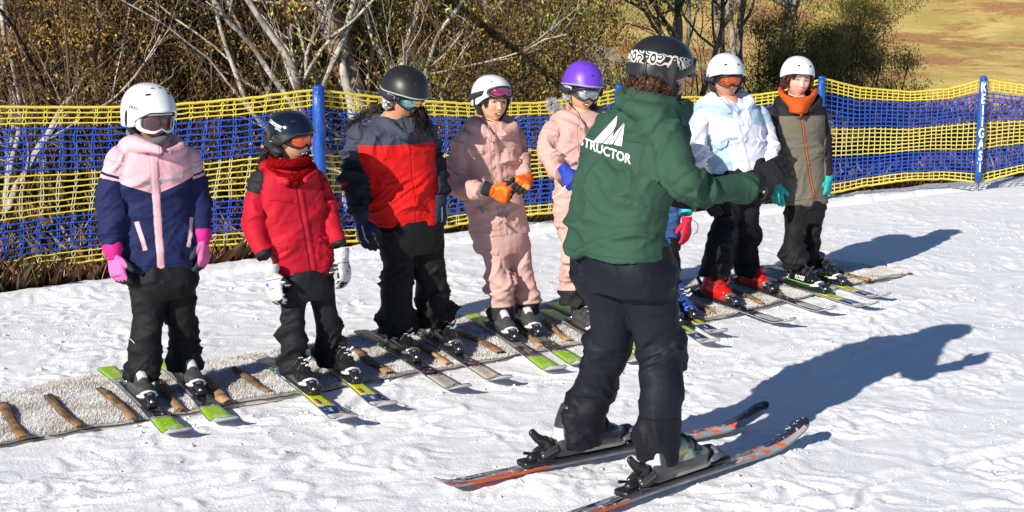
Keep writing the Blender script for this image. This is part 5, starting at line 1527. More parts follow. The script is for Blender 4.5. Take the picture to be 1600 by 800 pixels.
# ------------------------------------------------------------------ children 4 and 5: pink suits
PINK = (0.60, 0.355, 0.31)
def pink_jacket(pr, zips, ft):
    def col(m, x, y, z):
        c = m.mix(y.lt(0) * (1 - m.fa('arm').gt(.5)) * pr.mid(x, z, *ft).ab().lt(.0018, .001), PINK, (0.22, .09, .075)); 
        for a in zips: c = m.mix(y.lt(0) * dline(x, z, *a, .003) * (1 - m.fa('arm').gt(.5)), c, (0.10, .05, .045))
        return c
    gr = lambda m, x, y, z: (y.lt(0) * (pr.mid(x, z, *ft).ab().lt(.003, .003) + (pr.mid(x, z, *ft) + .035).ab().lt(.002, .002))).mn(1)
    return fabric('pink_shell_%d' % pr.seed, col, grooves=gr, jk=True)
def pink_trousers(pr, zg):
    return fabric('pink_gaiter_%d' % pr.seed, lambda m, x, y, z: m.mix((z + y * .12).lt(zg, .003), PINK, (0.016, .016, .018)), spec=.3)
def kid4():
    pr = Person((830, 524), 28, 'girl in a pink ski suit with orange gloves, goggles up on her white helmet', 4, skin=(0.71, 0.41, 0.25), skis=('k4a', 'k4b')); pr.kid = True
    torso = [(770, 188, 16), (768, 197, 30), (765, 208, 45), (764, 228, 50), (767, 265, 46), (772, 300, 45), (777, 335, 47), (780, 364, 49)]
    arms = [[(724, 220, -.07, 18), (714, 252, -.09, 17), (716, 283, -.13, 17), (740, 300, -.26, 15), (752, 300, -.30, 12)], [(803, 216, .09, 18), (811, 240, .09, 17), (819, 262, .02, 15), (822, 276, -.04, 12)]]
    la, lb = fdy(pr, 'k4a'), fdy(pr, 'k4b')
    legs = [[(766, 362, -.05, 28), (778, 415, -.06, 25), (784, 455, la * .9, 24), (784, 500, la, 23)], [(800, 362, .05, 27), (812, 410, .05, 24), (822, 450, lb * .9, 22), (824, 490, lb, 22)]]
    skeleton(pr, torso, arms, legs)
    make_head(pr, (769, 158), 30, 3, 3, .99, teeth=True, mats=dict(mouth_dark=1.5))
    hood = [([(732, 206, .02, 13), (742, 198, -.08, 13), (760, 206, -.12, 8), (770, 216, -.13, 5)],), ([(732, 204, .04, 14), (752, 192, .10, 16), (790, 194, .09, 14), (800, 204, .0, 10), (786, 212, -.10, 7)],)]
    jacket(pr, torso, arms, pink_jacket(pr, [(-.06, pr.z(250), -.045, pr.z(285)), (.085, pr.z(245), .09, pr.z(290))], ((775, 205), (796, 365))), .64, collar=hood, amp=1.3)
    trousers(pr, [(776, 350, 40), (779, 364, 44), (781, 380, 43), (782, 395, 38)], legs, pink_trousers(pr, pr.z(476)), amp=1.1)
    pm = fabric('pink_flap_%d' % pr.seed, tuple(q * .93 for q in PINK)); sn = plain('snap_dark', (.05, .03, .03), .3)
    for c4 in (((741, 322), (770, 326), (770, 336), (741, 332)), ((806, 318), (823, 314), (823, 323), (806, 327))): panel(pr, 'jacket', c4, .006, pm, 'pocket_flap')
    panel(pr, 'jacket', ((769, 206), (778, 206), (796, 360), (787, 362)), .0045, pm, 'zip_placket', 4, 24)
    panel(pr, 'jacket', ((731, 232), (757, 234), (757, 238), (731, 236)), .004, pm, 'chest_seam', 8, 3)
    for c4 in (((757, 388), (781, 391), (781, 401), (757, 398)), ((812, 386), (834, 383), (835, 392), (813, 395))): panel(pr, 'trousers', c4, .006, pm, 'pocket_flap')
    hm = plain('white_shell_b', (0.74, .74, .77), .25, coat=.4)
    h = helmet(pr, 'alpine', hm, .95, pad='std', vents=[(-38, .50, .010, .004, 0)], brim=.006)
    goggles(pr, plain('goggle_black', (0.014, .014, .015), .4), lens_mat('lens_pink', (0.45, .05, .18), (0.14, .02, .07), (.6, .2, .35), metal=.6), plain('strap_dark', (0.02, .02, .022), .8), up=.052, tilt=-12, boxy=2.8, w_=.078, h_=.034, zc=.010, sh=.014, wrap=.055, strap_z=-.01, notch=.014, yf=-.122)
    oc = lambda m, x, y, z: m.mix(m.can()[1].gt(.010, .003), m.mix(m.noise(40, 3).gt(.60, .1), (0.80, .12, .008), (0.85, .32, .05)), (0.02, .02, .02))
    gm = fabric('orange_glove', oc, .7); gk = plain('glove_black', (0.02, .02, .022), .7)
    def gc(m, x, y, z): return m.mix(m.can()[2].gt(-.01, .003), (0.02, .02, .022), (0.80, .12, .008))
    gcm = fabric('orange_black_cuff', gc, .8)
    glove(pr, pr.p(770, 298, -.31), pr.p(800, 308, -.33), np.array([.0, -.1, 1]), True, gm, 62, puffy=1.2, scale=.86, cuff=.075, cuff_r=.044, cuffmat=gcm)
    glove(pr, pr.p(822, 280, -.06), pr.p(806, 306, -.32), np.array([-.8, -.2, .5]), False, gm, 58, puffy=1.2, scale=.86, cuff=.05, cuff_r=.042, cuffmat=gm)
    # dangling toggle
    mb = MB(); a, b = pr.p(750, 312, -.30), pr.p(749, 320, -.31); mb.tube([a, b], .0015, n=5); obj('toggle_cord', mb, gk, pr.root)
    mb = MB(); mb.tube([pr.p(746, 321, -.31), pr.p(754, 330, -.31)], .006, n=8); obj('toggle', mb, plain('toggle_navy', (0.02, .035, .10), .4), pr.root)
    put_boots(pr, ('k4a', 'k4b'), plain('boot_grey', (0.06, .058, .055), .35, var=.15), wht, tongue=plain('boot_plate', (0.62, .60, .60), .35))
    hair(pr, [[(-.060, -.050, .035), (-.064, -.055, .0), (-.066, -.045, -.03)]], hair_mat('hair_black', (0.008, .006, .006), (0.035, .02, .014)), 40, spread=.006, seed=4)
kid4()
def kid5():
    pr = Person((938, 510), 22, 'child in a pink suit with purple helmet, mirrored goggles and blue glove', 5, skin=(0.68, 0.39, 0.24), skis=('k5a', 'k5b')); pr.kid = True
    torso = [(908, 170, 16), (908, 178, 30), (906, 190, 46), (906, 212, 50), (908, 250, 47), (912, 285, 47), (914, 320, 49), (916, 350, 50)]
    arms = [[(864, 204, -.07, 18), (855, 232, -.10, 16), (862, 258, -.15, 15), (876, 270, -.24, 12)], [(946, 200, .08, 18), (956, 240, .08, 16), (962, 280, .0, 14)]]
    la, lb = fdy(pr, 'k5a'), fdy(pr, 'k5b')
    legs = [[(896, 350, -.05, 27), (898, 400, -.06, 25), (896, 440, la * .9, 24), (893, 478, la, 23)], [(936, 350, .05, 27), (943, 400, .05, 25), (948, 440, lb * .9, 24), (952, 470, lb, 23)]]
    skeleton(pr, torso, arms, legs)
    make_head(pr, (910, 141), 22, 10, 6, 1.0, eyes=False, teeth=True, mats=dict(mouth_dark=1.3))
    hood = [([(872, 190, .02, 13), (884, 182, -.08, 12), (902, 188, -.12, 8), (912, 198, -.13, 5)],), ([(876, 184, .04, 13), (900, 176, .10, 15), (932, 176, .09, 13), (944, 188, .0, 10), (922, 196, -.10, 6)],)]
    jacket(pr, torso, arms, pink_jacket(pr, [(-.05, pr.z(225), -.035, pr.z(262))], ((914, 195), (925, 350))), .64, collar=hood, amp=1.3)
    trousers(pr, [(912, 338, 42), (914, 352, 46), (916, 370, 44), (918, 385, 38)], legs, pink_trousers(pr, pr.z(450)))
    pm = fabric('pink_flap_%d' % pr.seed, tuple(q * .93 for q in PINK)); sn = plain('snap_dark', (.05, .03, .03), .3)
    panel(pr, 'jacket', ((909, 194), (917, 194), (926, 335), (918, 336)), .0045, pm, 'zip_placket', 4, 22)
    panel(pr, 'jacket', ((870, 300), (890, 304), (890, 312), (870, 308)), .006, pm, 'pocket_flap')
    q = np.random.RandomState(5); mb = MB()
    for c_, n_ in ((pr.p(864, 164, .03), 500), (pr.p(872, 172, .0), 300)):
        for _ in range(n_):
            d = unit(q.normal(size=3)); a = c_ + d * .012; mb.tube([a, a + d * .014 + q.normal(0, .004, 3), a + d * .026 + q.normal(0, .008, 3)], [.0016, .0012, .0004], n=4, round_ends=False)
    fm = hair_mat('fur_grey', (0.30, .29, .29), (0.62, .60, .60)); obj('fur_trim', mb, fm, pr.root)
    hm = plain('purple_shell', (0.15, .045, .56), .42)
    sil = M('silver_pad_b', .5, .4); n = sil.noise(28, 3, sil.attr('can').outputs['Vector']); sil.color(sil.mix((n - .5).ab().lt(.03, .02), (0.42, .43, .45), (0.16, .17, .18)))
    helmet(pr, 'dome', hm, .96, pad='soft', padmat=sil.m, vents=[(-2, .66, .0062, .0078, -14), (38, .66, .0062, .0078, 14), (10, .30, .0045, .006, 0), (-40, .26, .0075, .004, -30), (28, .06, .0070, .004, 10), (50, .24, .009, .004, 50)], trim=plain('grey_trim', (0.34, .36, .36), .5), size=(.113, .130, .142), brim=.012)
    goggles(pr, plain('goggle_black', (0.014, .014, .015), .4), lens_mat('lens_mirror', (0.60, .62, .62), (0.07, .08, .08), (.85, .85, .85), metal=.9, rough=.08), plain('strap_dark', (0.02, .02, .022), .8), boxy=2.6, w_=.082, h_=.038, zc=-.004, sh=.016, wrap=.06)
    gm = fabric('blue_glove', (0.020, .045, .36), .6); glove(pr, pr.p(884, 268, -.27), pr.p(896, 290, -.33), np.array([.9, -.2, .5]), True, gm, 62, puffy=1.2, scale=.84, cuff=.05, cuff_r=.040, cuffmat=gm)
    glove(pr, pr.p(963, 288, -.02), pr.p(960, 330, -.05), np.array([-.5, -.8, 0]), False, gm, 40, puffy=1.2, scale=.84, cuff=.05, cuff_r=.040, cuffmat=gm)
    mb = MB(); mb.tube([pr.p(884, 290, -.32), pr.p(874, 302, -.33), pr.p(864, 309, -.335)], .0055, n=8, ratio=.5, res=4); obj('hanging_strap', mb, plain('strap_white', (.7, .68, .64), .7), pr.root)
    def ex(o, B, c, k, bv):
        mb = MB()
        for sgn in (-1, 1):
            pts = []
            for t in np.linspace(0, 1, 8):
                y = .06 + .09 * t; z = .05 + (.09 * t if sgn > 0 else .09 * (1 - t)); hit = bv.ray_cast(Vector((-.3, y, z)), Vector((1, 0, 0)))
                if hit[0] is not None: pts.append(np.array(hit[0]) + [-.002, 0, 0])
            if len(pts) > 2: mb.tube(pts, .003, n=6)
        V, F = mb.arr(); obj('lacing', (place(V, B, c, k), F), plain('red_lace', (.7, .02, .015), .5), o)
    put_boots(pr, ('k5a', 'k5b'), plain('boot_grey', (0.06, .058, .055), .35, var=.15), wht, extras=(ex,))
    hair(pr, [[(.072, .0, -.02), (.078, .0, -.07), (.085, .005, -.13)]], hair_mat('hair_black', (0.008, .006, .006), (0.035, .02, .014)), 50, spread=.014, seed=5)
kid5()

# ------------------------------------------------------------------ child 6: mostly hidden behind the instructor
def kid6():
    pr = Person((1040, 488), 24, 'small child in blue and turquoise with a red glove, mostly hidden behind the instructor', 6, skin=(0.63, 0.36, 0.23), skis=('k6a', 'k6b')); pr.kid = True
    torso = [(1028, 222, 14), (1027, 230, 26), (1026, 242, 36), (1026, 262, 38), (1027, 300, 37), (1029, 340, 36), (1030, 378, 37)]
    arms = [[(994, 250, -.06, 15), (986, 285, -.08, 14), (988, 320, -.12, 12)], [(1058, 252, .07, 15), (1066, 285, .06, 14), (1071, 312, .02, 13), (1073, 336, -.02, 11)]]
    la, lb = fdy(pr, 'k6b'), fdy(pr, 'k6a')
    legs = [[(1016, 380, -.04, 21), (1018, 415, -.05, 19), (1018, 440, la * .9, 19), (1018, 474, la, 19)], [(1042, 380, .04, 20), (1047, 412, .04, 18), (1048, 440, lb * .9, 18), (1049, 466, lb, 18)]]
    skeleton(pr, torso, arms, legs); make_head(pr, (1029, 205), 24, 5, 0, .88, eyes=True)
    def col(m, x, y, z):
        tq = (0.045, .52, .50); bl = (0.045, .12, .30); lb_ = (0.10, .22, .42); A = m.fa('arm').gt(.5, .1)
        c = m.mix(z.gt(pr.z(318), .003), bl, lb_); c = m.mix(z.lt(pr.z(350), .003), c, (0.05, .13, .36)); c = m.mix(m.noise(1, 2, stretch=(4, 4, 22)).gt(.52, .1) * .4, c, (0.16, .30, .50)); c = m.mix(y.lt(0) * dline(x, z, .055, pr.z(365), .050, pr.z(330), .012), c, (0.08, .65, .62))
        return m.mix(A, c, tq)
    jacket(pr, torso, arms, fabric('blue_turquoise_shell', col, jk=True), .66, amp=1.2)
    trousers(pr, [(1028, 366, 33), (1030, 380, 35), (1031, 392, 34)], legs, BLACKP())
    helmet(pr, 'light', plain('white_shell_b', (0.74, .74, .77), .25, coat=.4), .95, pad='std')
    gm = fabric('red_glove', (0.62, .015, .05), .6); glove(pr, pr.p(1073, 345, -.03), pr.p(1072, 388, -.06), np.array([-.6, -.7, 0]), False, gm, 18, puffy=1.1, scale=.82, cuff=.04, cuff_r=.040, cuffmat=gm)
    glove(pr, pr.p(988, 328, -.14), pr.p(990, 365, -.16), np.array([.6, -.7, 0]), True, gm, 30, puffy=1.1, scale=.82, cuff=.04, cuff_r=.040, cuffmat=gm)
    mb = MB(); mb.tube([pr.p(1080, 342, -.03), pr.p(1090, 350, -.03), pr.p(1089, 362, -.04), pr.p(1084, 366, -.05)], .0022, n=6, res=5); obj('leash', mb, plain('strap_black', (0.014, .014, .016), .8), pr.root)
    put_boots(pr, ('k6a', 'k6b'), plain('boot_blue', (0.02, .06, .22), .3), wht)
kid6()

# ------------------------------------------------------------------ child 7: white and pale blue jacket, red boots
def kid7():
    pr = Person((1155, 462), 22, 'child in a white and pale blue jacket with orange goggles and red ski boots', 7, skin=(0.57, 0.28, 0.17), skis=('k7a', 'k7b')); pr.kid = True
    torso = [(1137, 150, 15), (1137, 157, 30), (1139, 168, 46), (1142, 190, 52), (1146, 215, 49), (1150, 240, 46), (1153, 270, 46)]
    arms = [[(1096, 182, -.08, 17), (1088, 208, -.11, 16), (1090, 240, -.14, 15), (1100, 278, -.17, 13), (1106, 302, -.18, 11)], [(1186, 178, .08, 17), (1195, 205, .09, 16), (1202, 230, .04, 15), (1204, 250, .00, 13), (1201, 272, -.03, 11)]]
    la, lb = fdy(pr, 'k7a'), fdy(pr, 'k7b')
    legs = [[(1134, 285, -.05, 29), (1136, 340, -.06, 26), (1126, 385, la * .9, 25), (1114, 434, la, 26)], [(1168, 285, .05, 28), (1166, 340, .04, 25), (1167, 380, lb * .9, 23), (1167, 426, lb, 24)]]
    skeleton(pr, torso, arms, legs); make_head(pr, (1134, 124), 14, 6, 0, 1.04, eyes=False)
    def col(m, x, y, z):
        wh = (0.70, .71, .78); pb_ = (0.40, .54, .66); A = m.fa('arm').gt(.5, .1); t = m.fa('t')
        zy = pr.z(188)
        c = m.mix((z + x * .25).gt(zy, .002) * (x.ab() - .0).gt(.035, .002) * z.lt(pr.z(160)), wh, pb_)
        c = m.mix(((x + .155 - (pr.z(200) - z) * .38)).lt(0, .003) * z.lt(pr.z(215)), c, pb_)
        s_ = m.mix(m.noise(3, 1).gt(.5, .02) * 0 + y.gt(-.02, .004), wh, pb_)
        s_ = m.mix(m.fa('side').gt(.5) * t.lt(.15, .01), s_, pb_)
        c = m.mix(A, c, s_)
        c = m.mix(y.lt(0) * (1 - A) * dline(x, z, -.118, pr.z(228), -.108, pr.z(216), .009), c, (0.05, .06, .09))
        c = m.mix(y.lt(0) * (1 - A) * pr.mid(x, z, (1148, 172), (1172, 270)).ab().lt(.0018, .001), c, (0.35, .36, .42))
        c = m.mix(y.lt(0) * (1 - A) * dline(x, z, .02, pr.z(196), .028, pr.z(182), .005), c, (0.05, .06, .09))
        return c
    cl = [([(1096, 168, .02, 12), (1112, 160, -.08, 12), (1130, 166, -.12, 8), (1140, 174, -.13, 5)],), ([(1100, 164, .04, 12), (1125, 153, .10, 14), (1160, 153, .08, 12), (1172, 164, -.02, 10), (1150, 174, -.11, 6)],)]
    jacket(pr, torso, arms, fabric('white_blue_shell', col, jk=True, grooves=lambda m, x, y, z: y.lt(0) * pr.mid(x, z, (1148, 172), (1172, 270)).ab().lt(.003, .003)), .66, collar=cl, amp=1.4)
    trousers(pr, [(1150, 262, 40), (1151, 280, 44), (1151, 300, 42), (1151, 316, 36)], legs, BLACKP((0.014, .014, .017)), amp=1.2)
    wm = fabric('white_placket', (0.68, .69, .76)); panel(pr, 'jacket', ((1143, 172), (1152, 172), (1175, 266), (1166, 267)), .0045, wm, 'zip_placket', 4, 20)
    helmet(pr, 'light', plain('white_matt_shell', (0.72, .72, .74), .38), .93, pad='std', vents=[(-26, .68, .0105, .0075, 20), (26, .68, .0105, .0075, -20)], size=(.115, .132, .140))
    goggles(pr, plain('goggle_black', (0.014, .014, .015), .4), lens_mat('lens_orange_b', (0.72, .10, .015), (0.30, .02, .01), (.85, .2, .03), metal=.45), plain('strap_dark', (0.02, .02, .022), .8), boxy=2.8, w_=.078, h_=.036, zc=.004, sh=.013, wrap=.05, k=1.0)
    gk = fabric('black_glove', (0.016, .016, .018), .7)
    glove(pr, pr.p(1106, 308, -.19), pr.p(1118, 334, -.22), np.array([.9, -.4, .1]), True, gk, 30, scale=.84, cuff=.05, cuffmat=gk)
    glove(pr, pr.p(1201, 280, -.05), pr.p(1204, 316, -.07), np.array([-.6, -.8, 0]), False, gk, 30, scale=.84, cuff=.05, cuffmat=gk)
    put_boots(pr, ('k7a', 'k7b'), plain('boot_red', (0.66, .012, .008), .28, var=.06), plain('buckle_red', (0.45, .012, .01), .3), strapmat=None)
kid7()

# ------------------------------------------------------------------ child 8: olive coat, orange scarf
def kid8():
    pr = Person((1262, 446), 14, 'child in a long olive coat with orange neck scarf and teal gloves', 8, skin=(0.75, 0.43, 0.32), skis=('k8a', 'k8b')); pr.kid = True
    torso = [(1247, 148, 14), (1247, 155, 26), (1246, 165, 40), (1246, 188, 44), (1249, 225, 40), (1252, 265, 38), (1255, 295, 38), (1257, 318, 39)]
    arms = [[(1208, 180, -.06, 15), (1202, 210, -.07, 14), (1202, 245, -.10, 13), (1210, 282, -.14, 11)], [(1279, 178, .06, 14), (1285, 210, .06, 13), (1289, 240, .03, 12), (1292, 274, .0, 10)]]
    la, lb = fdy(pr, 'k8a'), fdy(pr, 'k8b')
    legs = [[(1247, 318, -.04, 22), (1243, 360, -.04, 21), (1238, 390, la * .9, 20), (1238, 418, la, 19)], [(1270, 318, .04, 20), (1271, 360, .04, 18), (1267, 390, lb * .9, 17), (1268, 416, lb, 16)]]
    skeleton(pr, torso, arms, legs)
    make_head(pr, (1246, 124), 12, 5, 5, 1.0, mats=dict(lip=(0.60, .22, .18), brow=(0.08, .035, .02), cheek=(0.75, .28, .20)))
    zc = pr.z(179)
    def col(m, x, y, z):
        ol = (0.150, .135, .098); k = (0.016, .015, .018); A = m.fa('arm').gt(.5, .1)
        c = m.mix(z.gt(zc, .002), ol, k); c = m.mix(A, c, k)
        lx_ = pr.mid(x, z, (1252, 180), (1276, 315))
        c = m.mix(y.lt(0) * (1 - A) * lx_.ab().lt(.0085, .001) * z.lt(pr.z(172)), c, k); c = m.mix(y.lt(0) * (1 - A) * lx_.ab().lt(.0045, .001) * z.lt(pr.z(172)), c, (0.55, .10, .03))
        c = m.mix(y.lt(0) * (1 - A) * dline(x, z, .055, zc - .035, .062, zc - .015, .006), c, (0.02, .02, .02))
        return c
    def gr(m, x, y, z):
        z2 = pr.z(248); g = dline(x, z, -.085, z2, -.03, z2, .004) + dline(x, z, -.085, z2 - .03, -.03, z2 - .03, .003) + dline(x, z, .055, z2 - .02, .10, z2 - .02, .004)
        return (g * y.lt(0)).mn(1)
    cl = [([(1216, 160, .0, 8), (1224, 160, -.07, 8), (1238, 172, -.12, 5), (1249, 182, -.13, 4)],), ([(1218, 158, .03, 9), (1240, 148, .09, 10), (1268, 150, .07, 9), (1278, 160, -.02, 8), (1266, 172, -.10, 5)],)]
    jacket(pr, torso, arms, fabric('olive_shell', col, jk=True, grooves=gr), .66, collar=cl, name='coat', amp=.9)
    trousers(pr, [(1256, 310, 30), (1258, 320, 33), (1258, 336, 31), (1257, 348, 26)], legs, BLACKP((0.022, .021, .022)), amp=1.25, voxel=.0085)
    om = fabric('olive_flap', (0.138, .125, .09))
    for c4 in (((1228, 240), (1247, 241), (1247, 250), (1228, 249)), ((1275, 232), (1287, 230), (1288, 239), (1276, 241))): panel(pr, 'jacket', c4, .005, om, 'pocket_flap')
    # neck scarf: folds falling to a point
    mb = MB(); q = np.random.RandomState(8)
    for j in range(5):
        w_ = 27 - j * 2.5; y0 = 139 + j * 5
        pts = [pr.p(1247 - w_, y0, .04), pr.p(1247 - w_ * .85, y0 + 11, -.08), pr.p(1249, 158 + j * 4.0, -.135 - .008 * j), pr.p(1247 + w_ * .85, y0 + 11, -.07), pr.p(1247 + w_, y0 - 1, .05)]
        mb.tube(pts, .017, n=10, res=6, ratio=.9)
    mb.tube([pr.p(1248, 162, -.10), pr.p(1250, 170, -.150), pr.p(1252, 180, -.165)], [.05, .036, .010], n=14, res=4, ratio=.5)
    mb.ell(pr.p(1247, 160, -.01), (.070, .065, .045))
    V, F = remesh(mb, .0055, 2); N = vnormals(V, F); V = V + N * (.005 * (.5 - abs(perlin(V * np.array([14, 14, 30.])))))[:, None]
    obj('neck_scarf', (V, F), fabric('orange_cloth', (0.56, .085, .010), .85), pr.root)
    helmet(pr, 'light', plain('white_matt_shell', (0.72, .72, .74), .38), .90, pad=None, strap=False, vents=[(-26, .68, .0105, .0075, 20), (26, .68, .0105, .0075, -20)], size=(.115, .132, .138))
    hm_ = hair_mat('hair_auburn', (0.045, .014, .006), (0.16, .055, .024))
    g = []
    for s_ in (-1, 1):
        g += [[(s_ * .060, -.060, .055), (s_ * .074, -.050, .020), (s_ * .078, -.040, -.020), (s_ * .072, -.030, -.055)], [(s_ * .07, -.02, .05), (s_ * .088, -.01, .0), (s_ * .085, .0, -.05), (s_ * .078, .01, -.08)], [(s_ * .065, .04, .03), (s_ * .082, .05, -.03), (s_ * .07, .05, -.09)]]
    g += [[(-.055, -.065, .045), (-.058, -.074, .030), (-.064, -.062, .010)]]
    hair(pr, g, hm_, 34, r=.0022, spread=.007, seed=8, curl=1.0, wave=.005)
    tm = fabric('teal_glove', (0.03, .40, .37), .7)
    glove(pr, pr.p(1213, 288, -.15), pr.p(1216, 326, -.17), np.array([.7, -.6, 0]), True, tm, 22, puffy=1.1, scale=.86, cuff=.045, cuff_r=.042, cuffmat=tm)
    glove(pr, pr.p(1294, 280, -.01), pr.p(1292, 312, -.03), np.array([-.6, -.8, 0]), False, tm, 30, puffy=1.1, scale=.84, cuff=.04, cuff_r=.040, cuffmat=tm)
    bm_ = M('boot_black_green', .18, .5, coat=.4); X, Y_, Z_ = bm_.can(); gl = (Z_ - .026).ab().lt(.0035, .001) + (Z_ - .10 - (Y_ - .06) * .5).ab().lt(.0025, .001) * X.ab().gt(.015, .002); bm_.color(bm_.mix(gl.mn(1), (0.012, .012, .013), (0.20, .72, .02)))
    def ex(o, B, c, k, bv):
        Vb, Fb = boot_shape(False); Wb = place(Vb, B, c, k); b2 = bvh_of(Wb, Fb); n_ = -B[:, 0]
        if n_[1] > 0: n_ = -n_
        up = np.array([0, 0, 1.]); r_ = unit(np.cross(up, n_)); lettering('ROSSI', .036, b2, np.array(c) + B @ np.array([0, .14, .055]) * k, r_, up, o, plain('white_print', (0.78, .78, .78), .5), sub=1, bold=.001)
    put_boots(pr, ('k8a', 'k8b'), bm_.m, plain('buckle_dark', (.10, .11, .11), .2, metal=.5), extras=(ex,))
kid8()
# ------------------------------------------------------------------ the instructor
def instructor():
    pr = Person((1005, 722), 122, 'instructor seen from behind in a green jacket, arm stretched out to the children', 9, skin=(0.55, 0.32, 0.22), skis=('ia', 'ib')); pr.kid = False
    torso = [(1014, 150, 26, .02, .8), (1014, 163, 42, .02, .66), (1008, 178, 60, .02, .60), (1000, 205, 74, .01, .58), (988, 245, 78, .0, .58), (975, 290, 76, .0, .60), (966, 335, 74, .0, .62), (963, 368, 76, .0, .64), (963, 396, 79, .0, .66)]
    arms = [[(1028, 200, -.12, 42), (1050, 243, -.20, 37), (1070, 284, -.25, 33), (1106, 298, -.19, 26), (1148, 291, -.10, 21), (1177, 283, -.04, 17)], [(962, 205, .16, 36), (968, 250, .22, 30), (990, 290, .24, 26), (1030, 300, .26, 22)]]
    la, lb = fdy(pr, 'ia'), fdy(pr, 'ib')
    legs = [[(935, 410, .06, 53), (956, 470, .06, 50), (953, 540, .08, 43), (928, 600, la * .95, 39), (913, 650, la, 39), (909, 694, la, 39)], [(1000, 410, -.06, 58), (1018, 470, -.06, 53), (1032, 545, -.06, 45), (1032, 610, lb * .95, 38), (1027, 670, lb, 39), (1026, 720, lb, 39)]]
    skeleton(pr, torso, arms, legs)
    make_head(pr, (1034, 118), 120, 14, 0, 1.04, dy=.02, eyes=True)
    jk = M('green_softshell', .78, .22); x, y, z = jk.xyz()
    c = jk.mix(jk.noise(5, 3), (0.027, .070, .044), (0.034, .084, .054)); 
    c = jk.scale_col(c, jk.noise(260, 2) * .35 + .82); jk.color(c)
    seam = (z - pr.z(212) + x.ab() * .05).ab().lt(.0018, .002) * y.gt(0) * (1 - jk.fa('arm').gt(.5)) + (z - pr.z(388)).ab().lt(.0015, .0015) + (jk.fa('arm').gt(.5) * (jk.fa('t') - .93).ab().lt(.004, .004))
    jk.bump(1 - seam.mn(1), .7, .004); jk.bump(jk.noise(30, 4, rough=.6), .16, .010); jk.bump(jk.noise(500, 1), .2, .0012)
    def extra(mb):
        # hood lying on the shoulders: collar ring, pouch behind
        P = [(1066, 172, .02, 11), (1048, 178, -.12, 13), (1010, 176, -.16, 15), (978, 162, -.06, 14), (978, 150, .06, 13), (1010, 146, .12, 12), (1052, 152, .10, 11)]
        pts = [pr.p(a, b, c_) for a, b, c_, r in P]; mb.tube(pts, [r / 395 for *_, r in P], n=16, res=6)
        P2 = [(1046, 164, -.09, 13), (1018, 160, -.12, 15), (988, 152, -.07, 14)]
        mb.tube([pr.p(a, b, c_) for a, b, c_, r in P2], [r / 395 for *_, r in P2], n=16, res=6)
    jacket(pr, torso, arms, jk.m, .6, voxel=.0085, extra=extra, amp=1.5, base=.0035, freq=11, smooth=3)
    tp = fabric('navy_trousers', lambda m, x, y, z: m.mix(z.lt(pr.z(630), .004), (0.0080, .0090, .0165), (0.0072, .0078, .0125)), .62, .3, 300, spec=.2, var=.2,
                grooves=lambda m, x, y, z: ((z - pr.z(630)).ab().lt(.002, .002) + (z - pr.z(702)).ab().lt(.0015, .0015)).mn(1))
    trousers(pr, [(970, 372, 72, 0, .65), (972, 400, 77, 0, .65), (974, 425, 78, 0, .62), (974, 455, 70, 0, .55)], legs, tp, amp=1.05, base=.0045, freq=11, voxel=.009)
    # cargo pocket on the near thigh
    bt = bvh_of(*pr.tr); rows = []; rowf = []
    def onleg(px, py, off):
        d = ray(px, py); hit = bt.ray_cast(Vector((0, 0, H)), Vector(unit(d)))
        return np.array(hit[0]) - unit(d) * off if hit[0] is not None else None
    G = []
    for i, py in enumerate(np.linspace(446, 502, 9)):
        row = []
        for j, px in enumerate(np.linspace(1004, 1056, 8)):
            q = onleg(px - 2 + i * .6, py - (px - 1000) * .10, .006 if 0 < i < 8 and 0 < j < 7 else -.002)
            row.append(q)
        G.append(row)
    if all(q is not None for r_ in G for q in r_): obj('cargo_pocket', MB().grid(np.array(G), flip=True), tp, pr.root)
    G = []
    for i, py in enumerate(np.linspace(440, 456, 5)):
        row = [onleg(px, py - (px - 1000) * .10, .012 if i < 4 and 0 < j < 7 else .004) for j, px in enumerate(np.linspace(1001, 1057, 8))]
        G.append(row)
    if all(q is not None for r_ in G for q in r_): obj('pocket_flap', MB().grid(np.array(G), flip=True), tp, pr.root)
    # mark and word on the back
    bj = bvh_of(*pr.jk); wl = plain('white_print', (0.78, .78, .78), .5)
    def hitj(px, py):
        h = bj.ray_cast(Vector((0, 0, H)), Vector(unit(ray(px, py)))); return np.array(h[0]), np.array(h[1])
    p0, _ = hitj(952, 225); ns = [hitj(a_, b_)[1] for a_ in (930, 945, 960, 975) for b_ in (195, 210, 225, 240)]
    n_ = unit(np.mean(ns, axis=0)); n_[2] *= .5; n_ = unit(n_); rt = unit(np.cross([0, 0, 1.], n_)); upv = np.cross(n_, rt)
    sc = 1 / ppm(p0)
    def onto(V2, F, nm):
        """flat shape given in picture units, laid on the cloth of the back"""
        out = []; bad = set()
        for i, (px, py) in enumerate(V2):
            h_ = bj.ray_cast(Vector((0, 0, H)), Vector(unit(ray(px, py))))
            if h_[0] is None: bad.add(i); out.append(pr.o); continue
            out.append(np.array(h_[0]) + np.array(h_[1]) * .002 - unit(ray(px, py)) * .002)
        F = [tuple(f) for f in F if not any(int(i) in bad for i in f)]
        obj(nm, (np.array(out), F), wl, pr.jo, smooth=False)
    def fine(bm, e):
        bmesh.ops.triangulate(bm, faces=bm.faces)
        for _ in range(3): bmesh.ops.subdivide_edges(bm, edges=[q for q in bm.edges if q.calc_length() > e], cuts=1); bmesh.ops.triangulate(bm, faces=bm.faces)
        me = bpy.data.meshes.new('x'); bm.to_mesh(me); bm.free(); return arrays(me)
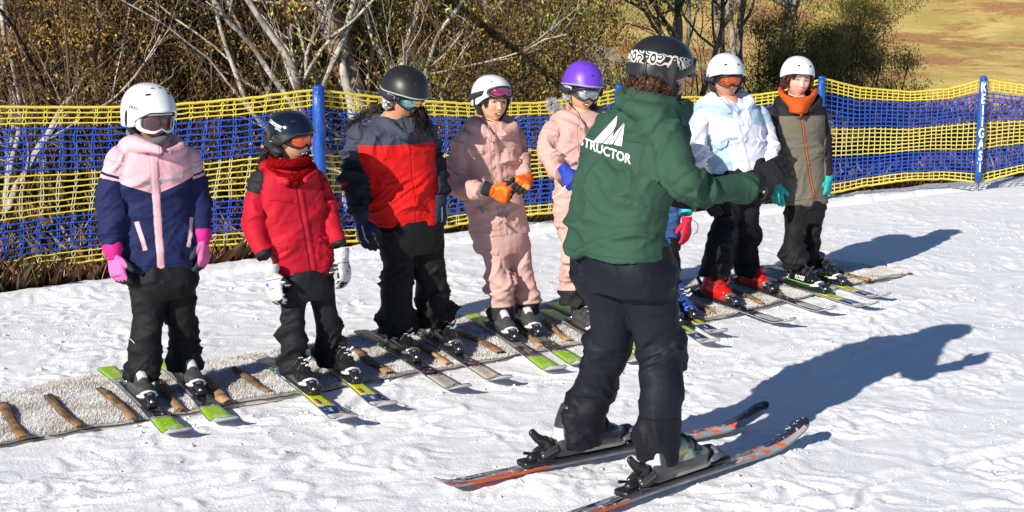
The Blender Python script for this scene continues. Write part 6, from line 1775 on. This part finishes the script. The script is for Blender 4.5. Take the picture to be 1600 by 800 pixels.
    for pts in ([(965, 181), (927, 222), (941, 224), (958.5, 205), (963.2, 196)], [(959.5, 206), (943, 224.3), (950, 225.5), (957, 216)], [(976, 192), (963.5, 206), (951.5, 225.6), (957.2, 226.4)], [(976.3, 193.5), (959, 226.8), (972, 229)]):
        bm = bmesh.new(); bm.faces.new([bm.verts.new((a_, b_, 0)) for a_, b_ in pts]); V, F = fine(bm, 4.0); onto(V[:, :2], F, 'mountain_emblem')
    cu = bpy.data.curves.new('t', 'FONT'); cu.body = 'STRUCTOR'; cu.size = 19.5; cu.align_x = 'RIGHT'; cu.offset = .55; cu.resolution_u = 3
    t = bpy.data.objects.new('t', cu); COL.objects.link(t); dg = C.evaluated_depsgraph_get(); dg.update(); me = bpy.data.meshes.new_from_object(t.evaluated_get(dg))
    bm = bmesh.new(); bm.from_mesh(me); V, F = fine(bm, 3.0); bpy.data.objects.remove(t); bpy.data.curves.remove(cu)
    x_, y_ = V[:, 0] * .80, V[:, 1]
    onto(np.stack([985 + x_ * 1.0 + y_ * .10, 256 + x_ * .30 + .0011 * x_ * x_ * -1 - y_], 1), F, 'lettering')
    # helmet
    hm = M('scuffed_black_helmet', .34, .5, coat=.15); n = hm.noise(14, 5, rough=.7); hm.color(hm.mix(hm.noise(160, 2).gt(.74, .02) * .5, (0.016, .017, .020), (0.18, .18, .19))); hm.inp('Roughness', n * .3 + .2)
    h = helmet(pr, 'pro', hm.m, .92, pad='hard', strap=True, vents=[], size=(.118, .138, .132))
    # leather keeper that holds the goggle strap at the back
    pts = []
    bh = bvh_of(*pr.hel)
    for px, py in ((1021, 60), (1014, 75), (1009, 95), (1006, 112), (1003, 124)):
        hit = bh.ray_cast(Vector((0, 0, H)), Vector(unit(ray(px, py))))
        if hit[0] is not None: pts.append(np.array(hit[0]) + np.array(hit[1]) * .007)
    if len(pts) > 2: obj('strap_keeper', MB().tube(pts, [.008, .010, .012, .015, .013][:len(pts)], n=10, res=4, ratio=.5, ref=(1, 0, 0)), plain('leather_black', (0.02, .02, .022), .4), h)
    sm = M('patterned_strap', .75, .2); v = sm.attr('can').outputs['Vector']; X, Y_, Z_ = sm.can()
    wv = sm.noise(1, 1, v, stretch=(16, .55, 1)); rg = (wv * 52).sin().gt(.05, .25)
    cells = sm.voro(1, 'F1', None, 'Distance')
    ring_ = ((X.mod(.085) - .042).pow(2) * 2600 + (Y_ * .75).pow(2)).pow(.5); rr = (ring_ * 11).sin().gt(0, .25) * ring_.lt(.85, .05)
    pat = rr + rg * ring_.gt(.85, .05); sm.color(sm.mix(pat.mn(1), (0.02, .02, .02), (0.62, .59, .52)))
    goggles(pr, plain('goggle_black', (0.014, .014, .015), .4), lens_mat('lens_dark', (0.05, .06, .08), (0.02, .02, .03), metal=.6), sm.m, up=.050, tilt=-8, k=.90, boxy=2.8, w_=.088, h_=.042, zc=.010, sh=.025, wrap=.055, yf=-.130, strap_z=.045)
    hb = hair_mat('hair_brown', (0.035, .016, .008), (0.16, .075, .035))
    hair(pr, [[(-.03, .10, -.01), (-.06, .115, -.045), (-.055, .105, -.085), (-.03, .09, -.11)], [(-.07, .06, -.01), (-.088, .075, -.05), (-.075, .07, -.10)], [(-.08, .02, -.02), (-.086, .03, -.06), (-.07, .035, -.12)], [(.02, .11, -.02), (.0, .118, -.06), (.0, .10, -.10)], [(-.075, -.01, -.03), (-.078, .0, -.08), (-.06, .01, -.14)]], hb, 90, r=.0018, spread=.018, seed=9, curl=.5, wave=.007, lump=[((-.045, .082, -.055), (.040, .034, .048))])
    gk = fabric('black_glove', (0.016, .016, .018), .7)
    glove(pr, pr.p(1184, 281, -.02), pr.p(1224, 262, .03), np.array([.15, .5, .75]), True, gk, 12, puffy=1.12, scale=1.02, cuff=.045, cuff_r=.045, cuffmat=gk, spread=.1)
    glove(pr, pr.p(1036, 302, .26), pr.p(1060, 306, .28), np.array([0, .2, 1]), False, gk, 25, puffy=1.12, scale=1.0, cuff=.04, cuffmat=gk)
    # boots
    bm_ = M('boot_sage', .30, .5, coat=.2); X, Y_, Z_ = bm_.can(); v = bm_.attr('can').outputs['Vector']
    n = bm_.noise(9, 3, v)
    c = bm_.mix(Z_.gt(.055 , .002) * Y_.gt(.07, .004), (0.035, .037, .038), (0.30, .33, .26)); c = bm_.mix(Y_.gt(.17, .02) * n.gt(.42, .1), c, (0.045, .06, .07)); c = bm_.mix(Z_.lt(.035, .002), c, (0.03, .03, .03)); c = bm_.mix(Z_.band(.002, .016, .002) * Y_.gt(.10, .01), c, (0.30, .31, .26)); c = bm_.mix(Y_.lt(.02, .004) * Z_.band(.06, .095, .003), c, (0.5, .52, .52))
    c = bm_.mix(bm_.noise(55, 1, v).gt(.57, .02) * Z_.band(.06, .09, .003) * Y_.band(.07, .15, .004), c, (0.55, .42, .03))
    bm_.color(c)
    for k in ('ia', 'ib'):
        sk = SKI[k]; boot(pr, sk['hp'], sk['d'], bm_.m, plain('buckle_steel', (.30, .31, .33), .3, metal=.6), k=1.2, zb=sk['z'] + sk['th'] + .022)
instructor()
# ================================================================== trees, scrub and dry grass beyond the fence
def bark(name, a, b, c_=None, stretch=(5, 5, 1.2)):
    m = M(name, .85, .15); n = m.noise(3, 4, rough=.65, stretch=stretch); n2 = m.noise(14, 3, stretch=(1, 1, .25))
    c = m.mix(n.gt(.5, .16), a, b)
    if c_: c = m.mix(m.noise(1.6, 3, stretch=(3, 3, .6)).gt(.57, .05), c, c_)
    m.color(m.scale_col(c, n2 * .8 + .6)); m.bump(n2, .6, .02); return m.m
def leafm(name, cols):
    m = M(name, .5, .35); r = m.fa('rnd'); oi = m.nt.nodes.new('ShaderNodeObjectInfo'); rn = S(m.nt, oi.outputs['Random'])
    c = cols[0]; k = len(cols)
    for i in range(1, k): c = m.mix(r.gt(i / k, .06), c, cols[i])
    m.color(m.scale_col(c, rn * .5 + 1.35))
    return m.m
LEAFS_ = None
BARK = {'pale': bark('bark_pale', (0.42, .37, .30), (0.24, .20, .16), (0.20, .11, .06)), 'white': bark('bark_white', (0.58, .53, .46), (0.36, .31, .25), (0.26, .17, .11)),
        'dark': bark('bark_dark', (0.035, .028, .022), (0.075, .058, .044)), 'brown': bark('bark_brown', (0.13, .082, .05), (0.25, .165, .105)), 'peel': bark('bark_peeling', (0.55, .50, .45), (0.24, .17, .13), (0.22, .095, .045), (4, 4, .5))}
LEAF = {'olive': leafm('leaf_olive', [(0.045, .052, .012), (0.10, .108, .018), (0.18, .180, .03), (0.30, .265, .055)]),
        'gold': leafm('leaf_gold', [(0.06, .04, .012), (0.15, .095, .022), (0.28, .165, .030), (0.42, .26, .05)]),
        'brown': leafm('leaf_brown', [(0.05, .03, .015), (0.12, .07, .025), (0.22, .12, .038), (0.14, .11, .035)]),
        'sage': leafm('leaf_sage', [(0.08, .070, .018), (0.17, .145, .032), (0.28, .23, .048), (0.42, .33, .08)]),
        'green': leafm('leaf_green', [(0.022, .032, .008), (0.065, .078, .014), (0.16, .165, .026), (0.30, .27, .05)])}
def grow(rng, stems, levels, spread=.9, up=.25, wig=.16, kids=(4, 4, 5), shrink=.62, thin=.55, start=.3):
    """stems: (base, direction, length, radius). returns branch lines and the fine end points"""
    lines = []; tips = []
    def br(p, d, L, r, lv):
        n = max(4, int(L / .22)) if lv < 2 else 4; pts = [p.copy()]; dd = d.copy()
        for i in range(n):
            dd = unit(dd + rng.normal(0, wig, 3) + np.array([0, 0, up * .25])); pts.append(pts[-1] + dd * L / n)
        pts = np.array(pts); rad = np.linspace(r, r * (.45 if lv < levels else .25), len(pts)); lines.append((pts, rad, lv))
        if lv >= levels:
            tips.append(pts[-1]); tips.append(pts[len(pts) // 2]); return
        for k in range(kids[min(lv, len(kids) - 1)]):
            t = rng.uniform(start if lv == 0 else .15, 1.0); i = min(int(t * (len(pts) - 1)), len(pts) - 2); q = pts[i] * (1 - (t * (len(pts) - 1) - i)) + pts[i + 1] * (t * (len(pts) - 1) - i)
            nd = unit(dd * .55 + rng.normal(0, spread, 3) * np.array([1, 1, .6]) + np.array([0, 0, up]))
            br(q, nd, L * shrink * rng.uniform(.7, 1.15), max(rad[i] * thin, .0035), lv + 1)
    for b, d, L, r in stems: br(np.array(b, float), unit(d), L, r, 0)
    return lines, np.array(tips)
PROTO = {}
def proto(key, seed, stems, levels, leaves, leafkey, barkkey, ls=.085, clump=.16, zmin=None, sides=(9, 6, 4, 3, 3), **kw):
    rng = np.random.RandomState(seed); lines, tips = grow(rng, stems, levels, **kw)
    mb = MB()
    for pts, rad, lv in lines: mb.tube(pts, rad, n=sides[min(lv, 4)], round_ends=False, res=2 if lv == 0 else 0)
    V, F = mb.arr(); F = [f for f in F if len(f) == 4]
    tm = mesh_from(V, np.array(F), 'trunk'); tm.shade_smooth(); tm.materials.append(BARK[barkkey])
    cm = None
    if leaves:
        if zmin is not None: tips = tips[tips[:, 2] > zmin + rng.normal(0, .25, len(tips))]
        wt = rng.lognormal(0, 1.5, len(tips)); ti = rng.choice(len(tips), leaves, p=wt / wt.sum()); tone = rng.uniform(0, 1, len(tips)) ** 1.3
        c = tips[ti] + rng.normal(0, clump, (leaves, 3)) * np.array([1, 1, .8])
        d = rng.normal(0, .55, (leaves, 3)) + np.array([0, 0, -.75]); d /= np.linalg.norm(d, axis=1)[:, None]
        s_ = np.cross(d, rng.normal(size=(leaves, 3))); s_ /= np.linalg.norm(s_, axis=1)[:, None]
        L = ls * rng.uniform(.55, 1.25, leaves)[:, None]; W_ = L * rng.uniform(.12, .24, leaves)[:, None]
        nrm = np.cross(d, s_)
        V = np.stack([c, c + d * L * .45 + s_ * W_, c + d * L + nrm * L * .1, c + d * L * .45 - s_ * W_], 1).reshape(-1, 3)
        F = np.arange(4 * leaves).reshape(-1, 4); cm = mesh_from(V, F, 'crown'); cm.materials.append(LEAF[leafkey])
        a = cm.attributes.new('rnd', 'FLOAT', 'FACE'); cl = perlin(c * 1.4 + seed) * .5; a.data.foreach_set('value', np.clip(rng.uniform(0, 1, leaves) * .40 + tone[ti] * .55 + cl * .6, 0, 1).astype(np.float32))
    PROTO[key] = (tm, cm)
def plant(key, px, Y, s=1.0, yaw=0.0, label='', name='gum_tree', cat='tree', group='gum trees and scrub beyond the fence', dz=0.0, lean=0.0):
    x = (px - 800) / FPX * (Y * CP + 2.5 * SP); z = float(terrain_z(np.array([x]), np.array([Y]))[0])
    r = empty(name, (x, Y, z - .05 + dz), yaw); r.scale = (s, s, s)
    if lean: r.rotation_euler = (0, lean, yaw)
    tag(r, label, cat, group)
    tm, cm = PROTO[key]
    for nm, me in (('trunk', tm), ('crown', cm)):
        if me is None: continue
        o = bpy.data.objects.new(nm, me); COL.objects.link(o); o.parent = r
    return r
def stems(rng, n, tilt, L, r, rad=.15):
    out = []
    for k in range(n):
        a = rng.uniform(0, 6.28); out.append(((math.cos(a) * rad * rng.uniform(.2, 1), math.sin(a) * rad * rng.uniform(.2, 1), 0), (math.cos(a) * tilt * rng.uniform(.4, 1.2), math.sin(a) * tilt * rng.uniform(.4, 1.2), 1), L * rng.uniform(.75, 1.15), r * rng.uniform(.6, 1.1)))
    return out
def make_nature():
    q = np.random.RandomState(3)
    proto('bush_a', 1, stems(q, 6, .7, 2.6, .035, .3), 3, 26000, 'olive', 'pale', .055, .11, kids=(5, 4, 4), start=.1)
    proto('bush_b', 2, stems(q, 7, .8, 2.4, .030, .4), 3, 26000, 'olive', 'brown', .058, .12, kids=(5, 4, 4), start=.08)
    proto('twig_a', 3, stems(q, 15, .55, 2.6, .016, .5), 3, 20000, 'gold', 'brown', .050, .10, kids=(5, 3, 3), start=.1, wig=.10, spread=.6, up=.35)
    proto('twig_b', 4, stems(q, 18, .60, 2.3, .014, .6), 3, 13000, 'brown', 'brown', .045, .10, kids=(5, 4, 3), start=.1, wig=.11, spread=.65, up=.35)
    proto('bare_dark', 5, stems(q, 4, .6, 4.2, .075, .2), 3, 2500, 'gold', 'dark', .05, .12, kids=(6, 5, 4), start=.15, wig=.14, spread=.8)
    proto('bare_pale', 6, stems(q, 3, .42, 4.6, .055, .15), 3, 2500, 'olive', 'white', .05, .12, kids=(4, 4, 4), start=.2, wig=.13, spread=.7)
    proto('white_clump', 7, [((0, 0, 0), (-.75, .1, 1), 3.6, .055), ((.05, .1, 0), (-.30, 0, 1), 4.2, .050), ((.1, 0, 0), (.12, .2, 1), 4.4, .060), ((-.1, .1, 0), (-.55, .3, 1), 3.8, .045), ((0.12, .1, 0), (.38, 0, 1), 3.6, .035), ((-.22, -.05, 0), (-.12, -.1, 1), 3.8, .042), ((-.05, .2, 0), (-.42, -.1, 1), 3.8, .035), ((.2, .1, 0), (.05, 0, 1), 3.8, .032)], 3, 3500, 'olive', 'white', .055, .15, kids=(4, 3, 4), start=.25, wig=.12, spread=.65)
    proto('big_trunk', 8, [((0, 0, -.2), (-.30, 0, 1), 6.5, .165)], 3, 9000, 'olive', 'peel', .06, .2, kids=(6, 5, 5), start=.6, wig=.022, up=0.0)
    proto('slim_pale', 9, [((0, 0, 0), (.03, 0, 1), 5.5, .055)], 3, 8000, 'olive', 'white', .055, .14, kids=(7, 4, 4), start=.42, wig=.07)
    proto('green_tree', 10, [((0, 0, 0), (-.12, 0, 1), 5.4, .10), ((.1, 0, 0), (.22, .1, 1), 5.2, .07)], 4, 30000, 'green', 'pale', .060, .12, kids=(6, 4, 3, 3), start=.50, wig=.10, spread=.85, sides=(8, 5, 4, 3, 3), zmin=3.0, shrink=.5)
    proto('round_shrub', 11, stems(q, 6, .38, 3.3, .036, .3), 3, 34000, 'sage', 'brown', .058, .14, kids=(6, 4, 4), start=.30, wig=.11, spread=.7, up=.35, zmin=1.3, shrink=.42)
    proto('round_gold', 12, stems(q, 6, .36, 3.3, .034, .3), 3, 36000, 'sage', 'brown', .058, .14, kids=(6, 4, 4), start=.25, wig=.11, spread=.7, up=.35, zmin=0.9, shrink=.42)
    proto('tall_gum', 13, [((0, 0, 0), (.05, 0, 1), 6.5, .055), ((.2, .1, 0), (.16, .1, 1), 6.0, .04), ((-.1, .2, 0), (-.18, 0, 1), 6.2, .045)], 3, 30000, 'olive', 'white', .06, .16, kids=(9, 5, 4), start=.45, wig=.08, spread=.8, zmin=3.0, shrink=.36)
    L = []
    for i_, (px_, Y_) in enumerate(((-30, 16.6), (70, 17.2), (175, 17.0), (262, 17.4), (345, 16.8), (430, 17.3), (662, 17.0), (742, 17.5), (815, 17.2), (880, 18.6))):
        L.append(('tall_gum', px_, Y_, (1.0, .95, 1.05, .9, 1.0, .95, 1.0, .92, 1.0, .85)[i_], ['tall slim gum at the outer end of the fence', 'tall slim gum just beyond the slanting black limbs', 'tall slim gum rising out of the golden shrub', 'tall slim gum above the navy and pink child', 'tall slim gum between the first two helmets', 'tall slim gum just before the fence post', 'tall slim gum above the matt black helmet', 'tall slim gum above the raised goggles', 'tall slim gum before the purple helmet', 'tall slim gum beside the single pale trunk'][i_]))
    # (kind, px, distance, size, label)
    L += [('bare_pale', 12, 15.8, .8, 'pale bare gum leaning at the far end of the net'), ('bare_dark', 118, 16.2, .85, 'dark trunked tree with slanting black limbs'), ('bare_pale', 95, 18.5, .9, 'slender white stems tangled behind the dark limbs'),
          ('twig_b', 40, 17.8, 1.1, 'dead brown scrub at the foot of the white stems'), ('twig_b', -60, 16.5, 1.2, 'brown scrub at the outer end of the fence'), ('bush_b', -40, 20, 1.2, 'olive bush at the outer end behind the pale gum'), ('bare_dark', 30, 21, 1.1, 'dark leafless tree deep behind the pale stems'),
          ('twig_a', 205, 15.9, 1.05, 'golden leaved twiggy shrub above the white helmet'), ('twig_b', 290, 16.0, 1.1, 'reddish twiggy shrub just beyond the navy and pink child'), ('twig_a', 355, 16.6, 1.1, 'twiggy shrub behind the fence between the first two children'), ('twig_b', 165, 18.2, 1.2, 'brown twiggy scrub behind the golden shrub'), ('twig_b', 420, 18.5, 1.2, 'brown twiggy scrub behind the post of the fence'),
          ('white_clump', 548, 15.4, .95, 'clump of white barked stems fanning out beside the blue post'), ('big_trunk', 631, 15.6, 1.0, 'thick gum trunk with peeling grey and brown bark'), ('slim_pale', 560, 15.2, .95, 'slim cream trunk forking beside the thick peeling trunk'), ('bare_dark', 500, 19.5, .9, 'dark branching tree behind the white barked clump'),
          ('bush_a', 640, 17.2, 1.0, 'olive leaved bush above the matt black helmet'), ('bush_b', 715, 16.8, 1.05, 'dense olive bush between the black and white helmets'), ('twig_b', 690, 15.8, .8, 'low twiggy brown shrub right behind the net'), ('bush_a', 745, 17.6, .95, 'olive bush behind the helmet with raised goggles'), ('twig_a', 770, 16.0, .75, 'low golden twigs behind the net near the pink suits'), ('twig_b', 820, 16.4, .6, 'low brown twigs beside the purple helmet'),
          ('slim_pale', 917, 18.5, .85, 'single slim pale trunk above the purple helmet'), ('bush_b', 765, 20, .9, 'olive bush behind the thin pale stems'),
          ('green_tree', 1050, 21.5, .75, 'dark green gum overhanging the instructor helmet'), ('green_tree', 1140, 31, 1.0, 'dark leaved gum with spreading limbs behind the pale blue jacket'), ('green_tree', 1200, 35, 1.15, 'tall green gum to the side of the golden shrub'), ('bare_dark', 1118, 20.5, .38, 'crooked dark branches above the two white helmets'), ('bare_pale', 1085, 19.5, .42, 'pale fork of trunks beside the black helmet'),
          ('round_gold', 1240, 25, .72, 'golden leaved shrub above the olive coat child'), ('round_shrub', 1318, 26, .74, 'rounded shrub with dark bare stems at the edge of the grass slope'), ('round_shrub', 1278, 29, .8, 'rounded olive shrub tucked behind the golden one'), ('twig_a', 1378, 27, .35, 'wispy shrub at the end of the thicket')]
    # second and third rows fill the depth of the wood
    kinds = ['bush_a', 'bush_b', 'twig_a', 'bush_b', 'bush_a', 'twig_b', 'bare_dark']
    desc = {'bush_a': 'olive leaved bush', 'bush_b': 'dense olive bush', 'twig_a': 'golden twiggy shrub', 'twig_b': 'dead brown scrub', 'bare_pale': 'thin pale gum', 'bare_dark': 'leafless dark tree', 'green_tree': 'dark green gum', 'round_gold': 'golden shrub'}
    marks = [(-20, 'at the outer end of the fence'), (45, 'behind the pale leaning gum'), (110, 'behind the slanting black limbs'), (170, 'beside the golden twiggy shrub'), (230, 'above the white helmet and goggles'), (290, 'above the navy and pink sleeve'), (350, 'between the first two helmets'), (410, 'above the glossy black helmet'), (470, 'just before the fence post'), (530, 'behind the white barked clump'), (590, 'behind the thick peeling trunk'), (650, 'above the matt black helmet'), (710, 'between black and white helmets'), (760, 'above the raised goggles'), (9999, 'just before the purple helmet')]
    mark = lambda px: next(t for q_, t in marks if px < q_)
    k = 0
    for row, (Y, step, s) in enumerate(((20.5, 60, 1.15), (24.5, 60, 1.3), (30, 60, 1.5))):
        for px in range(-90, (650, 600, 520)[row], step):
            kd = kinds[(k * 3 + row) % len(kinds)]; k += 1
            where = ['in the second row', 'in the middle row', 'in the last row'][row]
            L.append((kd, px + q.uniform(-15, 15), Y + q.uniform(-1.2, 1.2), s * q.uniform(.85, 1.1), '%s %s %s' % (desc[kd], where, mark(px))))
    for px, Y, s in ((1020, 27, .8), (1165, 38, 1.2)):
        L.append(('green_tree', px, Y, s, 'dark green gum in the distance behind the %s' % ('black helmet' if px < 1150 else 'tall green gum')))
    seen = {}
    for i, (kd, px, Y, s, lab) in enumerate(L):
        tree = not (kd.startswith('twig') or kd.startswith('bush') or kd.startswith('round'))
        plant(kd, px, Y, s, 0 if kd in ('white_clump', 'big_trunk') else q.uniform(0, 6.28), lab, 'gum_tree' if tree else 'shrub', 'tree' if tree else 'shrub')
    # dry grass, stalks and leaf litter
    def tufts(name, N, xr, dr, h, cols, label, wv=.003, seed=0, follow=True, mask=None):
        r = np.random.RandomState(seed)
        x = r.uniform(*xr, N)
        y = (edge_y(x) if follow else 0) + dr[0] + (dr[1] - dr[0]) * r.uniform(0, 1, N) ** 1.5
        if mask is not None: k_ = mask(x, y, r); x, y = x[k_], y[k_]; 
        N = len(x); z = terrain_z(x, y); 
        cl = perlin(np.stack([x * 1.3, y * 1.3, x * 0], 1)); hh = h * (r.uniform(.35, 1.1, N) + cl * .5).clip(.15, 1.6)
        a = r.uniform(0, 6.28, N); ln = r.uniform(.05, .7, N)
        b = np.stack([x, y, z - .02], 1); d = np.stack([np.cos(a) * ln, np.sin(a) * ln, np.ones(N)], 1) * hh[:, None]
        s_ = np.stack([-np.sin(a), np.cos(a), np.zeros(N)], 1) * (wv * r.uniform(.6, 1.6, N))[:, None]
        mid = b + d * .55 + np.array([0, 0, 1]) * hh[:, None] * .06
        V = np.stack([b - s_, b + s_, mid + s_ * .7, b + d * np.array([1.25, 1.25, .95]), mid - s_ * .7], 1).reshape(-1, 3)
        F = np.arange(5 * N).reshape(-1, 5)
        m = leafm(name, cols); o = obj(name, (V, F), m, smooth=False, fattr={'rnd': np.clip(r.uniform(0, 1, N) * .7 + .15 + cl * .4, 0, 1)})
        tag(o, label, 'grass', kind='stuff'); return o
    tufts('dry_undergrowth', 60000, (-5.5, 9), (.22, 3.2), .36, [(0.05, .022, .010), (0.12, .055, .022), (0.22, .115, .05), (0.36, .25, .13)], 'dry brown and rust coloured grass and stalks behind the net fence', seed=1)
    tufts('dry_scrub', 45000, (-9, 14), (3.0, 16), .45, [(0.04, .022, .012), (0.10, .055, .025), (0.20, .12, .055), (0.30, .21, .11)], 'dry low scrub under the trees beyond the fence', wv=.005, seed=2)
    tufts('bracken', 42000, (4, 30), (24, 58), .42, [(0.10, .042, .018), (0.20, .085, .035), (0.32, .16, .065), (0.36, .24, .11)], 'rust coloured bracken on the grass slope', wv=.014, seed=3, follow=False,
          mask=lambda x, y, r: (fbm(np.stack([x * .12, y * .10, x * 0], 1), 2) > .0) & (y > 24))
    tufts('tussock_grass', 1500, (24.5, 31), (56, 59), .9, [(0.07, .05, .02), (0.13, .10, .04), (0.2, .16, .07)], 'dark tussock at the edge of the grass slope', wv=.02, seed=4, follow=False)
make_nature()
